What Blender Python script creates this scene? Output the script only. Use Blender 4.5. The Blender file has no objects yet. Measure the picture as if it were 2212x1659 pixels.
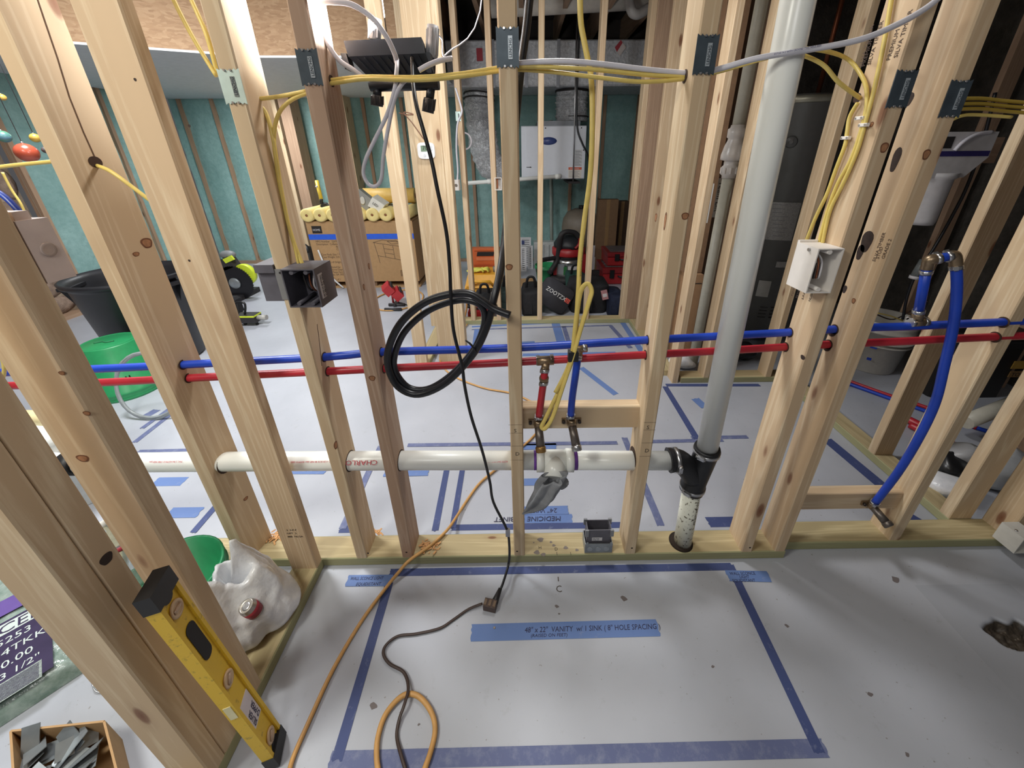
import bpy, math, random
from mathutils import Vector, Matrix, noise as mnoise
random.seed(7)
C = bpy.context.scene.collection
sc = bpy.context.scene

# ------------------------------------------------------------------ camera
F_PX, PITCH, ROLL, YAW, CAM_H = 823.5, 0.415, -0.0074, 0.0094, 1.3317
SX, SY = 34.09, -132.4
FW = Vector((math.sin(YAW)*math.cos(PITCH), math.cos(YAW)*math.cos(PITCH), -math.sin(PITCH)))
_r0 = Vector((math.cos(YAW), -math.sin(YAW), 0)); _u0 = _r0.cross(FW)
RT = _r0*math.cos(ROLL) + _u0*math.sin(ROLL); UP = RT.cross(FW)
EYE = Vector((0, 0, CAM_H))
cd = bpy.data.cameras.new('camera'); cam = bpy.data.objects.new('camera', cd); C.objects.link(cam)
cd.sensor_width = 36; cd.sensor_fit = 'HORIZONTAL'; cd.lens = F_PX/2212*36
cd.shift_x = -SX/2212; cd.shift_y = SY/2212
cd.clip_start = 0.02; cd.clip_end = 60
M = Matrix((( RT.x, UP.x, -FW.x, 0), (RT.y, UP.y, -FW.y, 0), (RT.z, UP.z, -FW.z, CAM_H), (0, 0, 0, 1)))
cam.matrix_world = M
sc.camera = cam

def at(px, py, X=None, Y=None, Z=None):
    """point of the place seen at a pixel of the survey photo, on the plane X=, Y= or Z="""
    d = FW + RT*((px-1106-SX)/F_PX) - UP*((py-829.5-SY)/F_PX)
    if Z is not None: t = (Z-CAM_H)/d.z
    elif Y is not None: t = Y/d.y
    else: t = X/d.x
    return EYE + d*t

# ------------------------------------------------------------------ world, lamps, exposure
w = bpy.data.worlds.new('world'); sc.world = w; w.use_nodes = True
w.node_tree.nodes['Background'].inputs[0].default_value = (0.97, 0.96, 1.0, 1)
w.node_tree.nodes['Background'].inputs[1].default_value = 0.065
def area(name, loc, target, size, power, col=(1, 1, 1), spread=math.pi, sy=None):
    l = bpy.data.lights.new(name, 'AREA'); l.energy = power; l.color = col; l.size = size; l.spread = spread
    if sy: l.shape = 'RECTANGLE'; l.size_y = sy
    o = bpy.data.objects.new(name, l); C.objects.link(o); o.location = loc
    o.rotation_euler = (Vector(target)-Vector(loc)).to_track_quat('-Z', 'Y').to_euler(); return o
area('left_room_ceiling_light', (-1.9, 1.75, 2.36), (-1.9, 1.85, 0), 0.5, 46, (0.97, 0.99, 1.0))
area('soffit_fill', (-2.7, 4.2, 1.93), (-2.7, 4.3, 0), 0.35, 20, (0.97, 0.99, 1.0))  # added fill under the soffit, brightens the far foam wall
area('front_room_ceiling_light', (-1.35, -0.05, 2.32), (-1.1, 0.2, 0), 0.5, 25, (1.0, 0.985, 0.88))
area('front_room_fill', (-0.25, -0.95, 2.32), (-0.5, 0.4, 0), 0.6, 10, (1.0, 0.99, 0.96))  # added fill behind the camera, lifts the stud faces turned this way
area('work_light_front', (-0.305, 1.105, 1.535), (0.05, 2.3, 1.95), 0.14, 7, (0.95, 0.98, 1.0))
area('bath_ceiling_light', (0.12, 1.62, 2.36), (0.0, 1.7, 0), 0.3, 15, (1.0, 0.99, 0.97))
area('work_light_beam', (-0.305, 1.035, 1.605), (-0.85, 0.95, 2.4), 0.12, 16, (0.93, 0.97, 1.0))
vs = sc.view_settings
vs.view_transform = 'Standard'; vs.look = 'None'; vs.gamma = 1.0; vs.exposure = 0.38; vs.use_curve_mapping = False
sc.cycles.use_denoising = True
sc.cycles.max_bounces = 6; sc.cycles.diffuse_bounces = 4; sc.cycles.caustics_reflective = False; sc.cycles.caustics_refractive = False

# ------------------------------------------------------------------ materials
def lin(c):
    return tuple((x/255/12.92 if x/255 <= 0.04045 else ((x/255+0.055)/1.055)**2.4) for x in c)
def hexc(r, g, b): return lin((r, g, b)) + (1,)
class NT:
    def __init__(s, name):
        s.m = bpy.data.materials.new(name); s.m.use_nodes = True; s.t = s.m.node_tree; s.n = s.t.nodes
        s.b = s.n['Principled BSDF']
    def new(s, typ, **k):
        n = s.n.new(typ)
        for a, v in k.items():
            if a.startswith('i_'):
                key = a[2:]; key = int(key) if key.isdigit() else key.replace('_', ' ')
                n.inputs[key].default_value = v
            else: setattr(n, a, v)
        return n
    def link(s, a, b): s.t.links.new(a, b)
    def out(s, sock): s.link(sock, s.b.inputs['Base Color'])
    def ramp(s, fac, stops, interp='LINEAR'):
        r = s.new('ShaderNodeValToRGB'); r.color_ramp.interpolation = interp
        e = r.color_ramp.elements
        while len(e) < len(stops): e.new(0.5)
        for i, (p, c) in enumerate(stops): e[i].position = p; e[i].color = c
        s.link(fac, r.inputs[0]); return r.outputs[0]
    def mix(s, fac, a, b, blend='MIX'):
        n = s.new('ShaderNodeMix', data_type='RGBA', blend_type=blend)
        for sock, v in ((n.inputs[0], fac), (n.inputs[6], a), (n.inputs[7], b)):
            if hasattr(v, 'links'): s.link(v, sock)
            else: sock.default_value = v
        return n.outputs[2]
    def math(s, op, a, b=0.0):
        n = s.new('ShaderNodeMath', operation=op)
        for i, v in ((0, a), (1, b)):
            if hasattr(v, 'links'): s.link(v, n.inputs[i])
            else: n.inputs[i].default_value = v
        return n.outputs[0]
    def coords(s, scale=(1, 1, 1), rnd=True, src='Object'):
        tc = s.new('ShaderNodeTexCoord'); mp = s.new('ShaderNodeMapping'); mp.inputs['Scale'].default_value = scale
        if rnd:
            oi = s.new('ShaderNodeObjectInfo'); cb = s.new('ShaderNodeCombineXYZ')
            for i, k in enumerate((7.3, 13.7, 29.1)): s.link(s.math('MULTIPLY', oi.outputs['Random'], k), cb.inputs[i])
            va = s.new('ShaderNodeVectorMath', operation='ADD'); s.link(tc.outputs[src], va.inputs[0]); s.link(cb.outputs[0], va.inputs[1])
            s.link(va.outputs[0], mp.inputs[0])
        else: s.link(tc.outputs[src], mp.inputs[0])
        return mp.outputs[0]
    def noise(s, vec, scale, detail=3, rough=0.55, dist=0.0):
        n = s.new('ShaderNodeTexNoise', i_Scale=scale, i_Detail=detail, i_Roughness=rough, i_Distortion=dist); s.link(vec, n.inputs['Vector']); return n.outputs[0]
    def bump(s, h, strength=0.3, dist=0.002):
        b = s.new('ShaderNodeBump', i_Strength=strength, i_Distance=dist); s.link(h, b.inputs['Height']); s.link(b.outputs[0], s.b.inputs['Normal'])
    def set(s, **k):
        for a, v in k.items(): s.b.inputs[a.replace('_', ' ')].default_value = v
MATS = {}
def mat(name, rgb, rough=0.5, metal=0.0, var=0.06, nscale=30, bump=0.0, bscale=80, **kw):
    """plain painted / moulded surface with slight mottling"""
    if name in MATS: return MATS[name]
    t = NT(name); c = lin(rgb)
    v = t.coords(); n = t.noise(v, nscale)
    lo = tuple(x*(1-var) for x in c)+(1,); hi = tuple(min(1, x*(1+var)) for x in c)+(1,)
    t.out(t.ramp(n, [(0.3, lo), (0.7, hi)])); t.set(Roughness=rough, Metallic=metal)
    if bump: t.bump(t.noise(v, bscale, 4), bump, 0.003)
    for a, x in kw.items(): t.b.inputs[a.replace('_', ' ')].default_value = x
    MATS[name] = t.m; return t.m
def wood(name, axis, light, mid, dark, knots=0.11, spread=0.35, tint=(196, 156, 130)):
    if name in MATS: return MATS[name]
    t = NT(name)
    s = [1.0, 1.0, 1.0]; s[axis] = 0.05
    v = t.coords(tuple(s))
    ks = [9.0, 9.0, 9.0]; ks[axis] = 3.2
    vk = t.coords(tuple(ks))
    big = t.noise(v, 9, 2, 0.5, 0.6)
    ring = t.math('MULTIPLY_ADD', t.math('SINE', t.math('MULTIPLY', big, 75)), 0.5); t.n[-1].inputs[2].default_value = 0.5
    fine = t.noise(v, 160, 3, 0.6)
    f = t.math('ADD', t.math('MULTIPLY', ring, 0.32), t.math('MULTIPLY_ADD', fine, 0.6))
    col = t.ramp(f, [(0.2, lin(light)+(1,)), (0.55, lin(mid)+(1,)), (0.95, lin(dark)+(1,))])
    oi = t.new('ShaderNodeObjectInfo')
    pink = t.math('MULTIPLY', t.math('SUBTRACT', oi.outputs['Random'], 0.35), spread)
    pink = t.math('MAXIMUM', pink, 0.0)
    col = t.mix(pink, col, lin(tint)+(1,))
    # weathered streaks
    st = t.noise(v, 3.2, 2)
    col = t.mix(t.ramp(st, [(0.55, (0, 0, 0, 1)), (0.8, (0.35, 0.35, 0.35, 1))]), col, lin((172, 140, 104))+(1,))
    vo = t.new('ShaderNodeTexVoronoi', i_Scale=1.0); t.link(vk, vo.inputs['Vector'])
    kn = t.ramp(vo.outputs['Distance'], [(0.0, (1, 1, 1, 1)), (knots*0.75, (0.8, 0.8, 0.8, 1)), (knots*1.1, (0.15, 0.15, 0.15, 1)), (knots*2.2, (0, 0, 0, 1))])
    col = t.mix(kn, col, lin((112, 66, 40))+(1,))
    t.out(col); t.set(Roughness=0.72)
    t.bump(f, 0.10, 0.001)
    MATS[name] = t.m; return t.m
PALE, MIDW, DRKW = (236, 225, 200), (224, 207, 176), (196, 171, 138)
def treated(axis):
    nm = 'treated_pine_'+'xyz'[axis]
    if nm in MATS: return MATS[nm]
    m = wood(nm, axis, (216, 202, 164), (204, 188, 148), (172, 156, 118), 0.06, 0.10)
    t = NT.__new__(NT); t.m = m; t.t = m.node_tree; t.n = t.t.nodes; t.b = t.n['Principled BSDF']
    tc = t.new('ShaderNodeTexCoord'); sp = t.new('ShaderNodeSeparateXYZ'); t.link(tc.outputs['Object'], sp.inputs[0])
    e = t.math('GREATER_THAN', t.math('ABSOLUTE', sp.outputs[1-axis]), 0.0408)
    src = t.b.inputs['Base Color'].links[0].from_socket
    t.out(t.mix(t.math('MULTIPLY', e, 0.62), src, lin((138, 146, 108))+(1,)))
    return m
def W(axis): return wood('spruce_'+'xyz'[axis], axis, PALE, MIDW, DRKW, spread=0.22)
def WT(axis): return treated(axis)
def WP(axis): return wood('pinkish_fir_'+'xyz'[axis], axis, (220, 200, 180), (208, 184, 162), (178, 148, 124), 0.09, .1)
def WB(axis): return wood('brown_fir_'+'xyz'[axis], axis, (202, 176, 152), (188, 160, 134), (158, 130, 106), 0.09)

# ------------------------------------------------------------------ mesh building
WO = {}
def catmull(P, sub=6):
    P = [Vector(p) for p in P]
    if len(P) < 3: return P
    out = []
    for i in range(len(P)-1):
        p0, p1, p2, p3 = P[max(i-1, 0)], P[i], P[i+1], P[min(i+2, len(P)-1)]
        for k in range(sub):
            t = k/sub; t2 = t*t; t3 = t2*t
            out.append(0.5*((2*p1)+(p2-p0)*t+(2*p0-5*p1+4*p2-p3)*t2+(3*p1-p0-3*p2+p3)*t3))
    out.append(P[-1]); return out
class MB:
    def __init__(s): s.v = []; s.f = []; s.sm = []
    def add(s, vs, fs, smooth=False):
        o = len(s.v); s.v += [Vector(p) for p in vs]
        for f in fs: s.f.append([o+i for i in f]); s.sm.append(smooth)
        return s
    def box(s, a, b, ch=0.0):
        x0, y0, z0 = (min(p, q) for p, q in zip(a, b)); x1, y1, z1 = (max(p, q) for p, q in zip(a, b))
        if ch <= 0:
            vs = [(x, y, z) for z in (z0, z1) for y in (y0, y1) for x in (x0, x1)]
            return s.add(vs, [(0, 2, 3, 1), (4, 5, 7, 6), (0, 1, 5, 4), (2, 6, 7, 3), (0, 4, 6, 2), (1, 3, 7, 5)])
        # chamfer the long edges
        d = (x1-x0, y1-y0, z1-z0); ax = d.index(max(d)); u, w_ = [i for i in range(3) if i != ax]
        lo = (x0, y0, z0); hi = (x1, y1, z1)
        sec = [(lo[u]+ch, lo[w_]), (hi[u]-ch, lo[w_]), (hi[u], lo[w_]+ch), (hi[u], hi[w_]-ch), (hi[u]-ch, hi[w_]), (lo[u]+ch, hi[w_]), (lo[u], hi[w_]-ch), (lo[u], lo[w_]+ch)]
        vs = []
        for e in (lo[ax], hi[ax]):
            for p, q in sec:
                c = [0, 0, 0]; c[ax] = e; c[u] = p; c[w_] = q; vs.append(c)
        fs = [tuple(range(7, -1, -1)), tuple(range(8, 16))] + [(i, (i+1) % 8, 8+(i+1) % 8, 8+i) for i in range(8)]
        if ax == 1: fs = [f[::-1] for f in fs]
        return s.add(vs, fs)
    def obox(s, c, ex, ey, ez):
        c, ex, ey, ez = Vector(c), Vector(ex), Vector(ey), Vector(ez)
        vs = [c+ex*i+ey*j+ez*k for k in (-1, 1) for j in (-1, 1) for i in (-1, 1)]
        return s.add(vs, [(0, 2, 3, 1), (4, 5, 7, 6), (0, 1, 5, 4), (2, 6, 7, 3), (0, 4, 6, 2), (1, 3, 7, 5)])
    def tube(s, P, r, n=10, caps=True, flat=1.0, ref=None):
        P = [Vector(p) for p in P]; m = len(P); R = r if isinstance(r, (list, tuple)) else [r]*m
        vs = []; T = [(P[min(i+1, m-1)]-P[max(i-1, 0)]).normalized() for i in range(m)]
        a = Vector(ref) if ref else (Vector((0, 0, 1)) if abs(T[0].z) < 0.9 else Vector((0, 1, 0)))
        nrm = (a - T[0]*a.dot(T[0])).normalized()
        for i in range(m):
            nrm = (nrm - T[i]*nrm.dot(T[i]))
            nrm = nrm.normalized() if nrm.length > 1e-6 else T[i].orthogonal().normalized()
            bi = T[i].cross(nrm)
            for k in range(n):
                q = 2*math.pi*k/n; vs.append(P[i]+(nrm*math.cos(q)*flat+bi*math.sin(q))*R[i])
        fs = [(i*n+k, i*n+(k+1) % n, (i+1)*n+(k+1) % n, (i+1)*n+k) for i in range(m-1) for k in range(n)]
        s.add(vs, fs, True)
        if caps:
            o = len(s.v)-m*n
            s.f.append([o+k for k in range(n)][::-1]); s.sm.append(False)
            s.f.append([o+(m-1)*n+k for k in range(n)]); s.sm.append(False)
        return s
    def cyl(s, a, b, r, n=20, r2=None): return s.tube([a, b], [r, r if r2 is None else r2], n)
    def ring(s, c, axis, R, r, n=24, k=8):
        axis = Vector(axis).normalized(); u = axis.orthogonal().normalized(); w_ = axis.cross(u); c = Vector(c)
        vs = []; fs = []
        for i in range(n):
            d = u*math.cos(2*math.pi*i/n)+w_*math.sin(2*math.pi*i/n)
            for j in range(k): vs.append(c+d*(R+r*math.cos(2*math.pi*j/k))+axis*r*math.sin(2*math.pi*j/k))
        for i in range(n):
            for j in range(k): fs.append((i*k+j, ((i+1) % n)*k+j, ((i+1) % n)*k+(j+1) % k, i*k+(j+1) % k))
        return s.add(vs, fs, True)
    def lathe(s, c, prof, n=28, axis=(0, 0, 1), sx=1.0, sy=1.0, smooth=True):
        axis = Vector(axis).normalized(); u = Vector((1, 0, 0)) if abs(axis.x) < 0.9 else Vector((0, 1, 0)); u = (u-axis*u.dot(axis)).normalized(); w_ = axis.cross(u); c = Vector(c)
        vs = [c+(u*math.cos(2*math.pi*k/n)*sx+w_*math.sin(2*math.pi*k/n)*sy)*r+axis*z for r, z in prof for k in range(n)]
        m = len(prof)
        fs = [(i*n+k, i*n+(k+1) % n, (i+1)*n+(k+1) % n, (i+1)*n+k) for i in range(m-1) for k in range(n)]
        s.add(vs, fs, smooth); o = len(s.v)-m*n
        if prof[0][0] > 1e-5: s.f.append([o+k for k in range(n)][::-1]); s.sm.append(False)
        if prof[-1][0] > 1e-5: s.f.append([o+(m-1)*n+k for k in range(n)]); s.sm.append(False)
        return s
    def sphere(s, c, r, n=16, m=10, sc_=(1, 1, 1)):
        c = Vector(c); vs = []
        for i in range(m+1):
            th = math.pi*i/m
            for k in range(n):
                ph = 2*math.pi*k/n
                vs.append(c+Vector((r*sc_[0]*math.sin(th)*math.cos(ph), r*sc_[1]*math.sin(th)*math.sin(ph), r*sc_[2]*math.cos(th))))
        return s.add(vs, [(i*n+k, (i+1)*n+k, (i+1)*n+(k+1) % n, i*n+(k+1) % n) for i in range(m) for k in range(n)], True)
    def prism(s, poly, d):
        """polygon (3D points) extruded by vector d"""
        P = [Vector(p) for p in poly]; d = Vector(d); n = len(P)
        nr = sum((((P[i]-P[0]).cross(P[(i+1) % n]-P[0])) for i in range(1, n-1)), Vector())
        if nr.dot(d) < 0: P = P[::-1]
        vs = P+[p+d for p in P]
        return s.add(vs, [tuple(range(n))[::-1], tuple(range(n, 2*n))]+[(i, (i+1) % n, n+(i+1) % n, n+i) for i in range(n)])
    def grid(s, fn, nu, nv, smooth=True, flip=False):
        vs = [fn(i/nu, j/nv) for j in range(nv+1) for i in range(nu+1)]
        fs = [(j*(nu+1)+i, j*(nu+1)+i+1, (j+1)*(nu+1)+i+1, (j+1)*(nu+1)+i) for j in range(nv) for i in range(nu)]
        if flip: fs = [f[::-1] for f in fs]
        return s.add(vs, fs, smooth)
    def shell(s, x0, y0, z0, x1, y1, z1, t=0.003, open_='-y'):
        """open thin walled box"""
        ax = 'xyz'.index(open_[1]); neg = open_[0] == '-'
        u, w_ = [i for i in range(3) if i != ax]
        lo = [min(x0, x1), min(y0, y1), min(z0, z1)]; hi = [max(x0, x1), max(y0, y1), max(z0, z1)]
        back, mouth = (hi[ax], lo[ax]) if neg else (lo[ax], hi[ax]); inb = back-t if neg else back+t
        def loop(e, d):
            r = []
            for p, q in ((lo[u]+d, lo[w_]+d), (hi[u]-d, lo[w_]+d), (hi[u]-d, hi[w_]-d), (lo[u]+d, hi[w_]-d)):
                c = [0, 0, 0]; c[ax] = e; c[u] = p; c[w_] = q; r.append(tuple(c))
            return r
        vs = loop(back, 0)+loop(mouth, 0)+loop(mouth, t)+loop(inb, t)
        fs = [(3, 2, 1, 0)]+[(4*k+i, 4*k+(i+1) % 4, 4*k+4+(i+1) % 4, 4*k+4+i) for k in range(3) for i in range(4)]+[(12, 13, 14, 15)]
        even = (ax != 1) ^ neg
        if not even: fs = [f[::-1] for f in fs]
        return s.add(vs, fs)
    def build(s, name, m, parent=None, label=None, cat=None, group=None, kind=None):
        lo = Vector((min(p.x for p in s.v), min(p.y for p in s.v), min(p.z for p in s.v)))
        hi = Vector((max(p.x for p in s.v), max(p.y for p in s.v), max(p.z for p in s.v)))
        org = Vector(((lo.x+hi.x)/2, (lo.y+hi.y)/2, lo.z))
        me = bpy.data.meshes.new(name); me.from_pydata([p-org for p in s.v], [], s.f); me.update()
        me.polygons.foreach_set('use_smooth', s.sm)
        me.materials.append(m)
        return link(name, me, org, parent, label, cat, group, kind)
def link(name, me, org, parent=None, label=None, cat=None, group=None, kind=None):
    o = bpy.data.objects.new(name, me); C.objects.link(o)
    WO[o] = Vector(org)
    if parent: o.parent = parent; o.location = Vector(org)-WO[parent]
    else: o.location = org
    tag(o, label, cat, group, kind); return o
def tag(o, label=None, cat=None, group=None, kind=None):
    if label: o['label'] = label
    if cat: o['category'] = cat
    if group: o['group'] = group
    if kind: o['kind'] = kind
    return o
def thing(name, label, cat, loc, group=None, kind=None):
    return link(name, None, loc, None, label, cat, group, kind)
def struct(name, loc=(0, 0, 0)):
    return link(name, None, loc, None, None, None, None, 'structure')
def copy_tree(o, delta, label=None):
    """a copy of a thing and of its parts, moved by delta"""
    def rec(a, par):
        c = a.copy(); C.objects.link(c); WO[c] = WO[a]+Vector(delta)
        if par: c.parent = par
        for ch in list(a.children): rec(ch, c)
        return c
    r = rec(o, None); r.location = o.location+Vector(delta)
    if label: r['label'] = label
    return r
def text(body, size, org, right, up, m, parent, name='lettering', ext=0.0002, align='LEFT', stretch=1.0, shear=0.0):
    cu = bpy.data.curves.new(name, 'FONT'); cu.body = body; cu.size = size; cu.align_x = align; cu.extrude = ext; cu.resolution_u = 2; cu.shear = shear
    o = bpy.data.objects.new(name, cu); me = bpy.data.meshes.new_from_object(o); bpy.data.objects.remove(o)
    right = Vector(right).normalized()*stretch; up = Vector(up).normalized(); nr = right.cross(up).normalized()
    org = Vector(org)
    for v in me.vertices: v.co = right*v.co.x+up*v.co.y+nr*(v.co.z+ext*1.2)
    me.materials.clear(); me.materials.append(m); me.name = name
    return link(name, me, org, parent)
# ------------------------------------------------------------------ surfaces of the place
def floor_mat():
    t = NT('painted_concrete'); v = t.coords((1, 1, 1), False)
    big = t.noise(v, 1.6, 4, 0.6); sm = t.noise(v, 26, 5, 0.7); dots = t.noise(v, 95, 2)
    col = t.ramp(big, [(0.3, hexc(165, 168, 177)), (0.7, hexc(181, 184, 193))])
    col = t.mix(t.ramp(sm, [(0.60, (0, 0, 0, 1)), (0.78, (0.28, 0.28, 0.28, 1))]), col, hexc(128, 126, 124))
    col = t.mix(t.ramp(dots, [(0.735, (0, 0, 0, 1)), (0.77, (0.6, 0.6, 0.6, 1))]), col, hexc(116, 106, 96))
    t.out(col); t.set(Roughness=0.42); t.bump(sm, 0.06, 0.003); return t.m
def foam_mat():
    t = NT('spray_foam'); v = t.coords((1, 1, 1), False)
    big = t.noise(v, 2.5, 3); sm = t.noise(v, 22, 5, 0.7)
    col = t.ramp(big, [(0.3, hexc(128, 165, 162)), (0.7, hexc(150, 185, 182))])
    col = t.mix(t.ramp(sm, [(0.4, (0.35, 0.35, 0.35, 1)), (0.6, (0, 0, 0, 1))]), col, hexc(104, 142, 138))
    t.out(col); t.set(Roughness=0.75); t.bump(sm, 0.5, 0.012); return t.m
def osb_mat():
    t = NT('osb'); v = t.coords((1, 1, 1), False)
    mp = t.new('ShaderNodeMapping', i_Scale=(26, 26, 90)); t.link(v, mp.inputs[0])
    n0 = t.new('ShaderNodeTexNoise', i_Scale=9.0); t.link(v, n0.inputs['Vector'])
    va = t.new('ShaderNodeVectorMath', operation='ADD'); t.link(mp.outputs[0], va.inputs[0])
    sc2 = t.new('ShaderNodeVectorMath', operation='SCALE', i_Scale=3.0); t.link(n0.outputs['Color'], sc2.inputs[0]); t.link(sc2.outputs[0], va.inputs[1])
    vo = t.new('ShaderNodeTexVoronoi', i_Scale=1.0); t.link(va.outputs[0], vo.inputs['Vector'])
    sep = t.new('ShaderNodeSeparateColor'); t.link(vo.outputs['Color'], sep.inputs[0])
    col = t.ramp(sep.outputs[0], [(0.0, hexc(162, 128, 96)), (0.5, hexc(174, 140, 106)), (1.0, hexc(184, 152, 118))])
    fl = t.noise(mp.outputs[0], 2.2, 4, 0.7)
    col = t.mix(t.ramp(fl, [(0.58, (0, 0, 0, 1)), (0.7, (0.35, 0.35, 0.35, 1))]), col, hexc(126, 84, 52))
    t.out(col); t.set(Roughness=0.7); t.bump(fl, 0.3, 0.003); return t.m
def stone_mat(name, a, b):
    t = NT(name); v = t.coords(); n = t.noise(v, 12, 5, 0.65)
    t.out(t.ramp(n, [(0.3, hexc(*a)), (0.7, hexc(*b))])); t.set(Roughness=0.85); t.bump(n, 0.8, 0.02); return t.m
M_FLOOR, M_FOAM, M_OSB = floor_mat(), foam_mat(), osb_mat()
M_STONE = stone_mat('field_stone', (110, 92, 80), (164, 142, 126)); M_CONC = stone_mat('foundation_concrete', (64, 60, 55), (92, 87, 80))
M_MORTAR = stone_mat('old_mortar', (150, 132, 112), (176, 158, 138))
M_DRYWALL = mat('drywall_white', (226, 228, 230), 0.6); M_JOIST = WB(1)
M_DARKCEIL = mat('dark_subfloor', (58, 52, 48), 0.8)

# floor with the chipped pit at the right
HX0, HX1, HY0, HY1 = 1.30, 1.62, 0.50, 0.80
fb = MB()
X0, X1, Y0, Y1 = -5.2, 4.4, -1.6, 5.5
for a, b in (((X0, Y0), (HX0, Y1)), ((HX1, Y0), (X1, Y1)), ((HX0, Y0), (HX1, HY0)), ((HX0, HY1), (HX1, Y1))):
    fb.add([(a[0], a[1], 0), (b[0], a[1], 0), (b[0], b[1], 0), (a[0], b[1], 0)], [(0, 1, 2, 3)])
fb.add([(X0, Y0, -.12), (X1, Y0, -.12), (X1, Y1, -.12), (X0, Y1, -.12)], [(3, 2, 1, 0)])
pit_c = at(2195, 1372, Z=0)
def pit(u, v):
    x = HX0+(HX1-HX0)*u; y = HY0+(HY1-HY0)*v
    d = math.hypot((x-pit_c.x)/0.075, (y-pit_c.y)/0.046)+0.30*mnoise.noise((x*26, y*26, 1.0))
    z = 0 if d > 1 else -0.030*min(1, (1-d)*2.6)+min(1, (1-d)*3)*(0.012*mnoise.noise((x*55, y*55, 5))+.006*mnoise.noise((x*130, y*130, 2)))
    if u in (0, 1) or v in (0, 1): z = 0
    return Vector((x, y, z))
FLOOR = fb.build('floor', M_FLOOR, kind='structure')
pm_ = NT('chipped_slab'); v = pm_.coords((1, 1, 1), False); big = pm_.noise(v, 1.6, 4, .6); rub = pm_.noise(v, 70, 4, .7)
tc_ = pm_.new('ShaderNodeTexCoord'); sp_ = pm_.new('ShaderNodeSeparateXYZ'); pm_.link(tc_.outputs['Object'], sp_.inputs[0])
PITZ = min(pit(i/72, j/70).z for i in range(73) for j in range(71))
dirt = pm_.ramp(pm_.math('MULTIPLY', pm_.math('SUBTRACT', -PITZ-.003, sp_.outputs[2]), 140.0), [(0.0, (0, 0, 0, 1)), (1.0, (1, 1, 1, 1))])
pm_.out(pm_.mix(dirt, pm_.ramp(big, [(0.3, hexc(165, 168, 177)), (0.7, hexc(181, 184, 193))]), pm_.ramp(rub, [(.35, hexc(44, 38, 32)), (.62, hexc(84, 74, 64)), (.70, hexc(150, 142, 130))]))); pm_.set(Roughness=.6)
MB().grid(pit, 72, 70, True).build('chipped_pit', pm_.m, FLOOR)
# saw cut joints in the slab of the far room
jb = MB()
for p, q in (((-4.2, 5.02), (-1.0, 4.55)), ((-3.7, 4.95), (-2.2, 3.7))):
    a, b = Vector((p[0], p[1], .0006)), Vector((q[0], q[1], .0006)); n = (b-a).normalized().cross(Vector((0, 0, 1)))*.004
    jb.add([a-n, b-n, b+n, a+n], [(0, 1, 2, 3)])
jb.build('control_joint', mat('joint_grey', (120, 122, 124), 0.8), FLOOR)

# ceiling with open joists (white board over the left room)
cl = struct('ceiling', (0, 2, 2.44))
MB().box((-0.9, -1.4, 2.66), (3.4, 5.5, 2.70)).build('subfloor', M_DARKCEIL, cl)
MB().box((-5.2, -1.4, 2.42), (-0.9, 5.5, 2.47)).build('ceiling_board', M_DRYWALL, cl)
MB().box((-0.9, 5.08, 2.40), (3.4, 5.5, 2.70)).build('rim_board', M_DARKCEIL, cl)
for k in range(12):
    x = -0.75+k*0.4064*0.9
    MB().box((x, -1.4, 2.44), (x+.038, 5.5, 2.66)).build('joist', M_JOIST, cl)

# ------------------------------------------------------------------ stud walls
def stud(par, x0, x1, y0, y1, z0=0.038, z1=2.36, m=None, label=None, name='stud'):
    ax = max(range(3), key=lambda i: (x1-x0, y1-y0, z1-z0)[i])
    return MB().box((x0, y0, z0), (x1, y1, z1), 0.003).build(name, m or W(ax), par, label)
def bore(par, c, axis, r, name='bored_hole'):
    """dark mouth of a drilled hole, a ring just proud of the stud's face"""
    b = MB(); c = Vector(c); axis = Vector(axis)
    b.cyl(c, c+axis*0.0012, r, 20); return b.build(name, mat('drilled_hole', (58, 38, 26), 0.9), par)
T = 0.038
def at_sa(a, b):
    X = -0.974
    for k in range(5): X = -0.974+.026*(at(a, b, X=X).y-0.8998)/.089
    return at(a, b, X=X)
YF = 0.8998
wf = struct('wall_front', (0.1, YF+.045, 0))
stud(wf, -1.75, 0.918, YF, YF+.089, 0, T, WT(0), 'long treated sole plate with greenish front edge, pipe hole and grey paint blots', 'sole_plate')
stud(wf, -1.75, 0.918, YF, YF+.089, 2.36, 2.40, W(0), None, 'top_plate')
SA, M1, M2, M3, M4, M5, M6 = -1.012, -0.600, -0.439, -0.046, 0.345, 0.759, 0.878
LBL = ['stud behind the left return wall, with a split and cable hole in its brown side',
       'stud carrying the grey two-gang box and a shiny nail plate', 'reddish stud brightly lit at its top by the work light',
       'middle stud with round knot, beside the black cable coil', 'stud marked S and D in pencil, left of the vent pipe',
       'stud stamped with grade marks, carrying the white outlet box', 'end stud with dark sap stains beside the wall opening']
S = {}
for x, lb, m in zip((SA, M1, M2, M3, M4, M5, M6), LBL, (W(2), W(2), WP(2), W(2), W(2), W(2), W(2))):
    if x == SA:   # this one has twisted on its plate
        S[x] = MB().prism([(x, YF, T), (x+T, YF, T), (x+T+.026, YF+.089, T), (x+.026, YF+.089, T)], (0, 0, 2.32)).build('stud', m, wf, lb)
    else: S[x] = stud(wf, x, x+T, YF+.0, YF+.089, T, 2.36, m, lb)
# sink blocking between the two middle studs
bl = at(1130, 879, Y=YF+.045)
bz1 = at(1240, 879, Y=0.945).z; bz0 = at(1240, 926, Y=0.945).z
stud(wf, M3+T, M4, 0.945, 0.983, bz0, bz1, W(0), 'horizontal block behind the sink water stub-outs', 'blocking')

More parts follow.
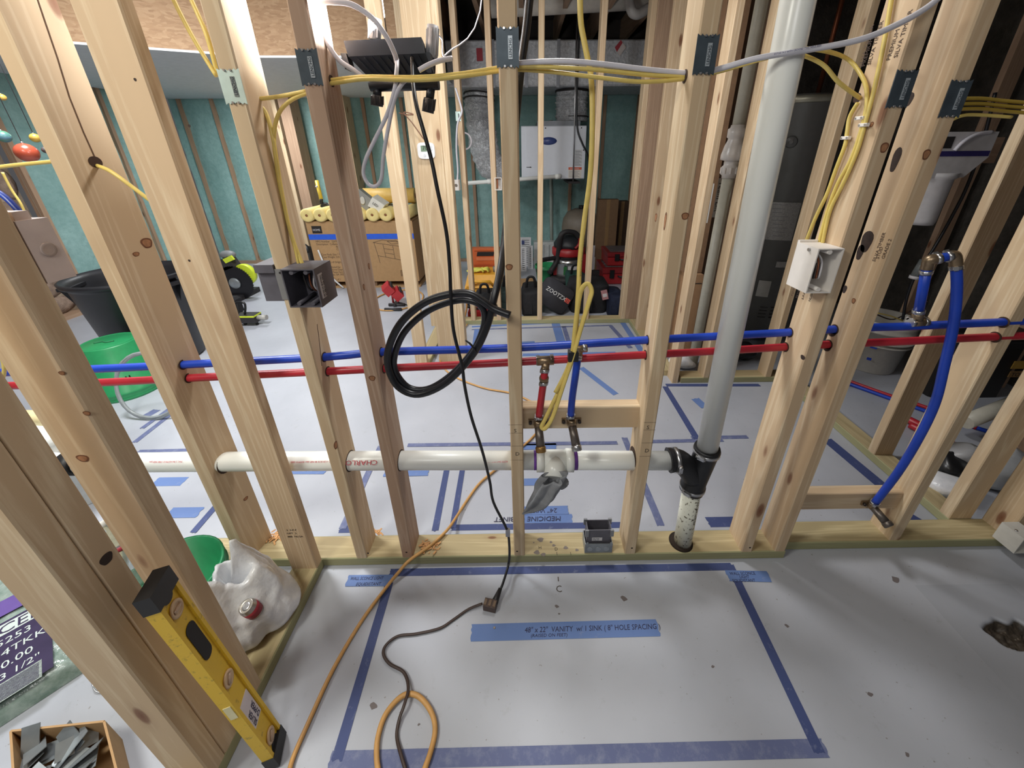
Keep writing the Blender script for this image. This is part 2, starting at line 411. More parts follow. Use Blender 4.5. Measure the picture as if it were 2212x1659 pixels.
wl = struct('wall_left', (-0.765, 0.4, 0))
XL0, XL1 = -0.809, -0.72
stud(wl, XL0, XL1, -0.35, YF, 0, T, WT(1), 'treated plate of the short return wall, scuffed and stained', 'sole_plate')
stud(wl, XL0, XL1, 0.866, 0.8995, T, 2.36, W(2), 'corner stud stamped NLGA, above the grocery bag')
stud(wl, XL0, XL1, 0.523, 0.561, T, 2.36, W(2), 'knotty stud behind the yellow level, carrying the left white box')
stud(wl, XL0, XL1, 0.424, 0.463, T, 2.36, W(2), 'rear stud of the doubled end post, with a ragged dark knot')
stud(wl, XL0, XL1, 0.385, 0.4235, T, 2.36, W(2), 'front pale stud of the doubled end post nearest the camera')

wr = struct('wall_right_front', (1.5, 0.97, 0))
stud(wr, 0.9185, 2.6, 0.931, 1.019, 0, T, WT(0), 'set-back treated plate of the dim right bay', 'sole_plate')
stud(wr, 1.318, 1.358, 0.935, 1.019, T, 2.36, W(2), 'stud pierced by the blue and red water lines in the dim bay')
stud(wr, 1.752, 1.792, 0.935, 1.019, T, 2.36, W(2), 'corner stud carrying the low white box')
b0 = at(1850, 1068, Y=0.962)
stud(wr, M6+T, 1.318, 0.962, 1.000, at(1850, 1100, Y=.962).z, at(1850, 1066, Y=.962).z, W(0), 'low block behind the toilet water stub-out', 'blocking')

wrt = struct('wall_right', (1.67, 1.6, 0))
stud(wrt, 1.625, 1.714, 1.0192, 2.045, 0, T, WT(1), None, 'sole_plate')
for y, lb in ((1.0192, 'first stud of the side wall, brown stain halfway up'), (1.36, 'second stud of the side wall, dark mould at its foot'), (1.95, 'far stud of the side wall near the white bucket')):
    stud(wrt, 1.625, 1.714, y, y+T, T, 2.36, W(2), lb)

wk = struct('wall_middle', (1.3, 2.09, 0))
stud(wk, 0.985, 1.78, 2.046, 2.135, 0, T, WT(0), None, 'sole_plate')
for x, lb in ((0.93, 'stud at the shower corner beside the cardboard cartons'), (1.122, 'stud in front of the white check valve pipe'), (1.515, 'stud in front of the grey water heater')):
    stud(wk, x, x+T, 2.046, 2.135, T if x > 0.98 else 0.0, 2.36, W(2), lb)

wb = struct('wall_bath_right', (0.94, 2.6, 0))
stud(wb, 0.895, 0.984, 2.136, 2.99, 0, T, WT(1), None, 'sole_plate')
for y in (2.765, 2.45): stud(wb, 0.895, 0.984, y, y+T, T, 2.36, W(2))

wm = struct('wall_rear', (0.2, 3.05, 0))
stud(wm, -0.65, 0.984, 2.995, 3.084, 0, T, WT(0), None, 'sole_plate')
for x in (-0.455, -0.235, 0.112, 0.512, 0.826): stud(wm, x, x+T, 2.995, 3.084, T, 2.36, W(2))
stud(wm, 0.8645, 0.984, 2.995, 3.084, T, 2.36, WB(2), 'brown post of the utility room partition')
stud(wm, -0.65, 0.984, 2.995, 3.084, 2.36, 2.40, W(0), None, 'top_plate')

wbl = struct('wall_bath_left', (-0.68, 2.6, 0))
stud(wbl, -0.742, -0.654, 2.265, 2.99, 0, T, WT(1), None, 'sole_plate')
stud(wbl, -0.742, -0.664, 2.265, 2.303, T, 2.36, W(2), 'stud at the end of the bath side wall, far behind the coil')
stud(wbl, -0.772, -0.654, 2.89, 2.93, T, 2.36, W(2))
stud(wbl, -0.600, -0.449, 2.355, 2.393, 0, 2.36, W(2), 'wide post carrying the thermostat')
stud(wbl, -0.4485, -0.41, 2.355, 2.44, 0, 2.36, W(2), 'narrow edge-lit stud against the thermostat post')

# ------------------------------------------------------------------ foam insulated outer walls
def foam_wall(name, p, q, z1, studs, nu=70):
    """bumpy sprayed foam between proud studs; p, q are floor points"""
    p, q = Vector((p[0], p[1], 0)), Vector((q[0], q[1], 0)); d = (q-p); L = d.length; d.normalize()
    n = d.cross(Vector((0, 0, 1)))         # towards the room
    st = struct(name, (p+q)/2)
    def fn(u, v):
        a = u*L; z = v*z1
        k = min([abs(a-s_) for s_ in studs]+[9])
        bulge = 0.035*min(1, k/0.12)
        return p+d*a-n*0.03+n*(bulge*(0.6+0.5*mnoise.noise((a*2.2, z*1.6, p.x)))+0.014*mnoise.noise((a*9, z*7, 3.1)))+Vector((0, 0, z))
    MB().grid(fn, nu, 30, True).build('spray_foam', M_FOAM, st)
    for s_ in studs:
        c = p+d*s_
        MB().obox(c+Vector((0, 0, z1/2))-n*.028, d*.019, n*.03, Vector((0, 0, z1/2))).build('stud', WB(2), st)
    MB().obox((p+q)/2+Vector((0, 0, .019))-n*.02, d*(L/2), n*.034, Vector((0, 0, .019))).build('sole_plate', WB(0), st)
    return st
foam_wall('wall_back', (-4.12, 5.14), (2.6, 5.14), 2.42, [0.12, .50, .85, 1.4, 1.82, 2.25, 2.7, 3.1, 3.5, 3.9, 4.32, 4.72, 5.1, 5.5, 5.9, 6.3], 150)
foam_wall('wall_far_left', (-4.12, 3.42), (-4.12, 5.14), 2.42, [0.02, .50, 0.93, 1.35], 40)
wbk = [o for o in C.objects if o.name == 'wall_back'][0]
for a, b_ in ((600, 618), (622, 640), (646, 668), (752, 776)):
    p, q = at(a, 415, Y=4.9), at(b_, 415, Y=4.9); MB().box((p.x, 4.9, 0), (q.x, 5.1, 2.42)).build('stud', W(2) if a != 646 else WB(2), wbk)
# exposed rubble stone beyond the end of the foam
ws = struct('wall_stone_left', (-4.4, 2.6, 0))
MB().box((-4.55, 0.4, 0), (-4.235, 3.43, 2.42)).build('mortar_bed', M_MORTAR, ws)
rs = random.Random(3)
z = 0.02
while z < 2.3:
    h = rs.uniform(.14, .24); y = 0.5+rs.uniform(0, .2)
    while y < 3.36:
        l = rs.uniform(.2, .42); ye = min(y+l, 3.42)
        b = MB(); b.sphere((-4.245, (y+ye)/2, z+h/2), 1, 12, 8, (0.060, (ye-y)/2*1.12, h/2*1.12))
        for p in b.v: p += Vector((0.02*mnoise.noise(p*9), .02*mnoise.noise(p*7), .02*mnoise.noise(p*8+Vector((3, 3, 3)))))
        b.build('stone', M_STONE, ws); y = ye+.02
    z += h+.015
MB().box((-4.24, 0.5, 0), (-4.10, 3.40, 0.03)).build('sill_board', WB(1), ws)

# dark foundation wall behind the right bays
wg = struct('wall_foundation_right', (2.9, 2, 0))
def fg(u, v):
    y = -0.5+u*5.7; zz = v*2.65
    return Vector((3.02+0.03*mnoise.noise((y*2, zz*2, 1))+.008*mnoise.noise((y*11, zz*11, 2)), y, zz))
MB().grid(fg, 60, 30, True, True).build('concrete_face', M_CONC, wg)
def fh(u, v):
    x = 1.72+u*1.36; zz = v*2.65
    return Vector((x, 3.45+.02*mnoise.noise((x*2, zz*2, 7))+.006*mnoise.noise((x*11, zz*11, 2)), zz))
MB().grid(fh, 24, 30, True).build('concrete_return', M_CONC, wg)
for y in (1.95, 2.62):
    MB().box((2.86, y, 0), (2.95, y+T, 2.42)).build('furring_stud', WB(2), wg)
# diagonal bulkhead: OSB face above a white soffit
bk = struct('ceiling_bulkhead', (-2.4, 3.4, 1.95))
e = [Vector((-3.35, 2.48, 1.95)), Vector((-1.777, 3.137, 1.95)), Vector((-0.66, 3.16, 1.95))]
sof = [e[0], e[1], e[2], Vector((-0.66, 5.12, 1.95)), Vector((-4.10, 5.12, 1.95)), Vector((-4.10, 2.48, 1.95))]
MB().prism(sof, (0, 0, .013)).build('soffit_board', mat('soffit_grey_white', (196, 200, 206), 0.6), bk)
for i in (0, 1):
    d = (e[i+1]-e[i]).normalized(); n = Vector((-d.y, d.x, 0))
    MB().prism([e[i]+Vector((0, 0, .0132)), e[i+1]+Vector((0, 0, .0132)), e[i+1]+Vector((0, 0, .47)), e[i]+Vector((0, 0, .47))], n*.012).build('osb_panel', M_OSB, bk)
    MB().prism([e[i]-n*.004, e[i+1]-n*.004, e[i+1]-n*.004+Vector((0, 0, .013)), e[i]-n*.004+Vector((0, 0, .013))], n*.0036).build('board_edge', M_DRYWALL, bk)
# ------------------------------------------------------------------ water lines, drain and fittings in the near walls
M_BLUE = mat('blue_pex', (28, 66, 178), 0.38, var=.12, nscale=14); M_RED = mat('red_pex', (176, 40, 52), 0.38, var=.12, nscale=14)
M_BRASS = mat('dull_brass', (146, 126, 102), 0.38, 0.8, .2); M_STEEL = mat('steel_clamp', (190, 190, 192), 0.28, 0.9); M_COPPER = mat('tarnished_copper', (112, 104, 98), 0.42, 0.75, .25, 40)
M_PVC = mat('white_pvc', (232, 233, 228), 0.28, var=.03, nscale=6); M_PURPLE = mat('purple_primer', (106, 58, 150), 0.5, var=.3)
M_PRINT = mat('red_print', (190, 70, 80), 0.6); M_BLACKINK = mat('black_ink', (34, 30, 30), 0.7); M_RUBBER = mat('black_rubber', (22, 22, 25), 0.5, var=.2)
M_PENCIL = mat('pencil_mark', (74, 64, 56), 0.8)
YP = 0.945
RP = 0.0112
def px(P, Y): return [at(p[0], p[1], Y=p[2] if len(p) > 2 else Y) for p in P]
def clamp_ring(par, c, axis, r, name='clamp_ring', wdt=.010, m=None):
    b = MB(); a = Vector(axis).normalized(); c = Vector(c)
    b.tube([c-a*wdt/2, c+a*wdt/2], r, 16)
    u = a.orthogonal().normalized(); b.obox(c+u*r, u*.004, a*(wdt/2), a.cross(u)*.004)
    return b.build(name, m or M_STEEL, par)
# cold line
cold = thing('cold_water_line', 'blue water pipe running level through all the near studs, with two branches', 'water pipe', at(1100, 752, Y=YP))
path = px([(0, 805), (205, 797), (410, 787), (705, 771), (830, 760), (1100, 752), (1390, 735, .955), (1500, 729, .978), (1705, 718, .978), (1790, 712, .972), (1890, 707, .955), (1960, 705, YP), (2140, 697), (2290, 690)], YP)
MB().tube(catmull(path, 3), RP, 12).build('pipe', M_BLUE, cold)
# sink branch
d0 = at(1250, 752, Y=YP); dr = [at(1248, 772, Y=.925), at(1243, 810, Y=.918), at(1236, 860, Y=.925), at(1233, 898, Y=.930)]
MB().tube(catmull(dr, 5), .0105, 12).build('branch_pipe', M_BLUE, cold)
b = MB(); b.tube([at(1236, 753, Y=YP), at(1268, 750, Y=YP)], .0135, 12); b.tube([d0, at(1249, 775, Y=.93)], .0115, 12)
b.build('tee_fitting', M_BRASS, cold)
xr = Vector((1, 0, 0))
clamp_ring(cold, at(1262, 750, Y=YP), xr, .0137); clamp_ring(cold, at(1238, 753, Y=YP), xr, .0137); clamp_ring(cold, dr[0], dr[1]-dr[0], .0128); clamp_ring(cold, dr[3], dr[3]-dr[2], .0128)
# toilet branch loop in the right bay
up0, up1 = at(1981, 690, Y=YP), at(2003, 575, Y=.938)
MB().tube([up0, up1], .0112, 12).build('riser_pipe', M_BLUE, cold)
cr0, cr1 = at(2008, 562, Y=.936), at(2060, 552, Y=.925)
MB().tube([cr0, cr1], .0112, 12).build('crossover_pipe', M_BLUE, cold)
loop = [at(2064, 560, Y=.922), at(2067, 620, Y=.905), at(2060, 700, Y=.892), at(2040, 790, Y=.885), at(2020, 870, Y=.884), at(1985, 945, Y=.893), at(1940, 1020, Y=.915), at(1890, 1086, Y=.942)]
MB().tube(catmull(loop, 6), .0112, 12).build('looped_pipe', M_BLUE, cold)
for c, a in ((up0, None), (cr0, None), (cr1, None)):
    bb = MB()
    if c is up0: bb.tube([at(1965, 697, Y=YP), at(1998, 695, Y=YP)], .0135, 12); bb.tube([up0, up0+(up1-up0)*.14], .013, 12)
    elif c is cr0: bb.tube(catmull([up1-(up1-up0)*.05, up1+Vector((0, 0, .004)), cr0, cr0+(cr1-cr0)*.3], 5), .0132, 12)
    else: bb.tube(catmull([cr1-(cr1-cr0)*.25, cr1, loop[0], loop[0]+(loop[1]-loop[0])*.3], 5), .0132, 12)
    bb.build('tee_fitting' if c is up0 else 'elbow_fitting', M_BRASS, cold)
for c, d in ((at(1968, 697, Y=YP), xr), (at(1996, 695, Y=YP), xr), (up0+(up1-up0)*.16, up1-up0), (up1-(up1-up0)*.1, up1-up0), (cr0+(cr1-cr0)*.35, cr1-cr0), (cr1-(cr1-cr0)*.2, cr1-cr0), (loop[0]+(loop[1]-loop[0])*.3, loop[1]-loop[0]), (loop[-1], loop[-1]-loop[-2])):
    clamp_ring(cold, c, d, .0137)
# hot line
hot = thing('hot_water_line', 'red water pipe running level through all the near studs, below the blue one', 'water pipe', at(1100, 782, Y=YP))
path = px([(0, 834), (205, 827), (420, 816), (710, 802), (850, 795), (1100, 783), (1385, 767, .955), (1500, 761, .978), (1690, 750, .978), (1790, 744, .972), (1890, 740, .955), (1960, 737, YP), (2120, 729), (2290, 722)], YP)
MB().tube(catmull(path, 3), RP, 12).build('pipe', M_RED, hot)
h0 = at(1180, 779, Y=YP); hr = [at(1177, 800, Y=.925), at(1175, 818, Y=.92), at(1170, 855, Y=.924), at(1164, 900, Y=.930)]
MB().tube(catmull(hr, 5), .0105, 12).build('branch_pipe', M_RED, hot)
b = MB(); b.tube([at(1160, 780, Y=YP), at(1196, 778, Y=YP)], .0135, 12); b.tube([h0, hr[0]], .0115, 12); b.tube([hr[1]+Vector((0, -.004, .006)), hr[1]-Vector((0, 0, .002))], .0135, 12)
b.build('tee_fitting', M_BRASS, hot)
for c, d in ((at(1162, 780, Y=YP), xr), (at(1192, 778, Y=YP), xr), (hr[0], hr[1]-hr[0]), (hr[1]-Vector((0, 0, .012)), hr[2]-hr[1]), (hr[3], hr[3]-hr[2])): clamp_ring(hot, c, d, .0128)
for s_, x in (('cold', None), ('hot', None)): pass
# copper stub-outs: drop-ear elbow on the block, thick sleeve and a cap
def stub(lbl, ear, tip, capm, r=.0135, group=None):
    t = thing('stub_out', lbl, 'stub-out', ear)
    b = MB(); y = ear.y
    b.tube([ear+Vector((0, 0, .016)), ear-Vector((0, .002, .004))], .013, 14); b.sphere(ear, .0145, 12, 8)
    b.obox(ear+Vector((0, .010, .003)), (.030, 0, 0), (0, .003, 0), (0, 0, .009)); b.build('drop_ear_elbow', M_BRASS, t)
    for sx in (-1, 1): MB().cyl(ear+Vector((.024*sx, .006, .003)), ear+Vector((.024*sx, .0005, .003)), .005, 10).build('screw_head', mat('dark_screw', (60, 52, 48), .5, .6), t)
    d = (tip-ear); MB().tube([ear, ear+d*.82], [r*.9, r], 16).build('sleeve', M_COPPER, t)
    MB().tube([ear+d*.78, ear+d*.83, ear+d*.97, tip], [r*1.12, r*1.18, r*1.16, r*.95], 8).build('cap', capm, t)
    return t
stub('tarnished copper stub-out ending in a brass cap, under the red branch', at(1163, 917, Y=.932), at(1169, 978, Y=.885), mat('raw_brass', (150, 116, 70), .42, .7, .2))
stub('grey copper stub-out ending in a round steel cap, under the blue branch', at(1235, 915, Y=.932), at(1247, 975, Y=.880), M_STEEL)
stub('stub-out on the low block of the dim right bay', at(1884, 1093, Y=.947), at(1922, 1138, Y=.885), M_COPPER)
for x in (M1, M2, M3, M4, M5, SA, M6):
    for (zz, rr) in ((None, 0),):
        pass
def pipe_at(P, x):
    for a, b_ in zip(P, P[1:]):
        if a.x <= x <= b_.x: return a.lerp(b_, (x-a.x)/(b_.x-a.x))
blueP = px([(0, 805), (205, 797), (410, 787), (705, 771), (830, 760), (1100, 752), (1390, 735, .955), (1500, 729, .978), (1705, 718, .978), (1790, 712, .972), (1890, 707, .955), (1960, 705, YP), (2140, 697), (2290, 690)], YP)
redP = px([(0, 834), (205, 827), (420, 816), (710, 802), (850, 795), (1100, 783), (1385, 767, .955), (1500, 761, .978), (1690, 750, .978), (1790, 744, .972), (1890, 740, .955), (1960, 737, YP), (2120, 729), (2290, 722)], YP)
for x in (SA, M1, M2, M4, M5, M6):
    face, nx = (x+T+(.0132 if x == SA else 0), 1) if x < 0 else (x, -1)
    for P in (blueP, redP):
        q = pipe_at(P, face)
        if q: bore(wf, (face, q.y, q.z), (nx, 0, 0), .0145)
for P in (blueP, redP):
    q = pipe_at(P, 1.3); bore(wr, (1.318, q.y, q.z), (-1, 0, 0), .0155)
    q = pipe_at(P, M5+T); bore(wf, (M6, q.y, q.z), (-1, 0, 0), .016)

# drain run
drain = thing('drain_pipe', 'white plastic drain pipe running level low through the near studs, printed red', 'drain pipe', at(900, 995, Y=YP))
dl, drr = at(175, 1000, Y=YP), at(1456, 995, Y=YP)
MB().tube([dl, at(500, 997, Y=YP), at(880, 994.5, Y=YP), at(1185, 994, Y=YP)], .0302, 24).build('pipe', M_PVC, drain)
MB().tube([at(1200, 994, Y=YP), drr], .0302, 24).build('pipe', M_PVC, drain)
for a, b_ in ((1159, 1174), (1222, 1238)):
    MB().tube([at(a, 994, Y=YP), at(b_, 994, Y=YP)], .0372, 24).build('tee_hub', M_PVC, drain)
tb = MB(); tb.tube([at(1170, 994, Y=YP), at(1226, 994, Y=YP)], .0335, 24)
tc = at(1200, 994, Y=YP); tb.tube([tc, tc+Vector((-.004, -.030, -.006)), tc+Vector((-.008, -.056, -.022))], [.0325, .033, .034], 24); tb.build('tee_body', M_PVC, drain)
for a, w_ in ((1156, .004), (1241, .008)):
    c = at(a, 994, Y=YP); MB().tube([c-xr*w_, c+xr*w_], .0306, 24).build('primer_band', M_PURPLE, drain)
lft = at(152, 1001, Y=YP)
MB().tube([lft-xr*.016, lft+xr*.028], .037, 24).build('rubber_cap', M_RUBBER, drain)
MB().tube([at(60, 995, Y=YP), lft-xr*.01], .0302, 20).build('pipe', M_PVC, drain)
# red print along the pipe: the brand upside down towards the viewer, then the specification line
def on_pipe(pxx, zoff=.021): p = at(pxx, 995, Y=YP); return Vector((p.x, YP-.0226, p.z+zoff))
nrm_up = Vector((0, .68, .73))
text('CHARLOTTE', .020, on_pipe(824)+Vector((0, 0, .002)), (-1, 0, 0), -nrm_up, M_PRINT, drain, stretch=1.25)
text('PVC-1120 SCH 40 NSF-dwv ASTM D 2665', .0075, on_pipe(730), (-1, 0, 0), -nrm_up, M_PRINT, drain)
text('PVC 2 IN ASTM D 1785 NSF-pw', .0075, on_pipe(412), (-1, 0, 0), -nrm_up, M_PRINT, drain)
text('ASTM 2665 PVC 1120 NSF THE', .0075, on_pipe(1098), (-1, 0, 0), -nrm_up, M_PRINT, drain)
# large bored holes around the drain
for x in (SA, M1, M2, M4):
    face, nx = (x+T+(.0132 if x == SA else 0), 1) if x < 0 else (x, -1)
    q = at(800, 995, Y=YP); bore(wf, (face, YP, q.z+(face-q.x)*-.0), (nx, 0, 0), .0335)
# rag stuffed in the open tee
rg = MB(); rp = tc+Vector((-.008, -.060, -.026))
def ragf(u, v):
    a = 2*math.pi*u
    cs = [rp+Vector((0, .02, .004)), at(1196, 1030, Y=.872), at(1185, 1056, Y=.865), at(1168, 1080, Y=.866), at(1148, 1098, Y=.868), at(1130, 1110, Y=.870)]
    rr = [.026, .033, .036, .031, .018, .003]
    k = v*5; i = min(int(k), 4); f = k-i
    c = cs[i].lerp(cs[i+1], f); r = rr[i]*(1-f)+rr[i+1]*f
    d = Vector((math.cos(a), math.sin(a)*.55, .35*math.sin(a)+.35*math.cos(a)*.4))
    wv = 1+.30*math.sin(a*5+v*4)+.30*mnoise.noise((math.cos(a)*2.2, math.sin(a)*2.2, v*4))
    return c+d*r*wv
rg.grid(ragf, 48, 26, True)
def ragf2(u, v):
    a = 2*math.pi*u; c0, c1 = rp+Vector((.008, .010, 0)), at(1213, 1056, Y=.868); c = c0.lerp(c1, v)
    r = (.021+.010*math.sin(v*3))*(1-.75*v**3); wv = 1+.25*math.sin(a*4+2+v*5)
    return c+Vector((math.cos(a)*r, math.sin(a)*r*.6, .25*math.cos(a)*r))*wv
rg.grid(ragf2, 32, 14, True)
def rag_mat():
    t = NT('grey_cloth'); v = t.coords(); wv = t.noise(v, 420, 2); n = t.noise(v, 18, 4)
    t.out(t.ramp(n, [(0.3, hexc(104, 106, 110)), (0.7, hexc(140, 142, 146))])); t.set(Roughness=0.95); t.bump(wv, .6, .002); return t.m
rg.build('rag', rag_mat(), None, 'grey cloth rag stuffed into the open mouth of the white drain tee', 'rag')

# vent stack and rubber wye
vent = thing('vent_stack', 'tall white vent pipe rising from the black rubber wye', 'vent pipe', at(1527, 965, Y=YP))
vp0 = at(1527, 972, Y=YP); vp1 = at(1724, 0, Y=.915); vd = (vp1-vp0).normalized()
MB().tube([vp0, vp0+vd*2.0], .0315, 28).build('pipe', M_PVC, vent)
wye = thing('rubber_wye', 'black rubber wye joining the drain, the vent and the floor pipe', 'pipe fitting', at(1495, 1050, Y=YP))
low = at(1495, 1052, Y=YP)
MB().tube([vp0+vd*.012, vp0+vd*.006, vp0-vd*.004, vp0-vd*.012, low.lerp(vp0, .16), low.lerp(vp0, .05), low, low-(vp0-low)*.08], [.0385, .040, .040, .0365, .0365, .040, .040, .0385], 28).build('main_body', M_RUBBER, wye)
br0 = at(1448, 994, Y=YP); br1 = at(1497, 1030, Y=YP)
MB().tube(catmull([br0-xr*.006, br0+xr*.004, at(1468, 996, Y=YP), at(1486, 1012, Y=YP), br1], 4), [.040]*2+[.039]*3+[.0365]*12, 24).build('branch_body', M_RUBBER, wye)
for c, d in ((vp0-vd*.004, vd), (low+(vp0-low)*.03, vd), (br0+xr*.016, xr)):
    b = MB(); d = Vector(d).normalized(); b.tube([c-d*.006, c+d*.006], .0412, 28)
    side = Vector((-.7, -.7, 0)); side = (side-d*side.dot(d)).normalized(); b.obox(c+side*.044, side*.005, d*.006, d.cross(side)*.010)
    b.cyl(c+side*.045-d.cross(side)*.016, c+side*.045+d.cross(side)*.014, .0045, 10); b.build('hose_clamp', M_STEEL, wye)
fp = thing('floor_drain_pipe', 'speckled off-white pipe rising through the hole in the sole plate', 'drain pipe', at(1478, 1176, Z=.038))
sp = NT('speckled_pvc'); v = sp.coords(); n = sp.noise(v, 85, 3, .6); sp.out(sp.ramp(n, [(.60, hexc(222, 222, 208)), (.635, hexc(84, 74, 56))])); sp.set(Roughness=.45)
f1 = Vector((at(1478, 1176, Z=.038).x, YP, 0.02)); MB().tube([f1, low+(vp0-low)*.02], .0302, 24).build('pipe', sp.m, fp)
text('SCH 40 PVC-DWV 2 ASTM D2665', .009, at(1508, 1075, Y=YP-.028), Vector(f1-low), (1, 0, 0), M_BLACKINK, fp)
# the hole in the plate round it
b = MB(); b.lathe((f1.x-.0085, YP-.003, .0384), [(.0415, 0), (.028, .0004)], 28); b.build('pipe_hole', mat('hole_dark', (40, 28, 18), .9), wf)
# ------------------------------------------------------------------ boxes, nail plates, cables
M_GREYBOX = mat('grey_box_plastic', (92, 90, 98), 0.5, var=.12, bump=.15, bscale=160); M_WHITEBOX = mat('white_box_plastic', (226, 220, 214), 0.5, var=.04)
M_GALV = mat('galvanised_steel', (150, 156, 160), 0.4, 0.55, .15, 20); M_LABEL = mat('paper_label', (205, 202, 205), 0.7); M_SHINY = mat('bright_zinc', (206, 226, 220), 0.35, .5, .08)
M_NPLATE = mat('dull_nail_plate', (74, 84, 92), 0.45, 0.45, .18, 30); M_CU = mat('bare_copper', (150, 92, 66), .4, .8)
def nail_plate(lbl, X0, X1, z0, z1, Y=YF, m=None, X=None, emboss='LENCHG'):
    """protector plate with toothed ends on a stud's edge"""
    t = thing('nail_plate', lbl, 'nail plate', ((X0+X1)/2, Y, z0))
    h = z1-z0; wdt = X1-X0
    prof = [(0, .0), (.14, .055), (.2, .0), (.30, .055), (.36, .10), (.43, .02), (.5, .075), (.57, .02), (.64, .10), (.7, .055), (.8, .0), (.86, .055), (1, .0)]
    prof = [(a, b*.9) for a, b in prof]
    lo = [(X0+a*wdt, Y, z0+b*h) for a, b in prof]; hi = [(X0+a*wdt, Y, z1-b*h) for a, b in prof[::-1]]
    MB().prism(lo+hi, (0, -.0018, 0)).build('plate', m or M_NPLATE, t)
    b = MB(); cx = X0+.62*wdt
    b.box((cx-.0042, Y-.0030, z0+.22*h), (cx+.0042, Y-.0018, z1-.22*h)); b.build('embossed_slot', mat('embossed_light', (176, 184, 190), .4, .4) if m is None else mat('slot_grey', (120, 124, 122), .5, .4), t)
    text(emboss, .0085, (cx+.003, Y-.0032, z0+.26*h), (0, 0, 1), (-1, 0, 0), M_NPLATE, t, stretch=.95)
    for a, zz in ((.36, z0+.05*h), (.64, z0+.05*h), (.36, z1-.05*h), (.64, z1-.05*h)):
        MB().cyl((X0+a*wdt, Y-.0018, zz), (X0+a*wdt, Y-.0045, zz), .0022, 8).build('prong', M_STEEL, t)
    return t
def zz(px_, py_, Y=YF): return at(px_, py_, Y=Y).z
nail_plate('shiny zinc nail plate on the stud above the grey two-gang box', M1-.003, M1+T+.002, zz(500, 226), zz(488, 148), m=M_SHINY)
nail_plate('nail plate dusted with sawdust, on the reddish stud beside the work light', M2-.002, M2+T+.002, zz(675, 186), zz(660, 104))
nail_plate('nail plate on the middle stud where the cables pass', M3-.003, M3+T+.003, zz(1100, 148), zz(1098, 57))
nail_plate('dark nail plate on the stud left of the vent pipe', M4-.002, M4+T+.003, zz(1525, 163), zz(1538, 73))
nail_plate('nail plate on the stamped stud, above the white outlet box', M5-.002, M5+T+.004, zz(1935, 234), zz(1958, 150))
nail_plate('nail plate on the end stud with dark sap stains', M6-.002, M6+T+.004, zz(2045, 255), zz(2068, 172))
nail_plate('pale nail plate on the stud pierced by the water lines, in the dim bay', 1.315, 1.360, zz(2170, 262, .935), zz(2190, 236, .935), Y=.935, m=mat('white_zinc', (208, 208, 200), .45, .3))

# grey two gang box on its stud bracket
gb = thing('junction_box', 'dark grey two-gang box on the stud with the shiny nail plate, wires inside', 'electrical box', (M1+T+.04, .90, .99))
gx0, gx1, gz0, gz1 = M1+T+.001, -.484, 1.000, 1.094
MB().shell(gx0, .858, gz0, gx1, .940, gz1, .003).build('box_shell', M_GREYBOX, gb)
for x, z_ in ((gx0+.022, gz1-.009), (gx1-.022, gz1-.009), (gx0+.022, gz0+.009), (gx1-.022, gz0+.009)):
    MB().tube([(x, .860, z_), (x, .936, z_)], .0048, 10).build('screw_post', M_GREYBOX, gb)
for k, (x, y2) in enumerate(((gx0+.030, .93), (gx0+.040, .93), (gx0+.047, .93))):
    MB().tube(catmull([(x, y2, gz1-.004), (x+.004*k, .895, gz1-.02), (x+.006, .888, gz0+.045), (x+.010, .90, gz0+.03), (x+.012, .91, gz0+.06)], 5), .0022, 6).build('wire', (M_BLACKINK, M_CU, M_LABEL)[k], gb)
MB().box((M1-.001, .8978, 1.006), (M1+T+.001, .8998, 1.084)).build('bracket', mat('bracket_grey', (140, 140, 140), .5, .3), gb)
MB().cyl((M1+.026, .8978, 1.052), (M1+.026, .8966, 1.052), .0085, 16).build('bracket_hole', W(2), gb)
MB().cyl((M1+.012, .8978, 1.075), (M1+.012, .8966, 1.075), .003, 10).build('nail_head', M_BLACKINK, gb)
MB().box((gx1, .868, 1.018), (gx1+.0006, .888, 1.078)).build('label', M_LABEL, gb)
text('VOLUME 34 CU IN', .0066, (gx1+.0008, .875, 1.074), (0, 0, -1), (0, 1, 0), M_BLACKINK, gb)
text('MAX 90C WIRE UL', .0066, (gx1+.0008, .883, 1.074), (0, 0, -1), (0, 1, 0), M_BLACKINK, gb)
# a second grey box behind the same stud
g2 = thing('junction_box', 'grey box half hidden behind the stud with the shiny nail plate', 'electrical box', (M1-.03, .95, 1.0))
MB().shell(M1-.047, .905, 1.000, M1-.001, .986, 1.095, .003, '+y').build('box_shell', M_GREYBOX, g2)
MB().box((M1-.047, .896, 1.075), (M1-.001, .905, 1.095)).build('box_ear', M_GREYBOX, g2)

# white outlet box on the stamped stud
wbx = thing('junction_box', 'white outlet box on the stamped stud right of the vent pipe, fed by yellow cables', 'electrical box', (M5-.035, .92, 1.01))
wx0, wx1, wz0, wz1 = .696, M5-.001, 1.013, 1.124
MB().shell(wx0, .884, wz0, wx1, .960, wz1, .0028).build('box_shell', M_WHITEBOX, wbx)
for z_ in (wz0+.009, wz1-.009): MB().tube([((wx0+wx1)/2, .886, z_), ((wx0+wx1)/2, .955, z_)], .0055, 10).build('screw_post', M_WHITEBOX, wbx)
for k in range(3):
    MB().tube(catmull([(wx0+.016+.006*k, .95, wz1-.004), (wx0+.014+.008*k, .905, wz1-.03), (wx0+.012+.008*k, .893, wz0+.05), (wx0+.02+.006*k, .90, wz0+.035), (wx0+.024+.006*k, .91, wz0+.07)], 5), .0022, 6).build('wire', (M_BLACKINK, M_CU, M_LABEL)[k], wbx)
MB().cyl((wx0, .912, wz1-.008), (wx0-.004, .912, wz1-.008), .0038, 10).build('nail_head', M_STEEL, wbx)
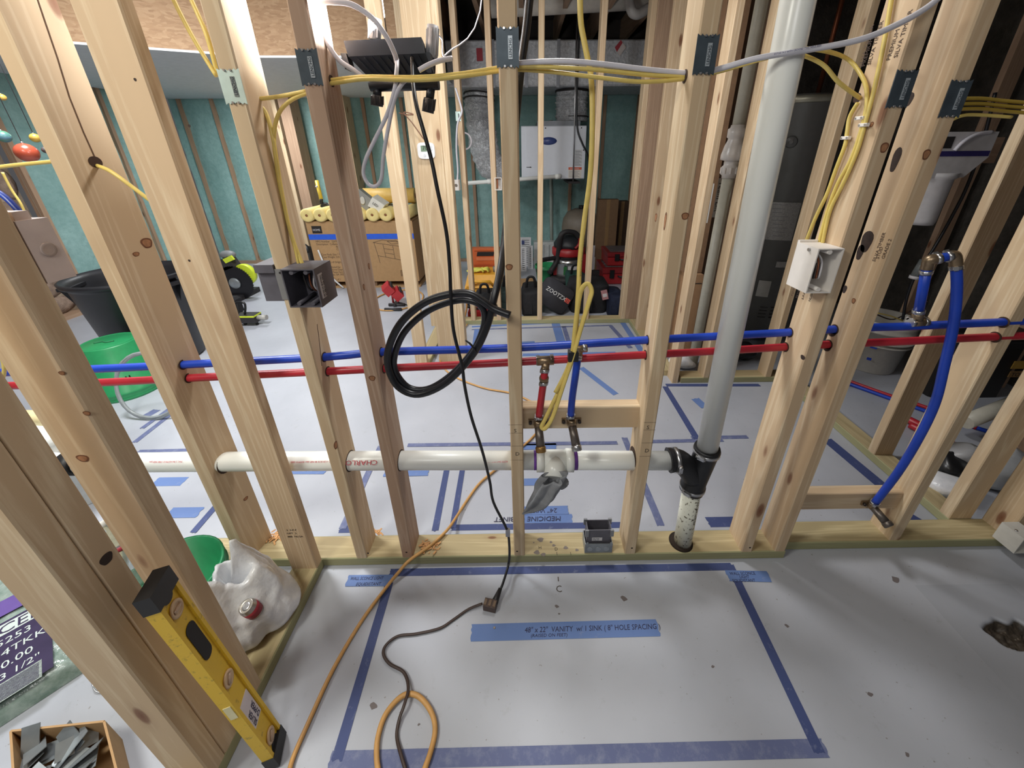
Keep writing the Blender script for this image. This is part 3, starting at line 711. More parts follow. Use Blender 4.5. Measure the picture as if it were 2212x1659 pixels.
MB().box((wx0+.004, .958, wz1-.004), (wx0+.05, .966, wz1+.005)).build('nail_bracket', M_WHITEBOX, wbx)
# white box on the left return wall
wl2 = thing('junction_box', 'white box with a round knockout on the left return wall, fed by a blue cable', 'electrical box', (-.75, .585, 1.16))
MB().box((-.800, .5615, 1.158), (-.721, .602, 1.250)).build('box_shell', mat('pinkish_white_box', (222, 206, 200), .55), wl2)
MB().lathe((-.721, .583, 1.205), [(.011, 0), (.010, .002), (.006, .0005)], 18, (1, 0, 0)).build('knockout', mat('knockout_tan', (196, 178, 168), .6), wl2)
MB().box((-.775, .568, 1.250), (-.728, .588, 1.262)).build('cable_clamp', mat('pinkish_white_box', (222, 206, 200)), wl2)
# low white box on the right corner stud
p = at(2118, 1080, Y=.93); q = at(2200, 1125, Y=.93)
wl3 = thing('junction_box', 'white box low on the corner stud at the right edge of the dim bay', 'electrical box', (1.74, .93, .06))
bx = at(2135, 1105, Y=.90)
MB().shell(1.690, .868, .052, 1.750, .934, .125, .003).build('box_shell', mat('shaded_white_box', (206, 204, 198), .5), wl3)  # box white lowered, shade of the dim bay painted in
MB().tube([(1.70, .90, .122), (1.70, .90, .128)], .004, 8).build('nail_head', M_STEEL, wl3)
MB().box((1.750, .925, .06), (1.752, .936, .12)).build('nail_bracket', M_GALV, wl3)

# two loose boxes stacked on the sole plate
x0, x1 = at(1263, 1190, Y=.905).x, at(1322, 1190, Y=.905).x
z1 = .038
lowb = thing('junction_box', 'pale metal box lying open side up on the sole plate, under the loose grey box', 'electrical box', ((x0+x1)/2, .93, z1))
MB().shell(x0, .905, z1, x1, .960, z1+.046, .002, '+z').build('box_shell', M_GALV, lowb)
for k in range(3):
    MB().lathe((x0+.018+.029*k, .905, z1+.020), [(.0105, 0), (.0095, .0012), (.0085, .0002)], 18, (0, -1, 0)).build('knockout', mat('zinc_knockout', (170, 176, 180), .4, .5), lowb)
for x in (x0+.004, x1-.010): MB().box((x, .9035, z1+.036), (x+.007, .905, z1+.056)).build('screw_tab', M_GALV, lowb)
upb = thing('junction_box', 'loose grey plastic box with a paper label, standing inside the metal box on the plate', 'electrical box', ((x0+x1)/2, .93, z1+.003))
MB().shell(x0+.006, .914, z1+.0035, x1-.006, .956, z1+.104, .0028, '+z').build('box_shell', M_GREYBOX, upb)
for x in (x0-.001, x1-.011):
    MB().box((x, .910, z1+.076), (x+.012, .916, z1+.106)).build('mounting_ear', mat('ear_grey', (128, 130, 134), .5), upb)
    MB().box((x, .950, z1+.086), (x+.012, .956, z1+.112)).build('mounting_ear', mat('ear_grey', (128, 130, 134), .5), upb)
MB().box((x0+.024, .9133, z1+.052), (x0+.060, .914, z1+.067)).build('label', M_LABEL, upb)
text('NEW WORK', .0042, (x0+.026, .9131, z1+.061), (1, 0, 0), (0, 0, 1), M_BLACKINK, upb)
text('UL VOL 18.0', .0042, (x0+.026, .9131, z1+.055), (1, 0, 0), (0, 0, 1), M_BLACKINK, upb)

# ---- cables
M_YEL = mat('yellow_cable', (216, 192, 106), 0.42, var=.07, nscale=40); M_WHC = mat('white_cable', (208, 206, 214), 0.4, var=.05)
M_BLK = mat('black_cable', (26, 27, 32), 0.36, var=.2, nscale=40); M_BCORD = mat('black_cord', (20, 20, 25), 0.45)
def cable(name, lbl, cat, pts, r, m, sub=6, flat=1.0, group=None, parts=None, ref=None, n=8):
    P = catmull([at(p[0], p[1], **({'Y': p[2]} if not isinstance(p[2], str) else {p[2][0]: float(p[2][1:])})) for p in pts], sub)
    return MB().tube(P, r, n, True, flat, ref).build(name, m, None, lbl, cat, group)
yc = 'yellow cable'
cable('yellow_cable', 'upper yellow cable slung from the box stud to the reddish stud', 'cable', [(553, 214, .95), (600, 209, .955), (662, 197, .95)], .0042, M_YEL)
cable('yellow_cable', 'yellow cable dropping beside the stud into the grey two-gang box', 'cable', [(664, 201, .95), (628, 217, .955), (602, 246, .95), (592, 295, .945), (598, 360, .94), (612, 440, .935), (634, 520, .925), (654, 572, .915)], .0042, M_YEL)
cable('yellow_cable', 'second yellow cable looping from the stud hole down to the grey two-gang box', 'cable', [(556, 224, .95), (575, 245, .955), (590, 300, .942), (606, 400, .935), (622, 480, .928), (640, 545, .918), (646, 572, .915)], .0042, M_YEL)
cable('yellow_cable', 'upper of two yellow cables passing in front of the work light', 'cable', [(700, 176, .945), (725, 172, .942), (790, 166, .93), (900, 167, .92), (990, 160, .925), (1086, 145, .94)], .0042, M_YEL)
cable('yellow_cable', 'lower of two yellow cables passing in front of the work light', 'cable', [(700, 181, .945), (725, 179, .935), (790, 171, .92), (900, 173, .91), (990, 166, .918), (1086, 152, .94)], .0042, M_YEL)
cable('white_cable', 'white cable slung between the middle stud and the pencil-marked stud', 'cable', [(1112, 138, .94), (1160, 134, .93), (1230, 133, .925), (1310, 140, .93), (1400, 151, .94), (1490, 159, .945)], .0055, M_WHC)
cable('yellow_cable', 'yellow cable just under the white one, between the middle and pencil-marked studs', 'cable', [(1112, 145, .94), (1180, 145, .93), (1280, 150, .93), (1400, 162, .94), (1490, 166, .945)], .0042, M_YEL)
cable('yellow_cable', 'lowest sagging yellow cable between the middle and pencil-marked studs', 'cable', [(1112, 150, .945), (1180, 154, .94), (1280, 166, .935), (1370, 176, .935), (1430, 175, .94), (1490, 169, .945)], .0042, M_YEL)
cable('white_cable', 'white printed cable rising to the right across the vent pipe and stamped stud', 'cable', [(1520, 157, .945), (1560, 147, .915), (1640, 125, .89), (1750, 107, .875), (1860, 85, .868), (1940, 52, .868), (2000, 18, .87), (2040, -15, .875)], .0055, M_WHC)
text('E57243 14-2 WITH GROUND TYPE NM-B 600V', .0042, at(1672, 119, Y=.872), at(1885, 78, Y=.8615)-at(1672, 119, Y=.872), (-.2, 0, 1), mat('cable_print', (70, 76, 120), .6), [o for o in C.objects if o.name.startswith('white_cable')][-1], stretch=1.0)
cable('yellow_cable', 'yellow cable passing behind the vent pipe into the hole of the stamped stud', 'cable', [(1520, 163, .945), (1570, 150, .955), (1650, 127, .985), (1715, 116, .99), (1775, 138, .975), (1812, 178, .955), (1858, 212, 'X.757')], .0042, M_YEL)
XM5 = .752
def on5(P): return [(a, b, 'X%f' % XM5) for a, b in P]
cable('yellow_cable', 'yellow cable arching from behind the vent pipe down the stamped stud', 'cable', [(1640, 130, .975), (1700, 108, .98), (1770, 108, .955)]+on5([(1830, 127), (1862, 165), (1873, 205), (1866, 260), (1840, 340), (1808, 400), (1786, 460), (1768, 528)]), .0042, M_YEL)
cable('yellow_cable', 'long straight yellow cable coming down the stamped stud from above', 'cable', on5([(1929, -20), (1910, 90), (1888, 195), (1872, 255), (1852, 325), (1822, 395), (1793, 455), (1776, 528)]), .0042, M_YEL)
cable('yellow_cable', 'short yellow cable from the stud hole down to the white outlet box', 'cable', on5([(1853, 222), (1836, 252), (1830, 285), (1825, 315), (1806, 365), (1786, 420), (1762, 470), (1738, 530)]), .0042, M_YEL)
bore(wf, (M5, at(1852, 212, X=M5).y, at(1852, 212, X=M5).z), (-1, 0, 0), .010)
bore(wf, (M4, at(1480, 165, X=M4).y, at(1480, 165, X=M4).z), (-1, 0, 0), .013)
bore(wf, at_sa(206, 350), (1, -.28, 0), .012)
bore(wf, (M2+T, .945, at(715, 175, Y=.945).z), (1, 0, 0), .011)
for (a, b), lb in (((1858, 255), 'upper white cable staple on the stamped stud'), ((1866, 270), 'middle white cable staple, beside a small knot'), ((1827, 298), 'lowest white cable staple on the stamped stud')):
    c = at(a, b, X=XM5-.003); s_ = thing('cable_staple', lb, 'staple', c)
    MB().box((c.x-.004, c.y-.011, c.z-.0035), (c.x+.004, c.y+.011, c.z+.0035), .001).build('bridge', M_WHITEBOX, s_)
    for k in (-1, 1): MB().cyl((c.x-.004, c.y+.008*k, c.z), (c.x-.0055, c.y+.008*k, c.z), .002, 8).build('nail_head', M_STEEL, s_)
# hanging yellow loop in the middle bay
L = [(1253, -15, 1.00), (1255, 50, .995), (1266, 110, .985), (1278, 180, .98), (1279, 300, .965), (1274, 390, .955), (1263, 470, .945), (1253, 560, .925), (1250, 620, .905), (1246, 680, .895), (1242, 745, .885), (1228, 800, .885), (1196, 868, .885), (1178, 905, .885), (1170, 922, .882), (1178, 925, .878), (1194, 900, .876), (1216, 835, .874), (1238, 768, .874), (1256, 705, .874), (1273, 650, .876), (1278, 628, .88), (1270, 613, .884), (1258, 622, .886), (1250, 650, .885), (1243, 705, .882), (1236, 765, .880), (1222, 806, .880), (1200, 848, .880)]
yl = cable('yellow_cable', 'yellow cable hanging from above and folded into a taped loop over the drain', 'cable', L, .0062, M_YEL, flat=.55, ref=(0, 1, 0))
c = at(1238, 768, Y=.880); MB().obox(c, (.0135, 0, 0), (0, .010, 0), (0, 0, .014)).build('tape_wrap', M_RUBBER, yl)
text('TYPE NM-B 12-2 WITH GROUND 600 VOLTS UL E57243', .0042, at(1262, 505, Y=.928), at(1247, 650, Y=.893)-at(1262, 505, Y=.928), (1, 0, 0), M_BLACKINK, yl)
# right bay and left cables
for k, lb in enumerate(('topmost', 'middle', 'lowest')):
    cable('yellow_cable', lb+' of three flat yellow cables bundled across the dim right bay', 'cable', [(2060, 214+11*k, .975), (2120, 213+11*k, .975), (2180, 219+11*k, .975), (2300, 228+11*k, .975)], .0055, mat('shaded_yellow_cable', (176, 148, 58), .5), flat=.7)  # cable yellow darkened, the bay's shade is in the colour
cable('yellow_cable', 'thin yellow cable below the bundle in the dim right bay', 'cable', [(2040, 268, .965), (2075, 251, .965), (2110, 248, .962), (2185, 253, .955)], .0035, M_YEL)
cable('yellow_cable', 'yellow cable at the left edge, running past the hanging orange ball', 'cable', [(-40, 366, .95), (30, 357, .95), (122, 348, .95)], .0042, M_YEL)
cable('yellow_cable', 'yellow cable leaving the split stud and drooping to the corner stud', 'cable', [(208, 357, .945), (235, 368, .93), (270, 392, .925), (340, 445, .93)], .0042, M_YEL)
cable('yellow_cable', 'upper left yellow cable slanting down to the shiny nail plate', 'cable', [(366, -20, .955), (390, 30, .95), (425, 95, .948), (468, 165, .945)], .0042, M_YEL)
cable('yellow_cable', 'short yellow cable at the top beside the slanting one', 'cable', [(404, -20, .96), (425, 25, .955), (448, 80, .95), (470, 160, .95)], .0042, M_YEL)
cable('yellow_cable', 'yellow cable end at the left edge beside the blue pipe', 'cable', [(-20, 740, .9), (5, 775, .9), (8, 810, .9), (-10, 850, .9)], .0042, M_YEL)
cable('blue_cable', 'blue cable curving into the white box on the left return wall', 'cable', [(-30, 400, .62), (10, 425, .61), (40, 455, .60), (52, 470, .595)], .0042, M_BLUE)
# white cables round the work light
cable('white_cable', 'white cable arching over the work light from the bright stud', 'cable', [(690, 6, .93), (715, 4, .92), (760, 10, .915), (805, 40, .915), (835, 80, .92), (852, 115, .94), (857, 135, .96)], .0050, M_WHC)
cable('white_cable', 'white cable tail on the left of the work light', 'cable', [(690, 60, .95), (712, 102, .952), (735, 132, .956), (765, 152, .96), (790, 172, .965)], .0050, M_WHC)
cable('white_cable', 'white cable hanging in a long narrow loop below the work light', 'cable', [(858, 128, .96), (857, 150, .93), (852, 195, .92), (835, 250, .92), (808, 305, .92), (790, 345, .92), (785, 375, .92), (796, 398, .92), (812, 402, .92), (824, 385, .92), (828, 340, .92), (838, 280, .92), (852, 215, .92), (868, 182, .92), (885, 168, .925)], .0042, M_WHC)
we = cable('white_cable', 'short white cable stub with cut end at the right of the work light', 'cable', [(905, 152, .915), (925, 141, .92), (950, 131, .93), (976, 126, .945)], .0050, M_WHC)
# black cables
bc = cable('black_cable', 'thick black cable dropping behind the middle stud into a big hanging coil', 'cable', [(1145, -20, 1.03), (1137, 60, 1.03), (1126, 140, 1.03), (1116, 240, 1.03), (1103, 400, 1.02), (1090, 520, .98), (1080, 590, .93), (1067, 645, .895), (1052, 705, .885), (1022, 765, .882), (965, 826, .880), (905, 852, .880), (860, 835, .880), (838, 790, .880), (842, 745, .880), (868, 695, .880), (915, 655, .880), (965, 637, .880), (1012, 634, .878), (1042, 650, .874), (1066, 667, .870), (1102, 681, .862)], .0095, M_BLK, n=12)
bc2 = cable('black_cable', 'second black cable wound inside the hanging coil', 'cable', [(1068, 632, .905), (1055, 690, .90), (1030, 745, .896), (985, 800, .893), (930, 838, .892), (885, 838, .892), (856, 806, .892), (852, 770, .892), (872, 720, .892), (915, 678, .892), (960, 656, .892), (1005, 648, .890), (1040, 662, .888), (1046, 700, .893), (1026, 752, .898), (1000, 790, .900)], .0085, M_BLK, n=12)
c = at(1060, 660, Y=.882); MB().ring(c, at(1052, 705, Y=.885)-c, .015, .003).build('zip_tie', M_BLK, bc)
cable('black_tie_end', 'black tape end sticking out of the hanging coil above the blue pipe', 'tape', [(1030, 762, .875), (1018, 745, .872), (1005, 735, .872)], [.004, .005, .005, .006, .007, .008, .008, .008, .007, .006, .006, .006, .005], M_BLK, flat=.3)
# power cord of the work light, down to the coupling on the floor
pc = thing('black_power_cable', 'thin black power cord hanging from the work light down to the floor', 'cord', at(1000, 800, Y=.88))
P = catmull([at(890, 125, Y=.985), at(892, 175, Y=.94), at(899, 225, Y=.90), at(914, 280, Y=.885), at(932, 345, Y=.88), at(945, 410, Y=.872), at(964, 500, Y=.868), at(971, 570, Y=.862), at(974, 640, Y=.858), at(980, 715, Y=.855), at(998, 790, Y=.855), at(1004, 835, Y=.855), at(1018, 900, Y=.858), at(1042, 975, Y=.865), at(1058, 1040, Y=.87), at(1066, 1085, Y=.875), at(1094, 1142, Y=.87), at(1100, 1175, Y=.868), at(1099, 1215, Z=.042), at(1087, 1258, Z=.034), at(1080, 1275, Z=.026)], 6)
MB().tube(P, .0042, 8).build('cord', M_BCORD, pc)
c = at(1097, 1150, Y=.868); MB().obox(c, (.007, 0, 0), (0, .006, 0), (0, 0, .014)).build('tape_flag', mat('grey_tape', (150, 150, 158), .5), pc)
e0, e1 = at(1081, 1271, Z=.028), at(1068, 1302, Z=.013)
MB().tube([e0, e0.lerp(e1, .6), e1], [.006, .009, .0115], 10).build('plug', mat('plug_black', (30, 28, 30), .5), pc)
M_BROWN = mat('brown_cord', (58, 42, 36), .5)
tc2 = thing('extension_cord', 'thin brown extension cord lying across the taped rectangle', 'cord', at(900, 1400, Z=0))
P = [at(a, b, Z=z_) for a, b, z_ in [(1042, 1304, .012), (1012, 1316, .006), (980, 1338, .0045), (950, 1357, .0045), (900, 1369, .0045), (860, 1374, .0045), (835, 1392, .008), (828, 1412, .010), (842, 1434, .008), (872, 1452, .010), (882, 1485, .018), (874, 1520, .022), (862, 1555, .012), (857, 1590, .006), (866, 1630, .010), (880, 1675, .010)]]
MB().tube(catmull(P, 6), .0042, 8, flat=.6, ref=(0, 0, 1)).build('cord', M_BROWN, tc2)
a, b_ = at(1040, 1303, Z=.014), at(1078, 1312, Z=.014)
d = (b_-a).normalized(); sd = d.cross(Vector((0, 0, 1)))
MB().obox(a.lerp(b_, .5), d*.020, sd*.013, (0, 0, .012)).build('socket', mat('socket_brown', (74, 58, 52), .55), tc2)
for k in (-1, 0, 1): MB().obox(a.lerp(b_, .5+.25*k)+Vector((0, 0, .012)), d*.004, sd*.009, (0, 0, .002)).build('socket_rib', mat('socket_rib_tan', (110, 90, 72), .55), tc2)
# tan extension cord over the plate, and its loop in front
M_TAN = mat('orange_cord', (198, 150, 88), .5, var=.12, nscale=25)
P = [at(620, 1690, Z=.008), at(632, 1640, Z=.008), at(662, 1570, Z=.008), at(720, 1445, Z=.008), at(782, 1340, Z=.009), at(835, 1268, Z=.012), at(862, 1235, Z=.035), at(885, 1210, Z=.048), at(930, 1178, Z=.048), at(965, 1146, Z=.044), at(985, 1118, Z=.018), at(1008, 1082, Z=.008), at(1035, 1045, Z=.008), at(1066, 1018, Z=.008), at(1110, 980, Z=.008), at(1150, 945, Z=.008), at(1170, 915, Z=.008), at(1165, 880, Z=.008), at(1110, 851, Z=.008), at(1045, 838, Z=.008), at(985, 815, Z=.008), at(957, 792, Z=.008), at(952, 765, Z=.008), at(985, 730, Z=.008), at(1010, 700, Z=.012)]
MB().tube(catmull(P, 5), .0055, 10).build('extension_cord', M_TAN, None, 'orange extension cord crossing the sole plate and running into the far room', 'cord')
P = [at(822, 1690, Z=.008), at(814, 1640, Z=.008), at(817, 1590, Z=.008), at(835, 1540, Z=.009), at(870, 1503, Z=.010), at(902, 1503, Z=.010), at(930, 1535, Z=.009), at(940, 1575, Z=.008), at(930, 1625, Z=.008), at(910, 1680, Z=.008)]
MB().tube(catmull(P, 6), .0066, 10).build('extension_cord', M_TAN, None, 'loop of orange extension cord at the bottom of the taped rectangle', 'cord')
# ------------------------------------------------------------------ masking tape laid out on the floor
def tape_mat(name, a, b, worn):
    t = NT(name); v = t.coords((1, 1, 1), False); n = t.noise(v, 30, 5, .7); g = t.noise(v, 5, 2)
    col = t.mix(g, hexc(*a), hexc(*b)); col = t.mix(t.ramp(n, [(.60-worn, (0, 0, 0, 1)), (.78-worn*.5, (.55, .55, .55, 1))]), col, hexc(146, 152, 172))
    t.out(col); t.set(Roughness=.65); return t.m
M_TAPE = tape_mat('blue_tape', (58, 70, 114), (66, 78, 126), .02); M_TAPEL = tape_mat('light_blue_tape', (92, 118, 172), (104, 130, 182), .0); M_TAPEW = tape_mat('worn_blue_tape', (90, 98, 136), (102, 110, 148), .12)
def strip(lbl, A, B, wd, m, group=None, z=.0004, cut=.006, seed=0):
    a, b = Vector((A[0], A[1], 0)), Vector((B[0], B[1], 0)); d = (b-a).normalized(); n = Vector((-d.y, d.x, 0)); r = random.Random(seed+int(a.x*1000))
    k = 6; pts = []
    for i in range(k+1): pts.append(a-d*r.uniform(0, cut)+n*wd*(i/k-.5))
    for i in range(k+1): pts.append(b+d*r.uniform(0, cut)-n*wd*(i/k-.5))
    pts = [p+Vector((0, 0, z)) for p in pts]
    return MB().prism(pts, (0, 0, .0005)).build('tape_strip', m, None, lbl, 'tape', group)
def tp(lbl, p, q, wd, m=None, **k): return strip(lbl, at(p[0], p[1], Z=0), at(q[0], q[1], Z=0), wd, m or M_TAPE, **k)
tp('long blue tape strip along the sole plate, top side of the taped rectangle', (843, 1237), (1578, 1224), .026)
tp('left side strip of the blue taped rectangle, crossed by the orange cord', (840, 1262), (728, 1640), .027, z=.0009)
tp('right side strip of the blue taped rectangle', (1577, 1222), (1768, 1622), .027, z=.0009)
tp('wide blue tape strip along the bottom side of the taped rectangle, scuffed', (716, 1643), (1780, 1616), .033, M_TAPEW)
lt = tp('light blue tape label inside the rectangle, giving the vanity size by hand', (1020, 1367), (1420, 1356), .046, M_TAPEL)
M_PEN = mat('marker_pen', (46, 44, 74), .7)
p0, p1 = at(1020, 1367, Z=0), at(1420, 1356, Z=0); td = (p1-p0).normalized(); tu = Vector((-td.y, td.x, 0))
def pen(body, size, pxx, pyy, z, par, d=td, stretch=1.0):
    o = at(pxx, pyy, Z=0); u = Vector((-d.y, d.x, 0)); return text(body, size, (o.x, o.y, z), d, u, M_PEN, par, stretch=stretch, shear=.15)
pen('48" x 22"  VANITY  w/ 1 SINK ( 8" HOLE SPACING )', .0205, 1133, 1367, .0011, lt, stretch=.92)
pen('(RAISED ON FEET)', .0120, 1146, 1377, .0011, lt, stretch=1.15)
MB().lathe(at(1068, 1356, Z=.001), [(.004, 0), (.003, .0015)], 10).build('chip', mat('chip_grey', (150, 140, 132), .8), lt)
ll = tp('blue tape label left of the rectangle, reading wall sconce light equidistant', (752, 1255), (845, 1254), .038, M_TAPEL, z=.0014)
pen('WALL SCONCE LIGHT', .0155, 756, 1254, .0021, ll, Vector((1, 0, 0)), .72); pen('EQUIDISTANT', .0145, 768, 1266, .0021, ll, Vector((1, 0, 0)), .9)
rl = tp('blue tape label at the right corner of the rectangle, reading wall sconce light equidistant', (1573, 1244), (1660, 1246), .037, M_TAPEL, z=.0014)
pen('WALL SCONCE', .0150, 1577, 1243, .0021, rl, Vector((1, 0, 0)), .85); pen('LIGHT', .0135, 1598, 1250, .0021, rl, Vector((1, 0, 0)), .9); pen('EQUIDISTANT', .0135, 1583, 1258, .0021, rl, Vector((1, 0, 0)), .9)
# pencilled marks on the floor
pm = text('C', .030, at(1201, 1279, Z=.0004), (1, 0, 0), (0, 1, 0), M_PENCIL, FLOOR, 'pencil_mark', .0001)
MB().box(Vector(at(1206, 1256, Z=0))+Vector((-.001, 0, .0002)), Vector(at(1206, 1246, Z=0))+Vector((.001, 0, .0004))).build('pencil_mark', M_PENCIL, FLOOR)
for a, b_, r_ in ((1935, 1252, .013), (1348, 1293, .010), (807, 1525, .009), (1203, 1310, .006), (1540, 1440, .004), (1208, 1326, .003), (1700, 1352, .006), (1960, 1630, .005), (905, 1565, .003), (1880, 1500, .006)):
    p = at(a, b_, Z=0); MB().prism([(p.x+r_*math.cos(k)*(1+.35*math.sin(2*k+a)), p.y+r_*.8*math.sin(k)*(1+.2*math.cos(3*k)), .0002) for k in [i*.4833 for i in range(13)]], (0, 0, .0003)).build('floor_spot', mat('spot_grey', (112, 104, 104), .8), FLOOR)
# bath side
bt = [('blue tape strip just behind the sole plate', (978, 1140), (1345, 1134), .026, M_TAPE),
 ('left of two parallel tape strips behind the drain, torn near its foot', (940, 1146), (966, 1010), .026, M_TAPE), ('right of two parallel tape strips behind the drain', (978, 1140), (1000, 1008), .024, M_TAPE),
 ('worn tape strip slanting from the drain to the pencil-marked stud and past it', (1349, 946), (1427, 1134), .030, M_TAPEW), ('tape strip slanting down from the cardboard cartons to the vent pipe', (1437, 836), (1505, 948), .034, M_TAPE),
 ('worn tape line running level behind the middle stud', (882, 962), (1332, 957), .024, M_TAPEW), ('upper tape line right of the vent pipe', (1495, 946), (1614, 944), .026, M_TAPEW), ('lower tape line right of the pencil-marked stud', (1408, 954), (1560, 951), .024, M_TAPEW),
 ('tape strip slanting behind the reddish stud, broken by the drain', (740, 1142), (822, 965), .028, M_TAPEW), ('short tape strip beside the foot of the box stud', (735, 1144), (775, 1143), .030, M_TAPE),
 ('light tape label behind the drain left of the reddish stud', (628, 1019), (702, 1019), .030, M_TAPEL), ('light tape label behind the drain right of the reddish stud', (832, 1022), (924, 1020), .045, M_TAPEL),
 ('light tape label between the left studs, just below the drain', (335, 1041), (398, 1040), .050, M_TAPEL), ('light tape label between the left studs, lower of two', (366, 1108), (431, 1107), .050, M_TAPEL),
 ('tape strip slanting to the sole plate between the left studs', (418, 1150), (475, 1084), .026, M_TAPE), ('tape line level with the drain between the left studs', (300, 975), (412, 972), .020, M_TAPEW),
 ('first of two tape lines slanting past the clear tubing', (292, 955), (372, 893), .028, M_TAPEW), ('second of two tape lines slanting past the clear tubing', (308, 925), (368, 882), .026, M_TAPEW),
 ('short faded tape beside the clear tubing', (310, 902), (338, 886), .050, M_TAPEW), ('faded tape line left of the knotty stud', (155, 1048), (185, 1025), .028, M_TAPEW),
 ('lettered tape label beneath the rag, upper of the pair', (1118, 1104), (1226, 1102), .040, M_TAPEL), ('lettered tape label beneath the rag, lower of the pair', (1118, 1121), (1234, 1120), .040, M_TAPEL),
 ('tape label left of the rag behind the middle stud', (1118, 1042), (1224, 1040), .040, M_TAPEL), ('tape label behind the drain tee', (1128, 966), (1200, 964), .040, M_TAPEL),
 ('tape label cut off by the stamped stud, on the bath floor', (1531, 1128), (1590, 1127), .045, M_TAPE), ('light tape strip slanting under the yellow loop', (1256, 795), (1330, 852), .040, M_TAPEL),
 ('light tape patch right of the vent pipe, under the far plate', (1502, 862), (1522, 880), .050, M_TAPEL),
 ('far tape line along the utility partition', (1020, 706), (1200, 697), .030, M_TAPEL), ('second far tape line along the utility partition', (1020, 712), (1320, 703), .020, M_TAPEW), ('short far tape strip left of the middle stud', (1024, 760), (1030, 712), .040, M_TAPEL),
 ('far tape strip slanting behind the yellow loop, wider one', (1200, 698), (1216, 752), .070, M_TAPEL), ('far tape strip slanting behind the yellow loop, narrow one', (1218, 706), (1232, 750), .035, M_TAPEW),
 ('far tape strip slanting to the shower corner, left of two', (1318, 703), (1362, 752), .035, M_TAPEW), ('far tape strip slanting to the shower corner, right of two', (1345, 697), (1388, 762), .045, M_TAPEL),
 ('tape patch beside the middle stud under the blue pipe', (1128, 742), (1154, 741), .060, M_TAPEL), ('tape line just under the blue pipe', (1130, 767), (1330, 763), .040, M_TAPEL),
 ('tape strip in front of the far right plate', (1440, 832), (1640, 832), .030, M_TAPE), ('dark blue tape strip beside the side wall plate', (1786, 950), (1908, 1052), .055, M_TAPE), ('end of the dark tape strip at the set-back plate', (1965, 1117), (2000, 1138), .050, M_TAPE)]
for i, (lb, p, q, wd, m) in enumerate(bt): 
    o = tp(lb, p, q, wd, m, z=.0004+.0006*(i % 3), seed=i)
    if 'lower of the pair' in lb: text('MEDICINE CABINET', .030, Vector(at(1212, 1116, Z=0))+Vector((0, 0, .0024)), (-1, 0, 0), (0, -1, 0), M_PEN, o, shear=.15)
    if 'upper of the pair' in lb: text('24" WIDE', .030, Vector(at(1204, 1099, Z=0))+Vector((0, 0, .0024)), (-1, 0, 0), (0, -1, 0), M_PEN, o, shear=.15)

# ------------------------------------------------------------------ pencil and grade marks on the timber
def on_front(body, size, pxx, pyy, Y, par, m=M_PENCIL, right=(1, 0, 0), up=(0, 0, 1), **k):
    p = at(pxx, pyy, Y=Y-.0004); return text(body, size, p, right, up, m, par, 'pencil_letter' if m is M_PENCIL else 'grade_stamp', .0001, **k)
on_front('S', .018, 1110, 934, YF, S[M3]); on_front('D', .018, 1113, 984, YF, S[M3]); on_front('S', .019, 1396, 927, YF, S[M4]); on_front('D', .019, 1392, 977, YF, S[M4])
for (a, b, c_) in ((1098, 1128, 918), (1099, 1129, 936), (1100, 1130, 964), (1102, 1131, 994)):
    MB().box(at(a, c_, Y=YF), at(b, c_, Y=YF)+Vector((0, -.0004, .0012))).build('pencil_line', M_PENCIL, S[M3])
for (a, b, c_) in ((1391, 1417, 913), (1390, 1416, 929), (1386, 1411, 957), (1381, 1406, 986)):
    MB().box(at(a, c_, Y=YF), at(b, c_, Y=YF)+Vector((0, -.0004, .0012))).build('pencil_line', M_PENCIL, S[M4])
c1 = [o for o in C.objects if o.get('label', '').startswith('corner stud stamped NLGA')][0]
for tx, x, y in (('3  S-P-F', 619, 1147), ('OPT  2', 620, 1154), ('888  NLGA', 622, 1161)): on_front(tx, .0105, x, y, .866, c1, M_BLACKINK)
def on_m5(body, size, pxx, pyy, par, x=M5, down=True):
    p = at(pxx, pyy, X=x-.0005); return text(body, size, p, (0, 0, 1), (0, 1, 0), mat('stamp_ink', (78, 62, 54), .8), par, 'grade_stamp', .0001)
for tx, a, b in (('SILVA TIMBER', 1861, 146), ('PREMIUM', 1868, 143), ('SILVA TIMBER', 1880, 140), ('PREMIUM', 1922, 130), ('SILVA TIMBER', 1938, 124)): on_m5(tx, .013, a, b, S[M5])
for tx, a, b in (('KD-HT NLGA', 1712, 640), ('SILVA STUD', 1722, 645), ('S-P-F 000 KD', 1735, 648), ('NLGA STUD', 1750, 652)): on_m5(tx, .010, a, b, S[M5])
for tx, a, b in (('SILVA TIMBER', 1890, 566), ('STUD', 1898, 560), ('GRADE 2', 1910, 560)): on_m5(tx, .012, a, b, S[M6], M6)
def crack(P, X, par, wd=.0012):
    Q = [at(a, b, X=X) if X else at_sa(a, b)+Vector((.0004, 0, 0)) for a, b in P]
    for p, q in zip(Q, Q[1:]):
        d = (q-p).normalized(); n = Vector((0, -d.z, d.y))*wd; MB().prism([p-n, q-n, q+n, p+n], (.0004, 0, 0)).build('split', mat('split_dark', (84, 60, 44), .9), par)
M_KN = mat('knot_ring', (112, 72, 48), .85, var=.2, nscale=90); M_KC = mat('knot_core', (158, 112, 78), .8, var=.25, nscale=120); M_SAP = mat('sap_stain', (52, 38, 32), .8, var=.3, nscale=70)
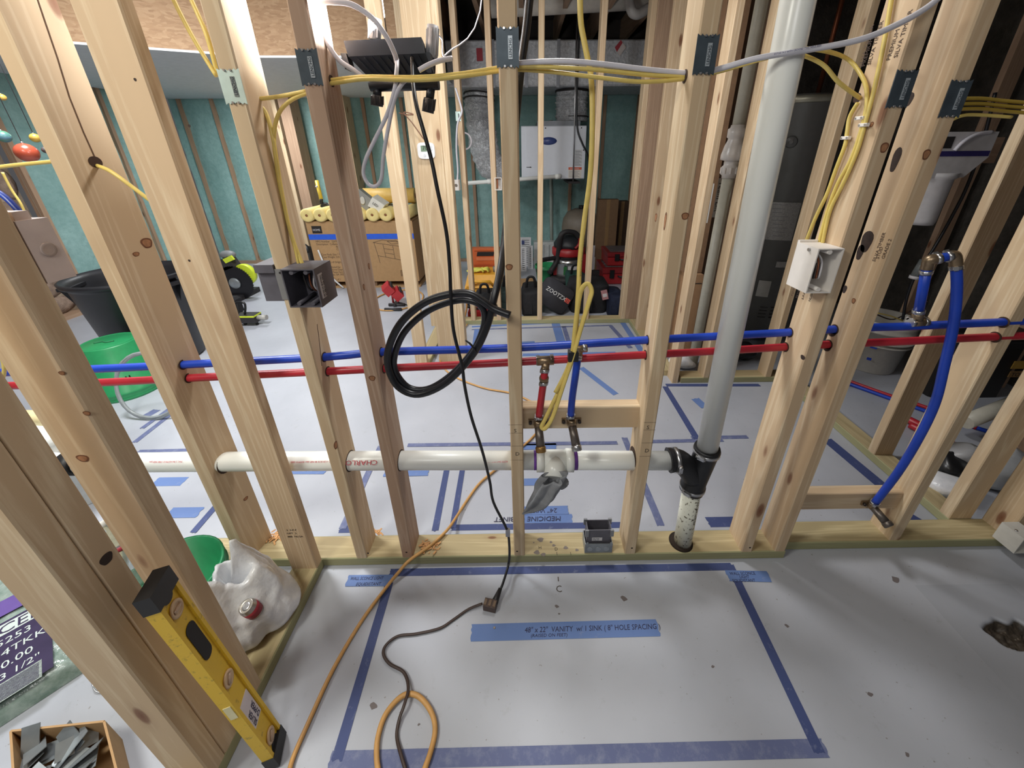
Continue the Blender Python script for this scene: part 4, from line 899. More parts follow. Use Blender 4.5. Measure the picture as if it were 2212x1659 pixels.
def knot(par, c, axis, rx, rz, core=True, m=None):
    b = MB(); c = Vector(c); n = 18; ax = Vector(axis); s_ = Vector((abs(ax.y), abs(ax.x), 0)).normalized()
    pt = lambda k, f, o: c+s_*rx*f*math.cos(k)*(1+.12*math.sin(3*k))+Vector((0, 0, rz*f*math.sin(k)*(1+.1*math.cos(2*k))))+ax*o
    ks = [2*math.pi*i/n for i in range(n)]
    b.prism([pt(k, 1, .0) for k in ks], ax*.0004).build('knot', m or M_KN, par)
    if core:
        b = MB(); b.prism([pt(k, .72, .0004) for k in ks], ax*.0002).build('knot_heart', M_KC, par)
stn = {}
for o in C.objects:
    if o.name.startswith('stud') and o.get('label'): stn[o['label'][:22]] = o
L1_, L2_ = stn['corner stud stamped NL'], stn['knotty stud behind the']; L3_ = stn['rear stud of the doubl']
FY = (0, -1, 0)
knot(S[M3], at(1100, 577, Y=YF), FY, .0085, .0085); knot(S[M4], at(1480, 467, Y=YF), FY, .0085, .009); knot(S[M5], at(1910, 319, Y=YF), FY, .0085, .0115); knot(S[M6], at(2001, 334, Y=YF), FY, .008, .012)
for q, rx, rz in (((1417, 470), .008, .012), ((1437, 478), .007, .024)): knot(S[M4], at(*q, X=M4), (-1, 0, 0), rx, rz)
knot(S[M5], at(1734, 772, X=M5), (-1, 0, 0), .008, .007, False, M_SAP); knot(S[M5], at(1883, 269, X=M5), (-1, 0, 0), .005, .006)
for q, rx, rz in (((1872, 522), .016, .030), ((1858, 545), .010, .022), ((1935, 345), .010, .030), ((1962, 215), .012, .016), ((1825, 625), .006, .012)): knot(S[M6], at(*q, X=M6), (-1, 0, 0), rx, rz, False, M_SAP)
knot(S[M6], at(1844, 650, X=M6), (-1, 0, 0), .006, .008)
knot(S[SA], at_sa(317, 525), (1, -.28, 0), .012, .014); knot(S[SA], at_sa(294, 549), (1, -.28, 0), .007, .006); knot(S[SA], at_sa(531, 1077), (1, -.28, 0), .008, .007)
for q, rx, rz in (((179, 990), .0105, .0085), ((134, 806), .005, .004), ((188, 893), .006, .005)): knot(L2_, at(*q, Y=.523), FY, rx, rz)
knot(L3_, at(230, 1207, X=XL1), (1, 0, 0), .010, .011, False, M_SAP); knot(S[M1], at(725, 962, X=M1+T), (1, 0, 0), .010, .014, True)
knot(S[M2], at(786, 620, X=M2+T), (1, 0, 0), .005, .009); knot(S[M2], at(797, 575, X=M2+T), (1, 0, 0), .005, .009); knot(S[M2], at(804, 817, Y=YF), FY, .009, .009)
for q, Y in (((409, 272), .866), ((409, 563), .866), ((292, 172), .866)): knot(L1_, at(*q, Y=Y), FY, .0025, .003, False, M_SAP)
# nail heads at the stud feet
for q, par in (((795, 1195), S[M1]), ((878, 1193), S[M2]), ((1117, 1191), S[M3]), ((1365, 1184), S[M4]), ((1620, 1183), S[M5])): knot(par, at(*q, Y=YF), FY, .0035, .0035, False, M_SAP)
crack([(78, -10), (100, 55), (124, 125), (150, 210), (180, 285), (207, 345)], None, S[SA])
crack([(685, 700), (690, 740), (695, 790)], M1+T, S[M1])
# paint blots and letters on the plate
for a, b, r in ((1168, 1166, .011), (1190, 1171, .005), (1153, 1172, .003), (1196, 1178, .006), (1222, 1183, .008), (1160, 1193, .010), (1174, 1198, .008), (1246, 1188, .006)):
    p = at(a, b, Z=T); q = MB(); q.prism([(p.x+r*math.cos(k)*(1+.3*math.sin(3*k+a)), p.y+r*.8*math.sin(k), T) for k in [i*.4833 for i in range(13)]], (0, 0, .0004)); q.build('paint_blot', mat('blot_grey', (122, 112, 106), .8), wf)
for tx, a, b in (('H', 1163, 1186), ('D', 1198, 1189), ('I', 1202, 1199), ('I', 1232, 1199)): text(tx, .016, at(a, b, Z=T+.0004), (1, 0, 0), (0, 1, 0), M_PENCIL, wf, 'pencil_letter', .0001)
# little heaps of sawdust on the plate
def chips(c, n, rad, seed):
    b = MB(); r = random.Random(seed)
    for i in range(n):
        p = Vector(c)+Vector((r.gauss(0, rad), r.gauss(0, rad*.7), r.uniform(.0005, rad*.35))); d = Vector((r.uniform(-1, 1), r.uniform(-1, 1), r.uniform(-.3, .3))).normalized()*r.uniform(.003, .010)
        b.obox(p, d, d.cross(Vector((0, 0, 1)))*.35, (0, 0, .0008))
    return b
chips(at(592, 1160, Z=T), 70, .016, 1).build('wood_shavings', mat('shaving_tan', (206, 156, 104), .8), None, 'small heap of wood shavings at the foot of the split stud', 'shavings', None, 'stuff')
chips(at(815, 1152, Z=T), 18, .008, 2).build('wood_shavings', mat('shaving_tan', (206, 156, 104), .8), None, 'few wood shavings on the plate behind the box stud', 'shavings', None, 'stuff')
chips((-.36, .94, T), 40, .02, 3).build('sawdust', mat('shaving_tan', (206, 156, 104), .8), None, 'sawdust scattered on the plate beside the reddish stud', 'sawdust', None, 'stuff')

# ------------------------------------------------------------------ yellow spirit level leaning on the return wall
lv = thing('spirit_level', 'yellow box spirit level with black end caps, leaning on the doubled end post', 'spirit level', at(585, 1625, Z=0))
LB = at(588, 1622, Z=.006)+Vector((.012, 0, 0)); LT = at(328, 1262, X=-.672)
la = (LT-LB).normalized(); Llen = (LT-LB).length
toward = (EYE-(LB+LT)/2).normalized()
fn = Vector((.957, .29, .10)); fn = (fn-la*fn.dot(la)).normalized()
wide = la.cross(fn).normalized()*1.0
if wide.y < 0: wide = -wide
HW, HT = .0295, .0115
# the face with the vials looks at the viewer's right, the narrow edge looks at the viewer
def lvl(a, u, n_): return LB+la*(a*Llen)+wide*(u*HW)+fn*(n_*HT)
M_LVL = NT('level_yellow'); v = M_LVL.coords(); n = M_LVL.noise(v, 60, 5, .75); M_LVL.out(M_LVL.mix(M_LVL.ramp(n, [(.57, (0, 0, 0, 1)), (.72, (.75, .75, .75, 1))]), hexc(226, 186, 52), hexc(112, 92, 44))); M_LVL.set(Roughness=.5)
b = MB()
mid = (LB+LT)/2
# I section: two flanges and a thinner web
b.obox(mid+wide*(HW-.004), la*(Llen/2-.02), wide*.004, fn*HT); b.obox(mid-wide*(HW-.004), la*(Llen/2-.02), wide*.004, fn*HT); b.obox(mid, la*(Llen/2-.02), wide*(HW-.007), fn*(HT*.55))
b.build('level_body', M_LVL.m, lv)
for e_, s_ in ((0, 1), (1, -1)):
    b = MB(); c = lvl(e_, 0, 0)+la*(.018*s_); b.obox(c, la*.020, wide*(HW+.0015), fn*(HT+.0015))
    b.tube([c+la*.02*s_-fn*(HT*.7), c+la*.02*s_+fn*(HT*.7)], .015, 16); b.build('end_cap', M_RUBBER, lv)
def slot(a0, a1, hw, m, name, proud=.6):
    P = []; c0 = lvl(a0, 0, proud); c1 = lvl(a1, 0, proud)
    for k in range(9): q = math.pi*k/8; P.append(c0+wide*hw*math.cos(q)-la*hw*math.sin(q))
    for k in range(9): q = math.pi*k/8; P.append(c1-wide*hw*math.cos(q)+la*hw*math.sin(q))
    return MB().prism(P, fn*.0006).build(name, m, lv)
slot(.66, .78, .014, mat('slot_black', (30, 28, 30), .7), 'grip_slot')
M_VIAL = mat('vial_housing', (206, 176, 140), .35); M_VGL = mat('vial_fluid', (176, 150, 128), .15)
for a in (.88, .50, .11):
    c = lvl(a, 0, .58); MB().lathe(c, [(.0175, 0), (.0175, .003), (.013, .004), (.011, .002)], 24, fn).build('vial_housing', M_VIAL, lv)
    d = (wide*.7+la*.7) if a < .6 else wide; MB().tube([c-d*.010+fn*.003, c+d*.010+fn*.003], .0036, 10).build('vial', M_VGL, lv)
c = lvl(.40, -1.0, 0); MB().obox(c, la*.022, fn*.007, wide*.0012).build('top_vial_window', mat('window_pale', (222, 214, 170), .3), lv)
c = lvl(.30, 0, .58); MB().obox(c, la*.045, wide*.019, fn*.0008).build('sticker', mat('sticker_white', (212, 202, 204), .6), lv)
lu = fn.cross(la); M_SINK = mat('sticker_ink', (44, 42, 74), .6)
text('SILVER', .0155, lvl(.235, 0, .68)+lu*.003, la, lu, M_SINK, lv, stretch=1.02); text('D:PPER', .0155, lvl(.235, 0, .68)-lu*.014, la, lu, M_SINK, lv, stretch=1.02)

# ------------------------------------------------------------------ grocery bag with a can, on the return wall's plate
def bag_mat():
    t = NT('thin_white_plastic'); v = t.coords(); n = t.noise(v, 26, 4, .6)
    t.out(t.ramp(n, [(.3, hexc(214, 216, 222)), (.7, hexc(236, 237, 240))])); t.set(Roughness=.22, Transmission_Weight=.0, Subsurface_Weight=.0); t.bump(n, .45, .008); return t.m
M_BAG = bag_mat()
gb_ = thing('plastic_bag', 'crumpled white grocery bag standing open on the return wall plate', 'bag', at(545, 1330, Z=.04))
bc_ = Vector((-.818, .715, .02))
def bagf(u, v):
    a = 2*math.pi*u; k = v
    # outer wall rising to a rim with two tall handle peaks, then folding inside
    up = min(k/.68, 1); h = .02+.20*up+.085*max(0, math.cos(2*(a-1.35)))*up**2+.01*math.sin(5*a)*up
    r = .105*(1-.45*max(0, up-.55)/.45)+.012*math.sin(3*a+1)
    if k < .06: r *= .3+.7*k/.06
    if k > .68:
        f = (k-.68)/.32; h -= .13*f; r -= .040*f+.01
    w_ = 1+.16*mnoise.noise((math.cos(a)*2.4, math.sin(a)*2.4, k*4))
    cr = mnoise.noise((math.cos(a)*6, math.sin(a)*6, k*9))*.005
    p = bc_+Vector((math.cos(a)*(r*w_+cr)*.92, math.sin(a)*(r*w_+cr)*1.05, h+cr))
    p.x += -.035*up; 
    return p
MB().grid(bagf, 72, 44, True).build('bag_film', M_BAG, gb_)
MB().tube(catmull([at(521, 1387, Z=.052), at(545, 1376, Z=.055), at(565, 1372, Z=.05), at(588, 1357, Z=.045)], 5), .006, 8, flat=.35, ref=(0, 0, 1)).build('drawstring', mat('red_string', (176, 48, 62), .5), gb_)
can = thing('drink_can', 'small drink can with a red label inside the grocery bag', 'can', at(560, 1320, Z=.13))
cc = at(556, 1322, Z=.145); cax = Vector((-.15, -.25, .95)).normalized()
MB().lathe(cc, [(.016, 0), (.021, .006), (.021, .045), (.018, .053), (.0185, .055), (.015, .052)], 24, cax).build('can_body', mat('can_silver', (178, 172, 164), .3, .7), can)
MB().lathe(cc, [(.0212, .012), (.0212, .040)], 24, cax, smooth=True).build('can_label', mat('can_label_red', (150, 44, 58), .5), can)
MB().lathe(cc+cax*.052, [(.011, 0), (.010, .0015), (.006, .0008)], 18, cax).build('pull_ring', M_STEEL, can)

# ------------------------------------------------------------------ green bucket with bottle, insulation, carton of plates
M_GREEN = mat('green_plastic', (36, 132, 84), .35, var=.08); M_GREENB = mat('bright_green_plastic', (44, 142, 88), .35, var=.06)
def bucket(name, lbl, c, r0, r1, h, m, up=True, bail=False, extra=None, group=None):
    t = thing(name, lbl, 'bucket', c); c = Vector(c)
    if up: prof = [(r0*.97, 0), (r0, .006), (r1*.985, h*.8), (r1*1.04, h*.8), (r1*1.04, h*.83), (r1, h*.84), (r1*1.03, h*.9), (r1*1.03, h*.92), (r1, h*.93), (r1*1.03, h), (r1*.97, h), (r0*.95, .012)]
    else: prof = [(r1*.97, 0.0), (r1*1.03, 0), (r1*1.03, h*.04), (r1, h*.06), (r1*1.04, h*.12), (r1*1.04, h*.15), (r1*.985, h*.17), (r0, h-.006), (r0*.97, h), (r0*.90, h), (r0*.88, h-.006)]
    MB().lathe(c, prof, 36).build('bucket_shell', m, t)
    if bail:
        P = [c+Vector((r1*1.06*math.cos(q), -r1*.35*math.sin(q), h*.9-.10*math.sin(q))) for q in [math.pi*k/12 for k in range(13)]]
        if not up: P = [c+Vector((r1*1.12*math.cos(q), -r1*.25-r1*.98*math.sin(q), .004)) for q in [math.pi*k/12 for k in range(13)]]
        MB().tube(P, .0022, 6).build('bail_handle', M_STEEL, t)
    return t
bucket('bucket', 'dark green bucket standing behind the yellow level', (-1.06, .742, 0), .11, .13, .20, M_GREEN)
bt_ = thing('plastic_bottle', 'clear water bottle with a red band, poking out beside the green bucket', 'bottle', (-1.03, .86, .0))
q0 = at(252, 1190, Z=.30); q1 = at(228, 1142, Z=.36); ax_ = (q1-q0).normalized()
M_CLEAR = mat('clear_plastic', (196, 204, 204), .12, var=.15, nscale=60, Transmission_Weight=.75, IOR=1.2)
MB().lathe(q0-ax_*.12, [(.030, 0), (.032, .01), (.030, .05), (.032, .09), (.030, .13), (.024, .16), (.013, .185), (.013, .20)], 22, ax_).build('bottle_body', M_CLEAR, bt_)
MB().lathe(q0-ax_*.12, [(.0325, .115), (.0325, .128)], 22, ax_).build('label_band', mat('can_label_red', (150, 44, 58)), bt_)
MB().lathe(q0-ax_*.12, [(.015, .198), (.015, .214), (.013, .216)], 18, ax_).build('bottle_cap', mat('cap_white', (222, 222, 218), .4), bt_)
# insulation bundle
ins = thing('insulation_package', 'plastic wrapped bundle of faced insulation with a purple printed label, at the left edge', 'insulation bundle', at(60, 1420, Z=0))
i0 = at(192, 1446, Z=0); i1 = at(0, 1572, Z=0); e1 = (i1-i0).normalized(); e2 = Vector((-e1.y, e1.x, 0));
if e2.x > 0: e2 = -e2
IH = .055
def insf(u, v):
    L_, W_ = .62, .60
    x = (u-.0)*L_; y = v*W_
    ed = min(u, 1-u, v, 1-v)*14
    z = IH*min(1, math.sqrt(max(0, ed*(2-ed))) if ed < 1 else 1)
    z += (.006*mnoise.noise((x*9, y*9, 0))+.004*mnoise.noise((x*25, y*25, 3)))*min(1, ed)
    return i0+e1*x+e2*y+Vector((0, 0, max(z, .001)+.0005))
def insmat():
    t = NT('shrink_wrap_green'); v = t.coords(); n = t.noise(v, 14, 5, .7)
    t.out(t.ramp(n, [(.35, hexc(104, 126, 116)), (.6, hexc(152, 166, 160)), (.75, hexc(190, 196, 198))])); t.set(Roughness=.2); t.bump(n, .6, .006); return t.m
MB().grid(insf, 60, 60, True, True).build('wrapped_batts', insmat(), ins)
def onins(a, b, dz=.0075): q = i0+e1*a+e2*b; return Vector((q.x, q.y, IH+dz))
M_PURP = mat('label_purple', (58, 50, 78), .3, var=.22, nscale=14); M_PURPL = mat('label_light_purple', (104, 84, 150), .3)
MB().prism([onins(.045, .02), onins(.30, .02), onins(.30, .30), onins(.045, .30)], (0, 0, .001)).build('printed_label', M_PURP, ins)
MB().prism([onins(.05, .33), onins(.20, .33), onins(.20, .40), onins(.05, .40)], (0, 0, .001)).build('printed_label', M_PURPL, ins)
rd = -e1
M_LT = mat('label_pale_ink', (196, 206, 204), .5)
MB().prism([onins(.060, .245, .0087), onins(.30, .245, .0087), onins(.30, .290, .0087), onins(.060, .290, .0087)], (0, 0, .0004)).build('word_panel', M_LT, ins)
text('FACED', .050, onins(.205, .250, .0095), rd, e2, M_PURP, ins)
text('5253', .034, onins(.150, .205, .009), rd, e2, M_LT, ins); text('4A94TKK', .034, onins(.195, .162, .009), rd, e2, M_LT, ins); text('40.00', .034, onins(.155, .118, .009), rd, e2, M_LT, ins); text('3 1/2"', .030, onins(.140, .080, .009), rd, e2, M_LT, ins)
MB().prism([onins(.065, .010, .0090), onins(.165, .010, .0090), onins(.165, .070, .0090), onins(.065, .070, .0090)], (0, 0, .0004)).build('bar_code', mat('barcode_grey', (140, 150, 146), .5, nscale=200, var=.3), ins)
for k in range(12): MB().prism([onins(.070, .014+.0044*k, .0096), onins(.160, .014+.0044*k, .0096), onins(.160, .0162+.0044*k, .0096), onins(.070, .0162+.0044*k, .0096)], (0, 0, .0002)).build('bar', M_PURP, ins)
wr_ = MB().tube(catmull([at(203, 1452, Z=.01), at(200, 1480, Z=.012), at(212, 1496, Z=.004), at(240, 1494, Z=.003)], 5), .0016, 6).build('wire_offcut', M_STEEL, None, 'thin bent wire on the floor beside the insulation bundle', 'wire')
# carton of nail plates
cb = thing('cardboard_box', 'open cardboard box of loose metal plates at the bottom left corner', 'box', at(150, 1630, Z=0))
M_CARD = mat('cardboard', (176, 140, 98), .8, var=.06, bump=.05); M_CARDD = mat('cardboard_dark', (128, 100, 74), .85)
k0, k1, k2, k3 = Vector((-1.235, .452, 0)), Vector((-1.020, .462, 0)), Vector((-.955, .412, 0)), Vector((-1.17, .28, 0))
k3 = k0+(k2-k1)*2.2; k2 = k1+(k2-k1)*2.2
H_ = .085
def wallp(a, b, h0, h1, t=.004):
    d = (b-a).normalized(); n_ = Vector((-d.y, d.x, 0)); return MB().prism([a, b, b+Vector((0, 0, h1)), a+Vector((0, 0, h0))], n_*t)
wallp(k0, k1, H_, H_*1.12).build('back_wall', M_CARD, cb); wallp(k1, k2, H_*1.12, H_).build('side_wall', M_CARD, cb); wallp(k0, k3, H_, H_).build('side_wall', M_CARD, cb)
MB().prism([k0, k1, k2, k3], (0, 0, .004)).build('box_bottom', M_CARD, cb)
d = (k2-k1).normalized(); n_ = Vector((d.y, -d.x, 0));
if n_.x < 0: n_ = -n_
s0 = k1+d*.02+n_*.0005; MB().prism([s0+Vector((0, 0, .012)), s0+d*.075+Vector((0, 0, .012)), s0+d*.075+Vector((0, 0, .062)), s0+Vector((0, 0, .062))], n_*.0006).build('label', M_LABEL, cb)
for k in range(8):
    a = s0+d*(.008+.004*k)+n_*.0008; MB().prism([a+Vector((0, 0, .034)), a+d*.002+Vector((0, 0, .034)), a+d*.002+Vector((0, 0, .058)), a+Vector((0, 0, .058))], n_*.0003).build('bar', M_BLACKINK, cb)
r = random.Random(5)
for i in range(16):
    c = k0+(k1-k0)*r.uniform(.06, .82)+(k3-k0)*r.uniform(.10, .9)+Vector((0, 0, .045+.028*r.random()))
    d1 = Vector((r.uniform(-1, 1), r.uniform(-1, 1), r.uniform(-.5, .5))).normalized(); d2 = d1.orthogonal().normalized(); d2 = Matrix.Rotation(r.uniform(-.7, .7), 3, d1) @ Vector((0, 0, 1)).cross(d1).normalized()
    n3 = d1.cross(d2)
    MB().obox(c, d1*.034, d2*.018, n3*.0009).build('metal_plate', M_GALV, None, 'loose galvanised plate in the open cardboard box', 'metal plate', 'loose plates in the cardboard box')
# ------------------------------------------------------------------ the work light hung behind the near studs
M_LAMP = mat('lamp_black', (30, 33, 40), .38, .2, .15); M_LAMPG = mat('lamp_grip', (46, 44, 46), .6)
wlt = thing('work_light', 'black flood work light on its tube stand, hung facing away behind the near studs', 'work light', at(845, 240, Y=1.012))
la0 = at(742, 88, Y=.995); la1 = at(910, 80, Y=.995); lb0 = at(752, 122, Y=.995); lb1 = at(918, 115, Y=.995); lc0 = at(795, 166, Y=1.008); lc1 = at(938, 160, Y=1.008)
dy = Vector((-.012, .085, .006))
MB().prism([la0, la1, lb1, lb0], dy).build('housing', M_LAMP, wlt)
b = MB(); b.add([lb0, lb1, lc1, lc0, lb0+dy, lb1+dy, lc1+dy*.55, lc0+dy*.55], [(0, 3, 2, 1), (0, 4, 7, 3), (1, 2, 6, 5), (3, 7, 6, 2), (4, 5, 6, 7), (0, 1, 5, 4)]); b.build('heat_sink', M_LAMP, wlt)
for k in range(9):
    f = .10+.10*k; p = lb0.lerp(lb1, f); q = lc0.lerp(lc1, f); MB().obox((p+q)/2+Vector((0, -.003, 0)), (.0015, 0, 0), (0, .004, 0), (q-p)*.42).build('cooling_fin', M_LAMP, wlt)
em = NT('lamp_lens'); em.b.inputs['Emission Color'].default_value = (.95, .98, 1, 1); em.b.inputs['Emission Strength'].default_value = 9.0
MB().prism([la0+dy*1.01+Vector((.012, 0, -.006)), la1+dy*1.01+Vector((-.012, 0, -.006)), lb1+dy*1.01+Vector((-.012, 0, .0)), lb0+dy*1.01+Vector((.012, 0, .0))], dy*.03).build('lens', em.m, wlt)
for a, b_ in ((at(747, 118, Y=1.018), at(757, 152, Y=1.012)), (at(925, 116, Y=1.018), at(930, 160, Y=1.018))):
    MB().obox((a+b_)/2, (.006, 0, 0), (0, .014, 0), (b_-a)*.5).build('side_bracket', M_LAMP, wlt)
t0 = at(800, 184, Y=1.012); t1 = at(948, 180, Y=1.012); MB().tube([t0, t1], .0135, 14).build('stand_tube', M_LAMP, wlt)
for x0_, y0_, x1_, y1_, m in ((815, 190, 815, 229, M_LAMPG), (931, 190, 925, 243, M_LAMPG), (931, 175, 935, 55, mat('lamp_grip_lit', (150, 152, 158), .5)), (808, 120, 810, 40, mat('lamp_grip_lit', (150, 152, 158), .5))):  # upper feet: the lamp's glow is put into a paler grip colour
    Yv = 1.012 if y1_ > 200 else 1.06
    a, b_ = at(x0_, y0_, Y=Yv), at(x1_, y1_, Y=Yv)
    MB().tube([a, a.lerp(b_, .5)], .0095, 12).build('stand_leg', M_LAMP, wlt)
    fo = MB(); fo.tube([a.lerp(b_, .42), a.lerp(b_, .46), b_], [.0115, .0135, .0125], 14)
    for k in range(8): q = 2*math.pi*k/8; fo.obox(a.lerp(b_, .7)+Vector((math.cos(q)*.0130, math.sin(q)*.0130, 0)), (.0016, 0, 0), (0, .0016, 0), (b_-a)*.24)
    fo.build('rubber_foot', m, wlt)

MB().tube(catmull([at(941, 72, Y=1.06), at(955, 85, Y=1.09), at(966, 115, Y=1.12), Vector((-.10, 1.3, 1.75)), Vector((-.10, 1.3, 2.44))], 6), .0018, 6).build('hanging_wire', M_WHC, wlt)
MB().tube([Vector((-.30, 1.04, 1.55)), Vector((-.30, 1.04, 2.44))], .0012, 5).build('hanging_wire', M_BLACKINK, wlt)
# ------------------------------------------------------------------ thermostat
tm = thing('thermostat', 'white thermostat with a small grey screen on the wide post', 'thermostat', at(922, 343, Y=2.35))
a = at(902, 308, Y=2.3545); b_ = at(942, 343, Y=2.3545)
cx, cz = (a.x+b_.x)/2, (a.z+b_.z)/2; hw, hh = (b_.x-a.x)/2, (a.z-b_.z)/2
P = []
for k in range(24):
    q = 2*math.pi*k/24; P.append((cx+hw*abs(math.cos(q))**.45*math.copysign(1, math.cos(q)), 2.3545, cz+hh*abs(math.sin(q))**.45*math.copysign(1, math.sin(q))))
MB().prism(P, (0, -.022, 0)).build('case', mat('thermostat_white', (226, 226, 228), .4), tm)
MB().box((cx-hw*.58, 2.3315, cz-hh*.1), (cx+hw*.12, 2.3325, cz+hh*.62)).build('screen', mat('lcd_grey_green', (112, 134, 112), .3), tm)
text('70', .030, (cx-hw*.40, 2.3312, cz+hh*.10), (1, 0, 0), (0, 0, 1), M_BLACKINK, tm)
for z_ in (.48, .12): MB().lathe((cx+hw*.62, 2.3325, cz+hh*z_), [(hw*.14, 0), (hw*.12, .003)], 14, (0, -1, 0)).build('button', mat('button_grey', (196, 198, 202), .5), tm)
MB().lathe((cx-hw*.2, 2.3325, cz-hh*.6), [(hw*.16, 0), (hw*.14, .003)], 14, (0, -1, 0)).build('button', mat('button_grey', (196, 198, 202), .5), tm)
cable('thin_wire', 'thin brown thermostat wire looping across the wide post', 'cable', [(862, 244, 2.34), (880, 248, 2.33), (893, 247, 2.335), (872, 243, 2.33), (890, 265, 2.33), (915, 300, 2.34)], .003, mat('thermostat_wire', (120, 84, 66), .6))

# ------------------------------------------------------------------ vanity carton, paper rolls and what lies on it
vb = thing('cardboard_carton', 'big vanity carton with a blue tape band and a printed drawing, against the far wall', 'box', at(790, 620, Z=0))
vx0, vx1, vy0, vy1, vz = -2.235, -1.145, 4.02, 4.62, .715
MB().box((vx0, vy0, .075), (vx1, vy1, vz)).build('carton_body', M_CARD, vb)
MB().box((vx0, vy0-.002, vz-.004), (vx1, vy1, vz+.004)).build('top_flap', M_CARD, vb)
for x in (vx0+.03, -1.75, vx1-.16): MB().box((x, vy0+.02, .02), (x+.13, vy1, .075)).build('pallet_foot', M_CARDD, vb)
MB().box((vx0, vy0+.01, .0), (vx1, vy1, .02)).build('pallet_board', M_CARD, vb)
MB().box((vx0, vy0-.0035, .535), (vx1+.0, vy0-.001, .590)).build('blue_tape_band', mat('bright_blue_tape', (44, 96, 216), .5), vb)
bk_ = M_BLACKINK
MB().box((vx0+.05, vy0-.002, .60), (vx0+.15, vy0-.0005, .675)).build('black_logo_patch', bk_, vb)
text('HOME', .030, (vx0+.058, vy0-.0025, .625), (1, 0, 0), (0, 0, 1), M_LABEL, vb, stretch=.9)
M_PRT = mat('brown_print', (96, 76, 60), .8)
for i, (tx, dx) in enumerate((('MFG Number:  22070', 0), ('Description:  Collette 48 in', 0), ('Bath Vanity in', .20), ('Carrara White', .20), ('', 0), ('Case Pack: Size 1 Unit', .03), ('Case Weight: 225 lbs.', .03), ('', 0), ('Country of Origin: Vietnam', .03), ('', 0), ('Distributed by:', .05), ('The Home Depot', .05), ('2455 Paces Ferry Rd', .05), ('Atlanta, GA 30339', .05), ('', 0), ('Case 1 of 1', .06))):
    if tx: text(tx, .030, (vx0+.06+dx, vy0-.0012, .505-.0275*i), (1, 0, 0), (0, 0, 1), M_PRT, vb, stretch=.85)
def line3(P, m, par, name='printed_line', wd=.0022, y=vy0-.0008):
    for (x0_, z0_), (x1_, z1_) in zip(P, P[1:]):
        a, b_ = Vector((x0_, y, z0_)), Vector((x1_, y, z1_)); d = (b_-a).normalized(); n_ = Vector((-d.z, 0, d.x))*wd
        MB().prism([a-n_, b_-n_, b_+n_, a+n_], (0, -.0004, 0)).build(name, m, par)
bx_ = -1.58
for P in ([(bx_, .50), (bx_+.10, .525), (bx_+.36, .49), (bx_+.28, .455), (bx_, .50)], [(bx_+.01, .495), (bx_+.03, .36), (bx_+.27, .31), (bx_+.28, .455)], [(bx_+.03, .36), (bx_+.04, .28)], [(bx_+.27, .31), (bx_+.275, .24)], [(bx_+.10, .48), (bx_+.11, .345)], [(bx_+.20, .465), (bx_+.205, .325)], [(bx_+.105, .435), (bx_+.20, .42)], [(bx_+.11, .39), (bx_+.20, .372)], [(bx_+.15, .512), (bx_+.24, .520), (bx_+.28, .49), (bx_+.19, .482), (bx_+.15, .512)]): line3(P, M_PRT, vb)
for k in range(7): line3([(-1.335+.008*k, .13), (-1.335+.008*k, .20)], bk_, vb, 'bar', .0014)
M_ROLL = mat('cream_paper', (236, 214, 142), .6, var=.05); M_ROLLD = mat('cream_roll_end', (240, 222, 158), .6)
rx = [-2.19, -2.06, -1.93, -1.80, -1.665, -1.53, -1.395, -1.215]
rl_ = ['first and leftmost cream paper roll on the carton', 'second cream paper roll from the left on the carton', 'cream paper roll hidden behind the reddish stud, left one', 'cream paper roll hidden behind the reddish stud, right one', 'overlit cream paper roll just right of the reddish stud', 'cream paper roll under the small white box', 'cream paper roll left of the last one on the carton', 'last and rightmost cream paper roll on the carton']
for i, (x, lb) in enumerate(zip(rx, rl_)):
    r_ = .066; c = Vector((x, vy0-.03, vz+.004+r_))
    o = thing('paper_roll', lb, 'paper roll', (x, vy0+.25, vz+.004), 'paper rolls on the carton')
    MB().lathe(c, [(r_*.22, .0), (r_*.3, -.004), (r_*.8, -.002), (r_, .004), (r_, .52), (r_*.3, .522)], 26, (0, 1, 0)).build('roll_body', M_ROLL, o)
    MB().lathe(c+Vector((0, -.004, 0)), [(r_*.20, 0), (r_*.14, -.001), (r_*.10, .02)], 14, (0, 1, 0)).build('roll_core', mat('core_brown', (140, 92, 56), .8), o)
bigr = thing('paper_roll', 'long golden roll lying crosswise behind the cream rolls', 'paper roll', (-1.5, 4.42, vz+.136))
MB().lathe((-1.75, 4.42, vz+.215), [(.05, 0), (.08, .003), (.08, .56), (.05, .563)], 24, (1, 0, 0)).build('roll_body', mat('golden_wrap', (222, 184, 100), .5), bigr)
MB().lathe((-1.188, 4.42, vz+.215), [(.03, .0), (.02, .004)], 14, (1, 0, 0)).build('roll_core', mat('core_brown', (140, 92, 56)), bigr)
wb1 = thing('product_box', 'small white printed box lying on the cream rolls', 'box', at(822, 452, Y=4.08)); c = at(818, 441, Y=4.06)
MB().obox(c, Vector((.055, 0, -.040)), Vector((.010, .05, .008)), Vector((.030, 0, .042))).build('box_body', mat('white_card', (226, 222, 210), .6), wb1); 
text('LED', .035, c+Vector((-.045, -.058, .010)), (.8, 0, -.6), (.6, 0, .8), bk_, wb1)
wb2 = thing('plastic_clamshell', 'grey clamshell pack behind the reddish stud on the rolls', 'package', at(785, 445, Y=4.1)); c = at(788, 432, Y=4.08)
MB().obox(c, Vector((.050, .01, -.05)), Vector((0, .04, 0)), Vector((.030, 0, .060))).build('pack_body', mat('pack_grey', (150, 148, 140), .4), wb2); MB().lathe(c+Vector((-.01, -.042, 0)), [(.030, 0), (.022, -.003)], 16, (0, 1, 0), sy=1.5).build('pack_window', mat('pack_white', (206, 202, 190)), wb2)
